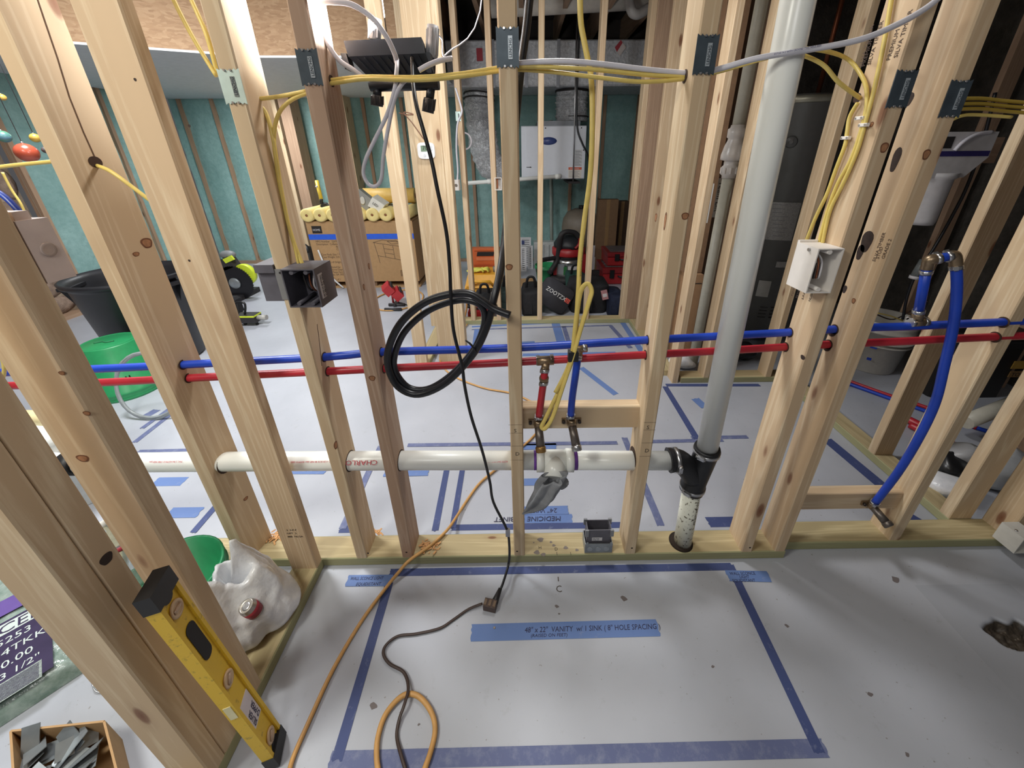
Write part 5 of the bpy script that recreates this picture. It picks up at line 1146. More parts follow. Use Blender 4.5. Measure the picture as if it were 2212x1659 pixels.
dk = thing('black_pouch', 'small black pouch at the right end of the carton, behind the rolls', 'pouch', at(848, 450, Y=4.2)); c = at(846, 446, Y=4.2); MB().obox(c, (.04, 0, 0), (0, .03, 0), (0, 0, .022)).build('pouch_body', M_RUBBER, dk); MB().obox(c+Vector((0, -.031, .012)), (.036, 0, 0), (0, .001, 0), (0, 0, .002)).build('zip', M_LABEL, dk)
l2 = thing('bar_clamp', 'yellow level-like clamp standing on the carton against the wall stud', 'clamp', at(692, 450, Y=4.3))
a, b_ = at(684, 390, Y=4.35), at(694, 432, Y=4.3); MB().tube([a, b_], .022, 4).build('yellow_bar', mat('tool_yellow', (222, 192, 70), .4), l2)
MB().sphere(a.lerp(b_, .30)+Vector((0, -.03, 0)), .012, 10, 8).build('bubble_vial', M_LABEL, l2)
for P in ([(694, 430), (697, 442), (712, 443), (716, 440)], [(692, 448), (700, 446), (714, 452)], [(690, 452), (702, 440), (716, 448)]):
    MB().tube(catmull([at(p[0], p[1], Y=4.25) for p in P], 4), .016, 6).build('black_jaw', M_RUBBER, l2)
st_ = MB().tube(catmull([at(687, 540, Y=4.0), at(700, 570, Y=3.98), at(718, 600, Y=3.97), at(742, 622, Z=.01)], 6), .010, 6, flat=.25).build('plastic_strap', mat('strap_white', (226, 226, 226), .4), None, 'white strap trailing from the carton to the floor', 'strap')
dbag = thing('black_bag', 'black bag slumped beside the left side of the carton', 'bag', at(672, 590, Y=4.3)); c = at(674, 570, Y=4.3)
b = MB(); b.sphere(c, .14, 14, 10, (.7, .7, 1.5))
for p in b.v: p += Vector((.04*mnoise.noise(p*7), .0, .05*mnoise.noise(p*6)))
b.build('bag_body', M_RUBBER, dbag); MB().ring(c+Vector((0, -.08, .20)), (0, 1, .2), .05, .008).build('bag_handle', M_RUBBER, dbag)

# ------------------------------------------------------------------ small red work light and its cord on the far floor
M_REDP = mat('tool_red', (166, 40, 44), .4)
rw = thing('work_light', 'small red double-headed work light on a black stand, on the far floor', 'work light', at(855, 662, Z=0))
g0 = at(855, 660, Z=0); yy = g0.y
for dy_ in (-.05, .07):
    MB().tube([at(835, 664, Z=.015)+Vector((.0, dy_, 0)), at(870, 664, Z=.015)+Vector((.0, dy_, 0))], .016, 8).build('stand_leg', M_LAMPG, rw)
MB().box((g0.x-.015, yy-.05, .01), (g0.x+.015, yy+.07, .03)).build('stand_bridge', M_LAMPG, rw)
MB().tube([Vector((g0.x-.02, yy, .03)), Vector((g0.x-.02, yy, .10)), Vector((g0.x+.03, yy, .13))], .010, 8).build('yoke', M_REDP, rw)
for (dx, z_, tilt) in ((-.045, .175, .7), (.035, .125, .7)):
    c = Vector((g0.x+dx, yy-.01, z_)); MB().obox(c, Vector((.035, 0, .030)), Vector((-.012, .03, .014)), Vector((-.026, 0, .032))).build('lamp_head', M_REDP, rw)
    MB().obox(c+Vector((.012, .0, .022)), Vector((.030, 0, .026)), Vector((-.010, .026, .012)), Vector((-.006, 0, .008))).build('lamp_bezel', M_RUBBER, rw)
MB().tube(catmull([g0+Vector((.02, .0, .03)), g0+Vector((.06, .01, .02)), g0+Vector((.13, -.02, .006))], 5), .006, 6).build('light_cord', M_RUBBER, rw)
P = [Vector((g0.x-.02+.24*math.cos(q), g0.y+.15+.30*math.sin(q), .008)) for q in [2*math.pi*k/30 for k in range(29)]]
MB().tube(P, .008, 8).build('extension_cord', M_TAN, None, 'orange cord ring on the far floor around the red work light', 'cord')

# ------------------------------------------------------------------ furnace, ducts and utility room
M_FOIL = NT('wrinkled_foil'); v = M_FOIL.coords(); n = M_FOIL.noise(v, 26, 4, .7, 1.5); M_FOIL.out(M_FOIL.ramp(n, [(.3, hexc(176, 178, 182)), (.7, hexc(240, 242, 246))])); M_FOIL.set(Metallic=.3, Roughness=.25); M_FOIL.bump(n, 1.0, .03); M_FOIL = M_FOIL.m
M_WRAP = NT('duct_wrap'); v = M_WRAP.coords(); n = M_WRAP.noise(v, 40, 4, .6); M_WRAP.out(M_WRAP.ramp(n, [(.3, hexc(164, 166, 170)), (.7, hexc(202, 204, 208))])); M_WRAP.set(Metallic=.15, Roughness=.45); M_WRAP.bump(n, .6, .01); M_WRAP = M_WRAP.m
fx0, fx1, fy0, fy1, fz0, fz1 = -.012, .632, 4.20, 4.80, 1.100, 1.590
fu = thing('furnace', 'white horizontal furnace with a blue oval badge, hung in the utility room', 'furnace', ((fx0+fx1)/2, 4.5, fz0))
M_FURN = mat('furnace_white', (212, 216, 224), .4, var=.02)
MB().box((fx0, fy0, fz0), (fx1, fy1, fz1), .006).build('cabinet', M_FURN, fu)
MB().box((fx0+.045, fy0-.004, fz0+.008), (fx1-.008, fy0, fz1-.008)).build('front_panel', M_FURN, fu)
MB().lathe((fx0+.27, fy0-.004, fz1-.135), [(.085, 0), (.083, .004), (.0, .005)], 28, (0, -1, 0), sy=.42).build('oval_badge', mat('badge_blue', (62, 76, 128), .35), fu)
MB().box((fx1-.165, fy0-.0055, fz0+.008), (fx1-.03, fy0-.004, fz0+.09)).build('warning_label', mat('label_cream', (214, 208, 200), .6), fu)
MB().box((fx1-.165, fy0-.0065, fz0+.088), (fx1-.03, fy0-.004, fz0+.112)).build('orange_stripe', mat('label_orange', (206, 92, 60), .5), fu)
MB().box((fx1-.105, fy0-.0050, fz0+.12), (fx1-.03, fy0-.004, fz0+.275)).build('data_label', mat('label_greyish', (196, 198, 202), .6), fu)
for k in range(14): MB().box((fx1-.10, fy0-.0056, fz0+.128+.0102*k), (fx1-.035-.012*(k % 3), fy0-.005, fz0+.1315+.0102*k)).build('printed_line', mat('print_grey', (120, 120, 122), .7), fu)
for k in range(5): MB().box((fx1-.158, fy0-.0061, fz0+.020+.013*k), (fx1-.05-.015*(k % 2), fy0-.0055, fz0+.0235+.013*k)).build('printed_line', mat('print_grey', (120, 120, 122), .7), fu)
text('WARNING', .016, (fx1-.15, fy0-.0070, fz0+.093), (1, 0, 0), (0, 0, 1), M_LABEL, fu, stretch=1.2)
for x, z_ in ((fx0+.24, fz1-.02), (fx1-.05, fz1-.02), (fx1-.02, fz0+.27), (fx0+.09, fz0+.115)): MB().cyl((x, fy0-.004, z_), (x, fy0-.008, z_), .006, 8).build('screw_head', M_BLACKINK, fu)
MB().box((fx0+.05, fy0-.0055, fz0+.112), (fx0+.10, fy0-.004, fz0+.118)).build('latch_slot', M_BLACKINK, fu)
MB().box((fx0+.16, fy0+.1, fz1), (fx1-.05, fy1-.1, fz1+.05)).build('flue_collar', mat('collar_grey', (128, 132, 138), .5, .3), fu)
MB().box((fx0, fy0-.002, fz0), (fx0+.022, fy0, fz0+.02)).build('blue_tag', mat('tag_blue', (40, 110, 200), .5), fu)
# condensate drain
cdn = thing('condensate_pipe', 'white condensate pipe sloping along under the furnace', 'pipe', at(1100, 390, Y=4.14))
c0, c1_ = at(1005, 396, Y=4.14), at(1206, 381, Y=4.14); MB().tube([c0, c1_], .020, 14).build('pipe', M_PVC, cdn)
for f in (.27, 1.0): c = c0.lerp(c1_, f); MB().tube([c-(c1_-c0)*.03, c+(c1_-c0)*.02], .026, 14).build('coupling', M_PVC, cdn)
MB().tube([c1_, c1_+Vector((.02, .06, 0))], .024, 14).build('elbow', M_PVC, cdn)
# duct trunk and flex ducts
dt = thing('air_duct', 'long silver-wrapped duct trunk across the top of the utility room', 'duct', (.3, 4.5, 1.93))
dz0, dz1 = 1.93, 2.30
MB().box((-.70, 4.25, dz0), (1.85, 4.85, dz1), .012).build('trunk_body', M_WRAP, dt)
for x in (.33, -.28, .03): MB().box((x, 4.235, dz0-.012), (x+.028, 4.25, dz1)).build('hanger_strap', mat('strap_zinc', (130, 132, 138), .5, .5), dt)
MB().box((-.70, 4.244, dz0+.1), (1.85, 4.2495, dz0+.103)).build('tape_seam', M_LABEL, dt)
c = at(1340, 104, Y=4.235)
MB().prism([c+Vector((0, 0, .062)), c+Vector((.052, 0, .005)), c+Vector((0, 0, -.062)), c+Vector((-.052, 0, .005))], (0, -.003, 0)).build('diamond_sticker', mat('sticker_pale', (200, 190, 186), .6), dt)
MB().prism([c+Vector((-.002, -.0032, .062)), c+Vector((.016, -.0032, .040)), c+Vector((-.030, -.0032, -.030)), c+Vector((-.052, -.0032, .005))], (0, -.002, 0)).build('red_band', mat('sticker_red', (160, 48, 60), .6), dt)
c = at(1036, 118, Y=4.235); MB().obox(c, (.028, 0, 0), (0, .002, 0), (0, 0, .050)).build('red_sticker', mat('sticker_red', (160, 48, 60), .6), dt)
def flex(lbl, pts, r):
    o = thing('flex_duct', lbl, 'duct', pts[-1])
    P = catmull(pts, 10); R = [r*(1+.045*math.sin(i*2.3)+.03*math.sin(i*5.1)) for i in range(len(P))]
    b = MB(); b.tube(P, R, 26)
    for p in b.v: p += Vector((mnoise.noise(p*14), mnoise.noise(p*14+Vector((5, 5, 5))), 0))*.014
    b.build('foil_jacket', M_FOIL, o)
    for f in (.05, .10):
        i = int(f*len(P)); MB().ring(P[i], P[min(i+1, len(P)-1)]-P[max(i-1, 0)], r*1.03, .007, 26).build('tie_strap', M_BLACKINK, o)
    return o
flex('left silver flex duct curving down and under, left of the furnace', [at(1035, 200, Y=4.52), at(1036, 240, Y=4.5), at(1045, 310, Y=4.45), at(1060, 355, Y=4.45), at(1090, 374, Y=4.5), at(1106, 379, Y=4.52)], .150)
o = flex('right short silver flex duct between the trunk and the furnace top', [Vector((at(1235, 215, Y=4.5).x, 4.5, z_)) for z_ in (1.928, 1.86, 1.76, 1.645)], .160)
p = at(1236, 253, Y=4.5); MB().ring(p, (0, 0, 1), .165, .007, 26).build('tie_strap', M_BLACKINK, o)
rod = at(1247, 20, Y=4.18); rod2 = at(1238, 392, Y=4.18)
MB().tube([rod, rod2], .008, 8).build('threaded_rod', M_STEEL, None, 'thin hanger rod in front of the white furnace', 'rod')
MB().box(rod2-Vector((.05, .02, .02)), rod2+Vector((.07, .5, .0))).build('hanger_rail', M_BLACKINK, None, 'hanger rail under the furnace', 'rail')
cable('black_cable', 'thin black cable running down past the furnace front', 'cable', [(1253, 20, 4.16), (1250, 100, 4.16), (1246, 200, 4.16), (1247, 275, 4.16), (1258, 310, 4.16), (1270, 335, 4.18), (1273, 360, 4.3)], .009, M_BLK)
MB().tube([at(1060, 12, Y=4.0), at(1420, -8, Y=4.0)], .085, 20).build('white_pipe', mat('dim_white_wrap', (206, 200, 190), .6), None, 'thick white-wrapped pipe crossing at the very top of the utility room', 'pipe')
MB().tube(catmull([at(1358, -30, Y=3.7), at(1360, 5, Y=3.7), at(1366, 26, Y=3.7), at(1380, 30, Y=3.72), at(1400, 18, Y=3.75)], 6), .036, 16).build('pipe_elbow', mat('grey_pvc', (186, 182, 178), .4), None, 'grey-white pipe bend at the top beside the partition', 'pipe')
# boxes on the utility partition
jb1 = thing('junction_box', 'small white box on the edge-lit stud of the utility partition', 'electrical box', at(985, 405, Y=2.98))
a = at(980, 388, Y=2.985); b_ = at(995, 410, Y=2.985); MB().box((a.x, 2.93, b_.z), (b_.x, 2.994, a.z), .004).build('box_shell', M_WHITEBOX, jb1); MB().cyl(((a.x+b_.x)/2, 2.93, (a.z+b_.z)/2), ((a.x+b_.x)/2, 2.927, (a.z+b_.z)/2), .010, 12).build('cover_screw', M_STEEL, jb1)
jb2 = thing('junction_box', 'open single-gang box on the utility partition stud left of the middle stud', 'electrical box', at(1077, 400, Y=2.98))
a = at(1068, 384, Y=2.985); b_ = at(1084, 411, Y=2.985); MB().shell(a.x, 2.99, b_.z, b_.x, 3.06, a.z, .004).build('box_shell', M_WHITEBOX, jb2); MB().box((a.x+.012, 3.04, b_.z+.01), (a.x+.022, 3.05, a.z-.01)).build('wire', M_CU, jb2)
cable('white_cable', 'white cable coming down the edge-lit stud to the small white box', 'cable', [(984, 190, 2.97), (996, 230, 2.96), (997, 245, 2.96), (988, 270, 2.97), (986, 320, 2.975), (989, 365, 2.975), (988, 390, 2.97)], .006, M_WHC)
MB().ring(at(1003, 305, Y=3.1), (.3, 1, 0), .055, .006, 30).build('white_cable_coil', M_WHC, None, 'small coil of white cable beside the left flex duct', 'cable')
nail_plate('small zinc nail plate on the edge-lit stud of the utility partition', at(984, 250, Y=2.99).x, at(995, 250, Y=2.99).x, at(990, 262, Y=2.99).z, at(990, 240, Y=2.99).z, Y=2.994, m=M_SHINY)

# ------------------------------------------------------------------ tools along the utility room floor
M_ORG = mat('case_orange', (214, 108, 60), .4); M_YCASE = mat('case_yellow', (234, 172, 54), .4)
oc = thing('tool_case', 'orange tool case standing upright behind the yellow case', 'tool case', at(1045, 610, Y=4.1))
ox0, ox1 = at(1012, 560, Y=4.1).x, at(1086, 560, Y=4.1).x; oz0, oz1 = .14, at(1045, 538, Y=4.1).z
P = [(ox0, 4.1, 0.0), (ox1, 4.1, 0.0), (ox1, 4.1, oz1-.03), (ox1-.04, 4.1, oz1), (ox0+.04, 4.1, oz1), (ox0, 4.1, oz1-.03)]
MB().prism(P, (0, .12, 0)).build('case_shell', M_ORG, oc)
hx = (ox0+ox1)/2; MB().prism([(hx-.095, 4.099, oz1-.075), (hx+.085, 4.099, oz1-.075), (hx+.10, 4.099, oz1-.03), (hx-.085, 4.099, oz1-.03)], (0, -.006, 0)).build('handle_opening', M_BLACKINK, oc)
MB().box((hx-.12, 4.090, oz1-.022), (hx+.12, 4.12, oz1+.008), .006).build('handle', M_ORG, oc); MB().box((hx-.13, 4.094, oz1-.30), (hx+.13, 4.10, oz1-.17)).build('raised_panel', mat('case_orange_dark', (190, 92, 52), .4), oc)
MB().box((hx-.10, 4.094, oz1-.125), (hx+.10, 4.0995, oz1-.090)).build('logo_plate', mat('case_orange_light', (226, 132, 90), .4), oc)
MB().box((ox0, 4.10, oz1-.03), (ox0+.03, 4.22, oz1+.008)).build('black_corner', M_BLACKINK, oc)
yc_ = thing('tool_case', 'yellow tool case lying on the floor of the utility room', 'tool case', at(1050, 640, Y=3.7))
yx0, yx1 = at(1005, 620, Y=3.72).x, at(1085, 620, Y=3.72).x
MB().prism([(yx0, 3.70, 0.0), (yx1, 3.70, 0.0), (yx1, 3.70, .10), (yx0, 3.70, .10)], (0, .36, 0)).build('lower_shell', M_YCASE, yc_)
b = MB(); b.add([(yx0, 3.68, .10), (yx1, 3.68, .10), (yx1, 4.07, .10), (yx0, 4.07, .10), (yx0+.03, 3.74, .22), (yx1-.03, 3.74, .22), (yx1-.03, 4.04, .22), (yx0+.03, 4.04, .22)], [(0, 1, 5, 4), (1, 2, 6, 5), (2, 3, 7, 6), (3, 0, 4, 7), (4, 5, 6, 7), (3, 2, 1, 0)]); b.build('lid', M_YCASE, yc_)
hx = (yx0+yx1)/2
MB().tube([(hx-.11, 3.69, .115), (hx-.08, 3.66, .175), (hx+.07, 3.66, .175), (hx+.10, 3.69, .115)], .013, 8).build('handle', M_YCASE, yc_)
for x in (hx-.14, hx+.14): MB().box((x-.03, 3.675, .06), (x+.03, 3.70, .12), .004).build('latch', mat('latch_amber', (210, 150, 44), .4), yc_)
gl = thing('work_gloves', 'pair of yellow work gloves dropped on the yellow case', 'gloves', (hx-.05, 3.85, .222)); r = random.Random(4)
for k, (dx, dy_) in enumerate(((-.05, 0), (.0, .01))):
    b = MB(); b.sphere((hx-.07+dx, 3.82+dy_, .240+.012*k), .055, 12, 8, (1.1, .7, .35))
    for q in range(4): b.tube([(hx-.03+dx+.012*q, 3.80+dy_+.018*q, .24+.015*k), (hx+.03+dx, 3.79+dy_+.022*q, .26), (hx+.05+dx, 3.785+dy_+.026*q, .235)], .012, 8)
    b.build('glove', mat('glove_yellow', (226, 222, 98), .8), gl)
tr = thing('duct_tape_roll', 'grey tape roll standing on the right side of the yellow case', 'tape roll', (hx+.14, 3.86, .222)); MB().lathe((hx+.14, 3.86, .222), [(.026, 0), (.05, 0), (.05, .05), (.026, .05), (.026, 0)], 22).build('tape_body', mat('tape_grey', (126, 120, 112), .5), tr); MB().lathe((hx+.14, 3.86, .221), [(.0255, 0), (.0255, .051), (.024, .051), (.024, 0)], 18).build('tape_core', M_CARDD, tr)
# grilles and filters leaning on the wall
def grille(lbl, x0_, x1_, z0_, z1_, y, m=None):
    o = thing('vent_grille', lbl, 'vent grille', ((x0_+x1_)/2, y, z0_)); m = m or mat('grille_white', (222, 222, 224), .4)
    b = MB(); f = .022
    for q in ((x0_, z0_, x1_, z0_+f), (x0_, z1_-f, x1_, z1_), (x0_, z0_+f, x0_+f, z1_-f), (x1_-f, z0_+f, x1_, z1_-f)): b.box((q[0], y, q[1]), (q[2], y+.02, q[3]))
    b.build('grille_frame', m, o)
    n_ = max(3, int((z1_-z0_-2*f)/.022))
    for k in range(n_):
        z_ = z0_+f+(k+.5)*(z1_-z0_-2*f)/n_; MB().obox(((x0_+x1_)/2, y+.012, z_), ((x1_-x0_)/2-f, 0, 0), (0, .006, .006), (0, -.001, .001)).build('louver', m, o)
    MB().box((x0_+f, y+.018, z0_+f), (x1_-f, y+.02, z1_-f)).build('backing', mat('grille_dark', (70, 74, 78), .8), o); return o
g = lambda a, b_, c_, d_, y: (at(a, c_, Y=y).x, at(b_, c_, Y=y).x, at(a, d_, Y=y).z, at(a, c_, Y=y).z)
q = g(1124, 1147, 513, 575, 4.86); grille('tall white vent grille leaning at the back of the group', q[0], q[1], q[2], q[3], 4.86)
q = g(1124, 1137, 533, 582, 4.62); grille('narrow white grille at the front, taped blue on top', q[0], q[1], 0, q[3], 4.62)
q = g(1140, 1151, 531, 580, 4.72); grille('narrow white grille behind the taped one', q[0], q[1], 0, q[3], 4.72)
MB().box((at(1127, 533, Y=4.6).x, 4.600, .34), (at(1133, 533, Y=4.6).x, 4.618, .385)).build('tape_bit', M_TAPE, None, 'bit of blue tape on the front white grille', 'tape')
fl_ = thing('filter_pack', 'plastic wrapped pack of white air filters against the foam wall', 'filter pack', at(1175, 575, Y=4.9)); a, b_ = at(1153, 524, Y=4.85), at(1205, 575, Y=4.85)
MB().box((a.x, 4.85, 0), (b_.x, 5.0, a.z), .01).build('filter_block', mat('filter_white', (196, 198, 196), .25, var=.12, nscale=18), fl_)
for k in range(4): MB().box((a.x+.05+.07*k, 4.843, .03), (a.x+.062+.07*k, 4.85, a.z-.03)).build('filter_edge', mat('filter_grey', (160, 164, 164), .4), fl_)
# shop vacuum
sv = thing('shop_vacuum', 'red and black shop vacuum with a steel drum and a black hose', 'vacuum cleaner', at(1230, 610, Z=0)); c = at(1228, 612, Z=0); c = Vector((c.x, c.y+.1, 0))
MB().lathe(c, [(.21, .03), (.22, .05), (.21, .10), (.18, .11)], 26).build('base', M_LAMPG, sv)
for dx in (-.16, .16): MB().sphere(c+Vector((dx, -.12, .03)), .032, 10, 8).build('caster', M_RUBBER, sv)
MB().lathe(c, [(.165, .10), (.17, .12), (.17, .28), (.174, .285), (.17, .30), (.17, .34)], 30).build('steel_drum', mat('drum_steel', (190, 190, 190), .22, .85), sv)
MB().obox(c+Vector((-.05, -.17, .20)), (.018, 0, 0), (0, .004, 0), (0, 0, .055)).build('green_label', mat('label_green', (52, 120, 66), .5), sv); MB().obox(c+Vector((.03, -.172, .20)), (.05, 0, 0), (0, .004, 0), (0, 0, .06)).build('white_label', M_LABEL, sv)
for dx in (-.150, .165): MB().box(c+Vector((dx-.02, -.10, .12)), c+Vector((dx+.02, -.04, .40)), .004).build('side_rail', M_REDP, sv)
MB().lathe(c, [(.18, .38), (.185, .40), (.185, .47), (.16, .49)], 28).build('red_collar', M_REDP, sv); MB().lathe(c, [(.155, .34), (.165, .38)], 26).build('black_neck', M_LAMPG, sv)
b = MB(); b.lathe(c, [(.17, .48), (.165, .53), (.13, .60), (.06, .64), (0, .645)], 26)
for p in b.v: p += Vector((mnoise.noise(p*12), mnoise.noise(p*12+Vector((3, 1, 2))), mnoise.noise(p*11)*.6))*.02
b.build('motor_hood', mat('hood_black', (40, 42, 46), .5), sv)
MB().tube(catmull([c+Vector((.05, -.17, .50)), c+Vector((.09, -.16, .56)), c+Vector((.10, -.12, .62))], 5), .016, 8).build('red_handle', M_REDP, sv)
P = [c+Vector((.10, -.1, .62)), c+Vector((.03, -.12, .70)), c+Vector((-.10, -.16, .68)), at(1205, 545, Y=4.1), at(1192, 575, Y=4.05), at(1187, 583, Y=4.02)]
MB().tube(catmull(P, 8), .030, 12).build('hose', M_LAMPG, sv)
MB().tube(catmull([c+Vector((-.15, -.10, .36)), c+Vector((-.32, -.25, .37)), at(1166, 560, Y=4.0), at(1164, 580, Y=4.0)], 8), .028, 12).build('hose', M_LAMPG, sv)
sv.scale = (1, 1, .82)
gbk = bucket('bucket', 'bright green bucket holding the vacuum hose, in the utility room', at(1180, 612, Z=0)+Vector((0, .14, 0)), .10, .122, .18, M_GREENB)
# tool bags on the partition plate
M_BAGF = mat('black_canvas', (24, 24, 28), .85, var=.25, nscale=60, bump=.3, bscale=200); M_NAVY = mat('navy_canvas', (28, 36, 60), .85, var=.2); M_DGRN = mat('dark_green_canvas', (36, 78, 70), .8, var=.2)
def softbag(lbl, x0_, x1_, z1_, y0_, y1_, m, handle=True, lump=.02, name='tool_bag', cat='tool bag'):
    o = thing(name, lbl, cat, ((x0_+x1_)/2, (y0_+y1_)/2, 0)); cx, cy = (x0_+x1_)/2, (y0_+y1_)/2; hx_, hy_ = (x1_-x0_)/2, (y1_-y0_)/2
    b = MB()
    def fn_(u, v):
        a = 2*math.pi*u; k = math.sin(math.pi*min(v, .98)*.5)**.6 if v < 1 else 1
        e = .45; x = abs(math.cos(a))**e*math.copysign(1, math.cos(a)); y = abs(math.sin(a))**e*math.copysign(1, math.sin(a))
        s_ = (.93+.10*math.sin(math.pi*v))*(1 if v < .9 else max(0, 1-(v-.9)*9.9)*1.0)
        p = Vector((cx+hx_*x*s_, cy+hy_*y*s_, z1_*min(1, v/.9)))
        return p+Vector((mnoise.noise(p*9), mnoise.noise(p*9+Vector((4, 4, 4))), mnoise.noise(p*8)*.8*min(1, v*4)))*lump
    b.grid(fn_, 36, 18, True); b.build('bag_body', m, o)
    if handle: MB().tube(catmull([(cx-hx_*.5, cy-.01, z1_*.92), (cx-hx_*.3, cy-.02, z1_+.09), (cx+hx_*.3, cy-.02, z1_+.09), (cx+hx_*.5, cy-.01, z1_*.92)], 6), .012, 8, flat=.5).build('bag_handle', M_RUBBER, o)
    MB().box((cx-hx_*.7, cy-hy_-.012, z1_*.15), (cx+hx_*.1, cy-hy_*.8, z1_*.55)).build('front_pocket', m, o)
    return o
softbag('black tool bag full of gear, right of the middle stud', at(1126, 640, Y=3.3).x, at(1163, 640, Y=3.3).x+.02, .23, 3.14, 3.48, M_BAGF)
dsk = thing('lettered_case', 'black soft case with white lettering and a red logo, tilted against the partition', 'tool bag', at(1200, 678, Y=3.2))
c = at(1198, 638, Y=3.25); ex = (at(1226, 655, Y=3.22)-at(1175, 622, Y=3.25)).normalized(); fnv = Vector((0, -1, .35)); fnv = (fnv-ex*fnv.dot(ex)).normalized(); ey = fnv.cross(ex)
def cas(u, v):
    a = 2*math.pi*u; e = .35; x = abs(math.cos(a))**e*math.copysign(1, math.cos(a)); y = abs(math.sin(a))**e*math.copysign(1, math.sin(a))
    s_ = 1 if .15 < v < .85 else (.86+.14*math.sin(math.pi/2*min(v, 1-v)/.15)); s_ *= (0 if v in (0, 1) else 1)
    return c+ex*x*.150*s_+ey*y*.125*s_+fnv*((v-.5)*.12)
MB().grid(cas, 44, 14, True).build('case_body', mat('charcoal_fabric', (44, 44, 50), .8), dsk)
MB().ring(c, fnv, .0, .001).build('zip_pull', M_LABEL, dsk)
tb0 = c+fnv*.0615
text('ZOOTZX', .052, tb0+ex*-.105+ey*.000, ex, ey, mat('logo_white', (226, 226, 226), .5), dsk, stretch=.92)
MB().obox(tb0+ex*.115+ey*.018, ex*.022, ey*.020, fnv*.0008).build('red_logo', mat('logo_red', (200, 76, 62), .5), dsk); text('D', .036, tb0+ex*.104+ey*.004+fnv*.001, ex, ey, M_BLACKINK, dsk)
softbag('black tool tote with a green panel, under the yellow loop', at(1228, 640, Y=3.35).x, at(1310, 640, Y=3.35).x, .26, 3.2, 3.6, M_BAGF, False)
softbag('dark green bag behind the tilted lettered case', at(1222, 630, Y=3.8).x, at(1262, 630, Y=3.8).x, .20, 3.66, 3.98, M_DGRN)
softbag('dark navy bag at the right end of the row', at(1308, 640, Y=3.3).x, at(1340, 640, Y=3.3).x, .19, 3.13, 3.45, M_NAVY, False)
softbag('black bag under the yellow case, left of the middle stud', at(1026, 645, Y=3.4).x, at(1068, 645, Y=3.4).x, .13, 3.25, 3.6, M_BAGF)
softbag('dark bag between the partition studs, behind the middle stud', at(1080, 645, Y=3.35).x, at(1112, 645, Y=3.35).x, .22, 3.2, 3.55, mat('bottle_green_canvas', (24, 42, 40), .85))
tg = thing('small_carton', 'little pink and white printed carton hanging off the tool tote', 'box', at(1305, 645, Y=3.15)); c = at(1306, 637, Y=3.17); MB().obox(c, (.026, 0, .006), (0, .012, 0), (-.010, 0, .040)).build('carton_body', mat('pink_card', (176, 128, 132), .6, var=.25, nscale=80), tg); MB().obox(c+Vector((0, -.0125, 0)), (.018, 0, .004), (0, .0006, 0), (-.004, 0, .015)).build('printed_label', M_LABEL, tg)
# red stacked tool boxes
def packout(lbl, x0_, x1_, y0_, y1_, z0_, z1_):
    o = thing('tool_box', lbl, 'tool box', ((x0_+x1_)/2, y0_, z0_)); h = z1_-z0_
    MB().box((x0_, y0_, z0_), (x1_, y1_, z0_+h*.62), .012).build('box_body', M_REDP, o); MB().box((x0_-.01, y0_-.01, z0_+h*.62), (x1_+.01, y1_, z1_-.012), .010).build('box_lid', mat('tool_red_dark', (140, 36, 40), .45), o)
    for k in range(3): MB().box((x0_+.03, y0_+.05+.10*k, z1_-.012), (x1_-.03, y0_+.11+.10*k, z1_)).build('stack_cleat', mat('cleat_grey', (92, 84, 84), .6), o)
    for x in (x0_+.07, x1_-.11): MB().box((x, y0_-.022, z0_+h*.40), (x+.05, y0_-.008, z0_+h*.85), .004).build('latch', M_RUBBER, o)
    MB().tube([((x0_+x1_)/2-.07, y0_-.012, z0_+h*.5), ((x0_+x1_)/2-.06, y0_-.035, z0_+h*.5), ((x0_+x1_)/2+.06, y0_-.035, z0_+h*.5), ((x0_+x1_)/2+.07, y0_-.012, z0_+h*.5)], .010, 8).build('handle', M_LAMPG, o); return o
rbx = at(1312, 600, Y=4.05).x
packout('lower red tool box of the stack, behind the partition', rbx-.05, rbx+.42, 4.05, 4.45, 0, .20); packout('upper red tool box of the stack, behind the partition', rbx+.0, rbx+.40, 4.09, 4.45, .20, .36)
lb_ = MB().box((at(1270, 590, Y=4.4).x, 4.25, 0.0), (at(1300, 590, Y=4.4).x, 4.31, .10), .006).build('black_rail', M_LAMPG, None, 'low black rail box on the floor between vacuum and red boxes', 'box')
wm_ = thing('white_bracket', 'white metal bracket behind the vacuum, left of the red boxes', 'bracket', at(1280, 580, Y=4.44)); a = at(1274, 575, Y=4.50); MB().box((a.x-.03, 4.50, 0), (a.x+.05, 4.51, .34)).build('plate', M_LABEL, wm_); MB().box((a.x-.03, 4.46, 0.0), (a.x+.12, 4.51, .01)).build('foot', M_LABEL, wm_); MB().box((a.x+.05, 4.50, .05), (a.x+.12, 4.51, .20)).build('side_wing', M_LABEL, wm_)
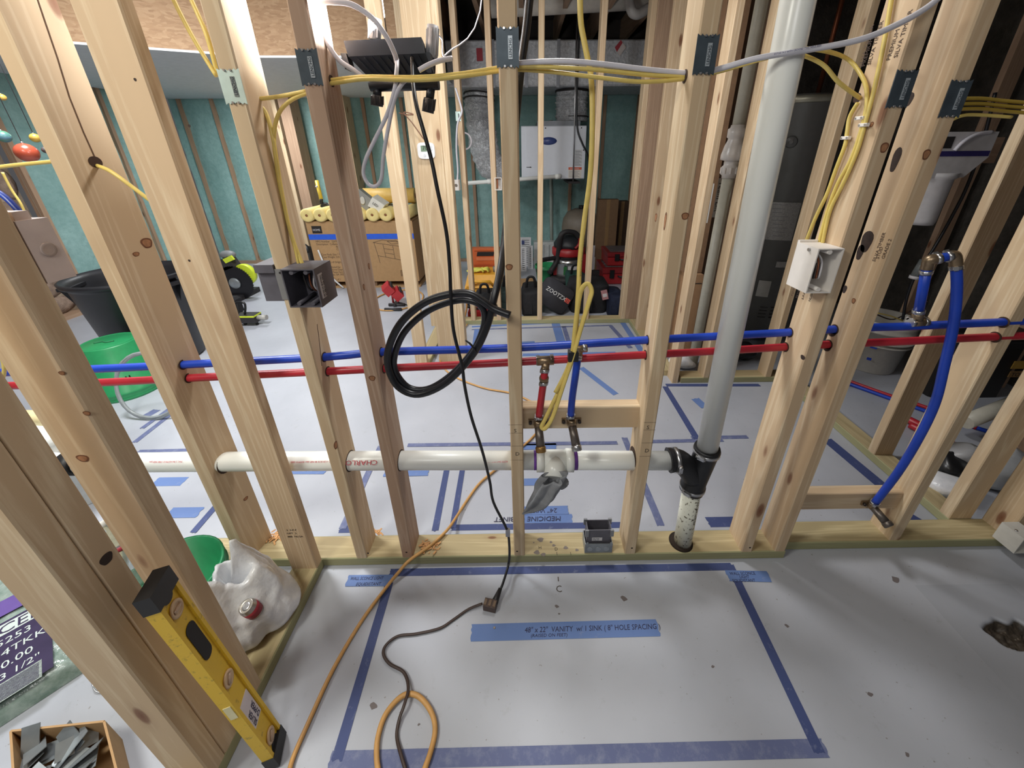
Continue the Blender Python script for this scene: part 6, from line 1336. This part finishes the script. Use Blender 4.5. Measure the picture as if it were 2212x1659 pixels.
# pressure tank and cartons behind
pt = thing('pressure_tank', 'round brown-grey pressure tank behind the shop vacuum', 'tank', at(1255, 575, Y=4.8)); c = Vector((at(1256, 500, Y=4.75).x, 4.86, 0))
MB().lathe(c, [(.10, 0), (.12, .10), (.20, .22), (.23, .33), (.235, .50), (.22, .60), (.17, .68), (.08, .72), (0, .725)], 30).build('tank_shell', mat('tank_taupe', (112, 102, 90), .5), pt); MB().cyl(c+Vector((0, -.02, .72)), c+Vector((0, -.02, .76)), .035, 12).build('valve_cap', M_RUBBER, pt); MB().cyl(c, c+Vector((0, 0, .08)), .13, 20).build('tank_foot', M_LAMPG, pt)
def carton(lbl, x0_, x1_, y0_, y1_, z1_, lean=0.0, m=None, z0_=0.0):
    o = thing('cardboard_carton', lbl, 'box', ((x0_+x1_)/2, y0_, z0_)); b = MB(); b.box((x0_, y0_, z0_), (x1_, y1_, z1_))
    for p in b.v: p.y += lean*(p.z-z0_)
    b.build('carton_body', m or M_CARDD, o)
    b = MB(); xm = (x0_+x1_)/2; b.box((xm-.02, y0_-.002, z0_+.01), (xm+.02, y0_, z1_))
    for p in b.v: p.y += lean*(p.z-z0_)
    b.build('packing_tape', mat('packing_tape', (150, 120, 84), .3), o); return o
carton('tall brown carton leaning behind the tank in the utility room', at(1288, 520, Y=4.5).x, at(1330, 520, Y=4.5).x, 4.48, 4.58, .86, .04)
carton('darker tall carton right of the leaning one in the utility room', at(1326, 520, Y=4.85).x, at(1352, 520, Y=4.85).x, 4.86, 5.0, .80, .0, mat('cardboard_deep', (84, 64, 50), .85))
wp = MB().tube([at(1190, 260, Y=5.02), at(1191, 470, Y=5.02), at(1192, 525, Y=4.98)], .022, 10).build('wall_pipe', mat('dim_teal_pipe', (150, 158, 150), .5), None, 'pale pipe running down the foam wall behind the furnace', 'pipe')
cbf = MB().obox(at(1140, 610, Z=.02), (.09, .02, 0), (-.02, .07, .02), (0, 0, .006)).build('cardboard_scrap', M_CARD, None, 'scrap of cardboard on the utility room floor', 'cardboard')
rc = thing('tool_box', 'flat red tool box under the coil of black cords, behind the hanging coil', 'tool box', at(1040, 678, Y=3.2)); a = at(1028, 668, Y=3.15); MB().box((a.x-.07, 3.12, 0), (a.x+.16, 3.4, .07), .006).build('box_body', M_REDP, rc); MB().box((a.x-.05, 3.11, .05), (a.x+.0, 3.12, .075)).build('latch', M_RUBBER, rc)
P = [Vector((a.x+.02+.09*math.cos(q)+.02*math.sin(3*q), 3.25+.09*math.sin(q), .09+.02*math.sin(2.3*q))) for q in [k*.45 for k in range(50)]]
MB().tube(P, .007, 6).build('coiled_cord', M_BLK, None, 'tangle of thin dark cords on the flat red tool box', 'cord')
MB().tube(catmull([at(985, 625, Y=3.3), at(998, 632, Y=3.25), at(1008, 655, Y=3.2), at(1005, 680, Y=3.12), at(996, 705, Z=.01)], 6), .009, 8).build('extension_cord', M_TAN, None, 'yellow cord coming out past the utility partition end', 'cord')
# ------------------------------------------------------------------ left room: trash can, buckets, tubing, saw, ornaments
M_CAN = mat('black_can_plastic', (30, 30, 34), .42, var=.15, nscale=12)
tcn = thing('trash_can', 'big black trash can with side handles in the left room', 'trash can', (-2.62, 2.5, 0)); c = Vector((-2.62, 2.48, 0))
MB().lathe(c, [(.225, 0), (.235, .02), (.295, .58), (.31, .60), (.325, .605), (.33, .63), (.315, .635), (.30, .60), (.285, .56), (.225, .02)], 44).build('can_shell', M_CAN, tcn)
MB().lathe(c, [(.24, .10), (.2455, .12), (.2495, .16), (.25, .18)], 44).build('base_band', M_CAN, tcn)
for a in (math.radians(200), math.radians(-15)):
    d = Vector((math.cos(a), math.sin(a), 0)); s_ = Vector((-d.y, d.x, 0)); q = c+d*.31+Vector((0, 0, .50))
    MB().obox(q+Vector((0, 0, .075)), d*.035, s_*.075, (0, 0, .010)).build('handle', M_CAN, tcn)
    for k in (-1, 1): MB().prism([q+s_*.065*k-d*.03+Vector((0, 0, .075)), q+s_*.065*k+d*.03+Vector((0, 0, .075)), q+s_*.065*k-d*.03+Vector((0, 0, -.06))], s_*.008*-k).build('handle_rib', M_CAN, tcn)
gb3 = bucket('bucket', 'bright green bucket turned upside down on the floor beside the trash can', Vector((-2.475, 2.06, 0)), .130, .158, .335, M_GREENB, up=False)
MB().lathe((-2.475, 2.06, .335), [(.121, -.004), (.118, -.001), (.0, -.001)], 30).build('bucket_bottom', M_GREENB, gb3)
MB().tube(catmull([(-2.53, 2.03, .336), (-2.50, 2.05, .337), (-2.47, 2.04, .337), (-2.44, 2.06, .337)], 4), .004, 6).build('moulded_mark', mat('dark_green_mark', (44, 112, 76), .6), gb3)
for (tx, sz, z_) in (('Superior & Quality', .016, .215), ('IRO', .060, .150)):
    r_ = .147; a0 = -.55
    o = text(tx, sz, (0, 0, 0), (1, 0, 0), (0, 0, 1), M_BLACKINK, None)
    for v in o.data.vertices:
        q = a0-(v.co.x)/r_; 
        v.co = Vector((-2.475+(r_+.0045)*math.cos(q), 2.06+(r_+.0045)*math.sin(q), z_-v.co.z))
    o.parent = gb3; o.location = -WO[gb3]; WO[o] = Vector((0, 0, 0))
ctb = thing('tubing_coil', 'coil of clear plastic tubing standing behind the left studs', 'tubing', (-2.02, 1.78, 0)); c = Vector((-2.07, 1.80, .185)); b = MB()
P = []
for k in range(120):
    q = 2*math.pi*k/30; P.append(c+Vector((math.cos(q)*(.175+.006*math.sin(k*.4)), .035*math.sin(k*.21)+.3*math.sin(q)*.17*.4, math.sin(q)*(.175+.006*math.cos(k*.3)))))
b.tube(P, .0075, 8).build('coiled_tube', mat('clear_tube', (214, 222, 224), .15, Transmission_Weight=.6, IOR=1.3), ctb)
oc0, oc1 = at(60, 902, Z=.392), at(112, 904, Z=.392)
wp_ = bucket('bucket', 'white pail at the far left behind the doubled post, under the cream offcut', ((oc0.x+oc1.x)/2, (oc0.y+oc1.y)/2+.02, 0), .13, .15, .36, mat('pail_white', (218, 220, 218), .4))
MB().tube([oc0+(oc0-oc1)*.4, oc1+(oc1-oc0)*.4], .030, 14).build('pipe_offcut', mat('cream_pvc', (222, 206, 160), .4), None, 'cream pipe offcut lying across behind the knotty stud', 'pipe offcut')
jar = thing('clear_tub', 'clear plastic tub with grey contents behind the knotty stud', 'tub', at(108, 985, Z=0)); c = at(105, 985, Z=0); MB().lathe(c, [(.07, 0), (.075, .01), (.085, .16), (.09, .165), (.085, .17), (.078, .15)], 22).build('tub_shell', M_CLEAR, jar); MB().lathe(c, [(.066, .012), (.078, .11), (0, .115)], 18).build('tub_contents', mat('grey_paste', (140, 146, 138), .8), jar)
# mitre saw and drill
M_LIME = mat('tool_lime', (208, 226, 60), .35)
ms = thing('circular_saw', 'lime and black saw with a toothed black blade, beyond the trash can', 'saw', at(500, 660, Z=0)); bc0 = at(508, 612, Y=3.7); R_ = at(527, 612, Y=3.7).x-at(490, 612, Y=3.7).x
b = MB(); P = []
for k in range(96):
    q = 2*math.pi*k/96; rr = R_*(1.0 if k % 2 else 1.05); P.append(bc0+Vector((rr*math.cos(q), 0, rr*1.0*math.sin(q))))
b.prism(P, (0, .006, 0)).build('toothed_blade', mat('blade_black', (34, 34, 38), .35, .4), ms)
MB().lathe(bc0+Vector((0, -.004, 0)), [(R_*.35, 0), (R_*.30, -.010), (R_*.1, -.014)], 18, (0, 1, 0)).build('blade_hub', M_GALV, ms)
MB().lathe(bc0+Vector((.085, .03, .075)), [(R_*.62, 0), (R_*.62, .05), (R_*.5, .06)], 30, (0, 1, 0)).build('blade_guard', M_LIME, ms)
c = bc0+Vector((-.03, .05, .20)); MB().obox(c, Vector((.055, 0, .02)), (0, .05, 0), Vector((-.02, 0, .05))).build('motor_housing', M_LAMPG, ms); MB().sphere(c+Vector((.01, 0, .08)), .07, 12, 8, (1.1, .7, .6)).build('handle_cap', mat('saw_grey', (120, 122, 124), .5), ms)
MB().obox(c+Vector((.045, -.05, .045)), Vector((.045, 0, .018)), (0, .01, 0), Vector((-.01, 0, .020))).build('lime_trim', M_LIME, ms)
MB().box(bc0+Vector((-.16, -.05, -bc0.z)), bc0+Vector((.05, .25, -bc0.z+.05))).build('saw_base', M_LAMPG, ms); MB().tube([bc0+Vector((-.1, .12, -bc0.z+.05)), bc0+Vector((-.1, .12, .02)), bc0+Vector((-.03, .06, .12))], .03, 10).build('saw_arm', M_GALV, ms)
gtool = thing('power_tool', 'lime-edged power tool with a loop handle on the far floor beside the corner stud', 'power tool', at(535, 705, Z=0)); g_ = at(535, 706, Z=0)
MB().box(g_+Vector((-.09, 0, .03)), g_+Vector((.075, .10, .10)), .008).build('tool_body', M_LAMPG, gtool); MB().box(g_+Vector((-.09, -.002, .085)), g_+Vector((.078, .10, .097))).build('lime_stripe', M_LIME, gtool)
MB().tube(catmull([g_+Vector((-.08, .04, .10)), g_+Vector((-.07, .04, .17)), g_+Vector((-.06, .04, .205)), g_+Vector((.0, .04, .205)), g_+Vector((.005, .04, .17)), g_+Vector((-.02, .04, .10))], 4), .009, 8).build('loop_handle', M_RUBBER, gtool)
MB().cyl(g_+Vector((.075, .05, .065)), g_+Vector((.15, .05, .065)), .022, 14).build('nozzle', mat('nozzle_grey', (170, 168, 162), .4), gtool)
for dx in (-.05, .05): MB().cyl(g_+Vector((dx, .05, 0)), g_+Vector((dx, .05, .03)), .012, 8).build('tool_foot', M_RUBBER, gtool)
bg2 = thing('tool_bag', 'open tool bag with red and yellow handles, glimpsed between trash can and corner stud', 'tool bag', at(425, 700, Z=0)); c = at(430, 712, Z=0)+Vector((.02, .1, 0))
MB().box(c+Vector((-.10, 0, 0)), c+Vector((.10, .3, .16)), .02).build('bag_body', M_BAGF, bg2)
for k, m in enumerate((M_REDP, mat('tool_yellow', (222, 192, 70)), M_REDP, mat('tool_yellow', (222, 192, 70)))): MB().cyl(c+Vector((-.06+.04*k, .06, .15)), c+Vector((-.05+.04*k, .05, .32+.02*k)), .014, 8).build('tool_handle', m, bg2)
MB().obox(c+Vector((.06, -.01, .07)), (.035, 0, .01), (0, .004, 0), (0, 0, .05)).build('white_tag', M_LABEL, bg2)
# hanging ball ornaments
M_THR = mat('thread', (70, 72, 74), .8)
def orn(lbl, pxx, pyy, Y, r, m, ring=False):
    c = at(pxx, pyy, Y=Y); o = thing('hanging_ball', lbl, 'ornament', c); MB().sphere(c, r, 20, 12).build('ball', m, o)
    MB().tube([c+Vector((0, 0, r)), Vector((c.x, c.y, 2.42))], .0015, 5).build('thread', M_THR, o); MB().cyl(c+Vector((0, 0, r*.95)), c+Vector((0, 0, r*1.15)), r*.12, 8).build('hook_cap', M_STEEL, o)
    return o
def stripes(name, a, b_):
    t = NT(name); v = t.coords((1, 1, 9), False); n = t.noise(v, 18, 3); t.out(t.ramp(n, [(.35, hexc(*a)), (.65, hexc(*b_))])); t.set(Roughness=.3); return t.m
orn('large orange-red ball ornament hanging at the left', 58, 330, 1.85, .038, mat('ball_orange', (158, 70, 50), .25, var=.1, nscale=24))
orn('yellow banded ball ornament hanging above the orange one', 76, 298, 1.95, .0185, stripes('ball_yellow', (206, 170, 70), (150, 124, 60)))
orn('green and blue ball ornament at the left edge', 8, 295, 1.9, .024, stripes('ball_green', (64, 112, 84), (90, 120, 150)))
orn('small yellow ball ornament at the left edge, highest', 5, 210, 2.1, .014, stripes('ball_ochre', (196, 160, 80), (170, 130, 60)))
orn('small dark ball ornament half hidden by the split stud', 99, 324, 1.9, .014, mat('ball_dark', (70, 66, 66), .4))
cable('thin_yellow_wire', 'thin yellow wire running down the stone wall at the left', 'cable', [(5, 372, 1.6), (25, 410, 1.6), (45, 440, 1.6), (58, 470, 1.6)], .004, M_YEL)

# ------------------------------------------------------------------ cartons, check valve, water heater in the right rear room
M_BRCT = mat('brown_carton', (120, 92, 68), .7, var=.1)
def leanbox(lbl, x0_, x1_, y0_, y1_, z0_, z1_, m, sticker=None, flip=False):
    o = thing('cardboard_carton', lbl, 'box', ((x0_+x1_)/2, y0_, z0_)); MB().box((x0_, y0_, z0_), (x1_, y1_, z1_)).build('carton_body', m, o)
    MB().box((x0_+.004, y0_-.0015, z1_-.06), (x1_-.004, y0_, z1_-.055)).build('carton_seam', M_BLACKINK, o)
    if sticker:
        sx_, sz_ = sticker; MB().box((sx_-.024, y0_-.0012, sz_-.115), (sx_+.024, y0_, sz_+.115)).build('sticker', mat('sticker_offwhite', (206, 204, 200), .6), o)
        if not flip: text('Team Lift', .048, (sx_+.014, y0_-.0016, sz_-.10), (0, 0, 1), (-1, 0, 0), M_BLACKINK, o, stretch=.98)
        else: text('Team Lift', .048, (sx_-.014, y0_-.0016, sz_+.10), (0, 0, -1), (1, 0, 0), M_BLACKINK, o, stretch=.98)
    return o
pA = at(1527, 440, Y=2.40); pB = at(1552, 428, Y=2.44)
leanbox('tall brown carton with a Team Lift sticker reading upward', pA.x-.075, pA.x+.045, 2.40, 2.60, .62, 2.1, M_BRCT, (pA.x, pA.z))
b2 = leanbox('tall dark brown carton with a Team Lift sticker reading downward and a white label above', max(pB.x-.048, pA.x+.048), pB.x+.10, 2.44, 2.66, .0, 2.15, mat('dark_brown_carton', (92, 70, 54), .7), (pB.x, pB.z), True)
q = at(1570, 248, Y=2.44); MB().box((q.x-.016, 2.438, q.z-.06), (q.x+.016, 2.4395, q.z+.06)).build('white_label', mat('sticker_offwhite', (206, 204, 200)), b2)
leanbox('light brown carton standing under the upward Team Lift carton', at(1480, 640, Y=2.36).x, min(at(1560, 640, Y=2.36).x-.02, pA.x+.043), 2.36, 2.60, .0, .615, mat('mid_brown_carton', (150, 116, 84), .75))
cv = thing('check_valve_pipe', 'off-white pipe with a bulging check valve, behind the middle partition stud', 'pipe', at(1530, 815, Z=.02)); Yc = 2.22
q0 = at(1624, 0, Y=Yc); q1 = at(1585, 275, Y=Yc); q2 = at(1573, 385, Y=Yc); q3 = at(1527, 760, Y=Yc)
mp_ = mat('ivory_pipe', (190, 188, 174), .45)
xx = q2.x; 
MB().tube([Vector((xx, Yc, 2.4)), Vector((xx, Yc, at(1586, 270, Y=Yc).z))], .030, 16).build('upper_pipe', mp_, cv); MB().tube([Vector((xx, Yc, q2.z)), Vector((xx, Yc, .03))], .030, 16).build('lower_pipe', mp_, cv)
zt, zb = at(1586, 270, Y=Yc).z, q2.z; h = zt-zb
MB().lathe((xx, Yc, zb), [(.034, 0), (.036, h*.06), (.042, h*.07), (.044, h*.22), (.036, h*.25), (.036, h*.34), (.058, h*.36), (.058, h*.45), (.048, h*.62), (.038, h*.72), (.038, h*.76), (.045, h*.78), (.045, h*.93), (.036, h*.95), (.034, h)], 26).build('check_valve', mat('valve_white', (206, 202, 198), .3), cv)
for k in range(10): q = 2*math.pi*k/10; MB().box((xx+.044*math.cos(q)-.003, Yc+.044*math.sin(q)-.003, zb+h*.09), (xx+.044*math.cos(q)+.003, Yc+.044*math.sin(q)+.003, zb+h*.21)).build('grip_rib', mat('valve_white', (206, 202, 198)), cv)
pbag = MB(); pbag.sphere((xx-.06, Yc+.02, .05), .075, 16, 10, (1.1, .9, .6))
for p in pbag.v: p += Vector((mnoise.noise(p*16), mnoise.noise(p*16+Vector((2, 2, 2))), mnoise.noise(p*14)*.5))*.03; p.z = max(p.z, .004)
pbag.build('plastic_wrap', M_BAG, None, 'crumpled clear wrap at the foot of the check valve pipe', 'plastic wrap')
wh = thing('water_heater', 'tall grey water heater with a paper label, behind the vent pipe', 'water heater', (1.80, 2.80, 0)); c = Vector((1.79, 2.78, 0))
M_WH = mat('heater_grey', (120, 120, 116), .35, .15, .04)
MB().lathe(c, [(.25, .09), (.275, .09), (.275, 1.60), (.283, 1.605), (.283, 1.635), (.25, 1.65), (0, 1.65)], 44).build('tank_jacket', M_WH, wh)
MB().lathe(c, [(.278, 1.60), (.285, 1.606), (.285, 1.634), (.278, 1.64)], 44).build('top_rim', mat('rim_bright', (190, 188, 170), .3, .6), wh)
def onheater(pxx, pyy):
    d = FW + RT*((pxx-1106-SX)/F_PX) - UP*((pyy-829.5-SY)/F_PX); a = d.x**2+d.y**2; bb = d.x*(EYE.x-c.x)+d.y*(EYE.y-c.y); cc_ = (EYE.x-c.x)**2+(EYE.y-c.y)**2-.2755**2
    return EYE+d*((-bb-math.sqrt(max(0, bb*bb-a*cc_)))/a)
def patch(p0_, p1_, m, name, off=.0015, par=None):
    a, b_ = onheater(*p0_), onheater(*p1_); q0_ = math.atan2(a.y-c.y, a.x-c.x); q1_ = math.atan2(b_.y-c.y, b_.x-c.x)
    MB().grid(lambda u, v: Vector((c.x+(.275+off)*math.cos(q0_+(q1_-q0_)*u), c.y+(.275+off)*math.sin(q0_+(q1_-q0_)*u), b_.z+(a.z-b_.z)*v)), 10, 1, True).build(name, m, par or wh)
M_WLB = mat('heater_label', (150, 148, 144), .6, var=.2, nscale=120)
patch((1666, 436), (1709, 520), M_WLB, 'paper_label'); patch((1640, 605), (1658, 642), mat('heater_label_pale', (150, 148, 142), .6), 'small_label'); patch((1678, 565), (1700, 578), M_WLB, 'small_label')
for k in range(9): patch((1669, 441+8.4*k), (1702-6*(k % 3), 443.5+8.4*k), mat('print_grey', (120, 120, 122)), 'printed_line', .0022)
for i in range(4):
    patch((1636+2*(3-i), 662+7*i), (1652+2*(3-i), 665+7*i), M_BLACKINK, 'vent_slot', .002); patch((1660+2*(3-i), 663+7*i), (1672+2*(3-i), 666+7*i), M_BLACKINK, 'vent_slot', .002)
p = onheater(1709, 307); n_ = Vector((p.x-c.x, p.y-c.y, 0)).normalized(); MB().lathe(p, [(.034, 0), (.030, .006), (.016, .004), (.010, .012)], 20, n_).build('port_cap', mat('port_grey', (96, 96, 94), .4), wh)
for k in range(4): q = 2*math.pi*k/4+.6; MB().cyl(c+Vector((.2*math.cos(q), .2*math.sin(q), 0)), c+Vector((.2*math.cos(q), .2*math.sin(q), .09)), .025, 10).build('foot', M_RUBBER, wh)
for k, dx in enumerate((-.08, .09)): MB().cyl(c+Vector((dx, 0, 1.65)), c+Vector((dx, 0, 2.42)), .014, 10).build('water_pipe', M_CU, wh)
tarp = MB(); tarp.sphere((1.52, 2.36, .05), .12, 16, 10, (1.0, .8, .55))
for p in tarp.v: p += Vector((mnoise.noise(p*12), mnoise.noise(p*12+Vector((2, 2, 2))), mnoise.noise(p*9)*.7))*.04; p.z = max(p.z, .003)
tarp.build('black_bag', mat('bin_liner', (30, 30, 32), .3), None, 'crumpled black bag on the floor beneath the water lines', 'bag')

# ------------------------------------------------------------------ right bays: filter, bucket, pipes on the floor, clutter
bkt = bucket('bucket', 'white bucket with a lid ring in the dim right room', Vector((2.34, 2.24, 0)), .135, .165, .36, mat('bucket_offwhite', (196, 192, 184), .4))
for z_ in (.20, .225): MB().lathe((2.34, 2.22, z_), [(.1575+.1*(z_-.2), 0), (.1575+.1*(z_-.2), .008)], 36).build('rim_line', mat('bucket_offwhite', (196, 192, 184)), bkt)
MB().obox((2.205, 2.115, .20), (.012, -.012, 0), (.002, .002, 0), (0, 0, .004)).build('blue_mark', M_BLUE, bkt); MB().obox((2.205, 2.115, .12), (.008, -.008, 0), (.002, .002, 0), (0, 0, .008)).build('blue_mark', M_BLUE, bkt)
# whole-house filter on a plywood pad
flt = thing('water_filter', 'white water filter with a blue band, on a wood pad in the dim room', 'water filter', at(2030, 430, Y=2.0)); Yf = 2.02
a = at(2005, 300, Y=Yf); b_ = at(2080, 380, Y=Yf); fc = at(2036, 340, Y=Yf); sc_ = (b_-a).x/75
MB().box(at(2082, 297, Y=Yf+.07), at(2140, 352, Y=Yf+.085)).build('wood_pad', WB(0), flt)
MB().lathe((fc.x, Yf, fc.z-.10), [(.065, -.22), (.07, -.20), (.072, .0), (.085, .01), (.085, .03)], 28).build('filter_sump', mat('filter_shell', (196, 194, 196), .4), flt)
P = [(fc.x-.13, Yf-.06, fc.z+.11), (fc.x+.16, Yf-.06, fc.z+.11), (fc.x+.16, Yf-.06, fc.z+.0), (fc.x+.08, Yf-.06, fc.z-.09), (fc.x-.09, Yf-.06, fc.z-.09), (fc.x-.13, Yf-.06, fc.z)]
MB().prism(P, (0, .13, 0)).build('filter_head', mat('filter_shell', (196, 194, 196)), flt)
MB().box((fc.x-.131, Yf-.062, fc.z+.005), (fc.x+.155, Yf-.06, fc.z+.028)).build('blue_band', mat('band_navy', (48, 42, 104), .5), flt); MB().box((fc.x-.11, Yf-.062, fc.z+.04), (fc.x-.04, Yf-.06, fc.z+.09)).build('dark_window', M_BLACKINK, flt)
MB().tube(catmull([(fc.x-.02, Yf-.063, fc.z+.03), (fc.x, Yf-.07, fc.z+.07), (fc.x+.05, Yf-.07, fc.z+.10), (fc.x+.12, Yf-.065, fc.z+.108)], 5), .008, 8).build('white_hose', M_WHC, flt)
cable('black_wire', 'black wire dangling down the furring stud in the dim right room', 'cable', [(2150, 200, 2.05), (2125, 300, 2.05), (2090, 400, 2.05), (2055, 470, 2.05), (2015, 540, 2.05), (1980, 590, 2.05), (1960, 640, 2.05), (1950, 690, 2.05)], .007, M_BLK)
cable('thin_wire', 'thin dark wire sagging across the dim right room', 'cable', [(1895, 680, 2.2), (1930, 690, 2.2), (1970, 670, 2.15), (2005, 650, 2.1)], .004, M_BROWN)
cable('yellow_wire', 'thin yellow wire near the black wire in the dim right room', 'cable', [(1895, 676, 2.1), (1925, 683, 2.1), (1950, 693, 2.1)], .004, M_YEL)
svl = thing('small_valve', 'translucent tube hanging behind the blue riser in the dim right room', 'tube', at(1985, 600, Y=2.0)); MB().tube([at(1998, 562, Y=1.98), at(1976, 598, Y=1.98)], .022, 12).build('tube_body', M_CLEAR, svl); MB().tube([at(1977, 596, Y=1.98), at(1974, 602, Y=1.98)], .024, 12).build('tube_cap', M_LABEL, svl)
def fpipe(lbl, pts, r, m, z=.012, name='floor_pipe'): return MB().tube(catmull([at(a, b_, Z=z) for a, b_ in pts], 4), r, 10).build(name, m, None, lbl, 'pipe')
fpipe('red pipe lying on the floor of the dim right room, farther one', [(1820, 818), (1915, 852), (2000, 880), (2110, 925)], .0105, M_RED)
fpipe('blue pipe lying on the floor beside the farther red one', [(1820, 824), (1915, 858), (2000, 888), (2090, 918), (2140, 934), (2230, 966)], .0105, M_BLUE)
fpipe('thick red pipe on the floor between the dim right studs', [(1952, 902), (1985, 918), (2055, 960), (2100, 985)], .020, M_RED, .022)
fpipe('second thick red pipe lying beside it', [(1966, 918), (2000, 935), (2062, 972), (2100, 996)], .018, M_RED, .022)
MB().tube([at(2085, 912, Z=.10), at(2195, 868, Z=.16)], .034, 18).build('pvc_pipe', mat('shaded_pvc', (196, 192, 178), .4), None, 'thick off-white pipe leaning on the floor in the dim right bay', 'pipe')  # pipe white toned down, dimness of the bay is in the colour
bbx = thing('tool_box', 'big black tool box with a yellow label at the right edge', 'tool box', (2.55, 1.95, 0)); q = at(2040, 800, Y=1.85); MB().box((q.x, 1.85, 0), (2.80, 2.03, .42), .02).build('box_body', mat('tool_box_black', (20, 18, 18), .5), bbx)
MB().box((q.x-.01, 1.835, .33), (2.81, 2.04, .37), .006).build('box_lid_rim', M_RUBBER, bbx)
a, b_ = at(2192, 780, Y=1.848), at(2212, 796, Y=1.848)
MB().box((a.x, 1.845, b_.z), (b_.x+.05, 1.849, a.z)).build('yellow_label', mat('label_ochre', (176, 140, 60), .6), bbx); a, b_ = at(2183, 802, Y=1.848), at(2212, 814, Y=1.848); MB().box((a.x, 1.845, b_.z), (b_.x+.05, 1.849, a.z)).build('brown_label', mat('label_tan', (140, 106, 62), .6), bbx); text('TOUGH', .035, (a.x+.01, 1.8445, b_.z+.006), (1, 0, 0), (0, 0, 1), M_BLACKINK, bbx)
def crumple(lbl, c, s_, m, seed, name='plastic_bag', cat='bag'):
    b = MB(); b.sphere(c, 1, 18, 12, s_); o_ = Vector((seed, seed, seed))
    for p in b.v: p += Vector((mnoise.noise(p*14+o_), mnoise.noise(p*14-o_), mnoise.noise(p*12+o_*2)*.8))*.035; p.z = max(p.z, .004)
    return b.build(name, m, None, lbl, cat)
crumple('crumpled white plastic sack between the two dim studs', at(2040, 1050, Z=.04), (.075, .06, .05), M_BAG, 1)
crumple('black and grey crumpled sack behind the white one', at(2050, 1010, Z=.05), (.09, .07, .07), mat('bin_liner', (30, 30, 32)), 3)
crumple('grey-white plastic sack behind the corner stud', at(2080, 1000, Z=.06), (.10, .08, .08), mat('sack_grey', (170, 170, 172), .4), 5)
crumple('clear plastic film heap at the right edge', at(2165, 1010, Z=.10), (.10, .08, .10), mat('film_grey', (176, 178, 180), .3), 8)
MB().obox(at(2205, 985, Z=.12), (.015, .05, .08), (.03, -.01, 0), (0, .02, -.015)).build('wood_offcut', WB(2), None, 'short wood offcut standing at the right edge above the white box', 'wood offcut')
MB().obox(at(2190, 960, Z=.03), (.12, .03, 0), (-.01, .04, 0), (0, 0, .02)).build('wood_offcut', WB(0), None, 'flat wood offcut on the floor at the right edge', 'wood offcut')

# ------------------------------------------------------------------ phrases shared by repeats
for pre, g_ in (('nail_plate', 'nail plates protecting the cables in the studs'), ('yellow_cable', 'yellow cables strung through the studs'), ('white_cable', 'white cables near the work light and studs'), ('junction_box', 'electrical boxes on and around the studs'),
                ('cable_staple', 'white staples on the stamped stud'), ('tape_strip', 'blue tape marking the layout on the floor'), ('hanging_ball', 'ball ornaments hanging at the left'), ('tool_bag', 'tool bags behind the utility partition'), ('stub_out', 'water stub-outs on the blocks'),
                ('vent_grille', 'white grilles leaning in the utility room'), ('flex_duct', 'silver flex ducts by the furnace'), ('wood_offcut', 'wood offcuts at the right edge'), ('cardboard_carton', 'cardboard cartons stored behind the partitions'), ('bucket', 'plastic buckets around the basement')):
    for o in C.objects:
        if o.parent is None and o.get('category') and (o.name == pre or o.name.startswith(pre+'.')): o['group'] = g_
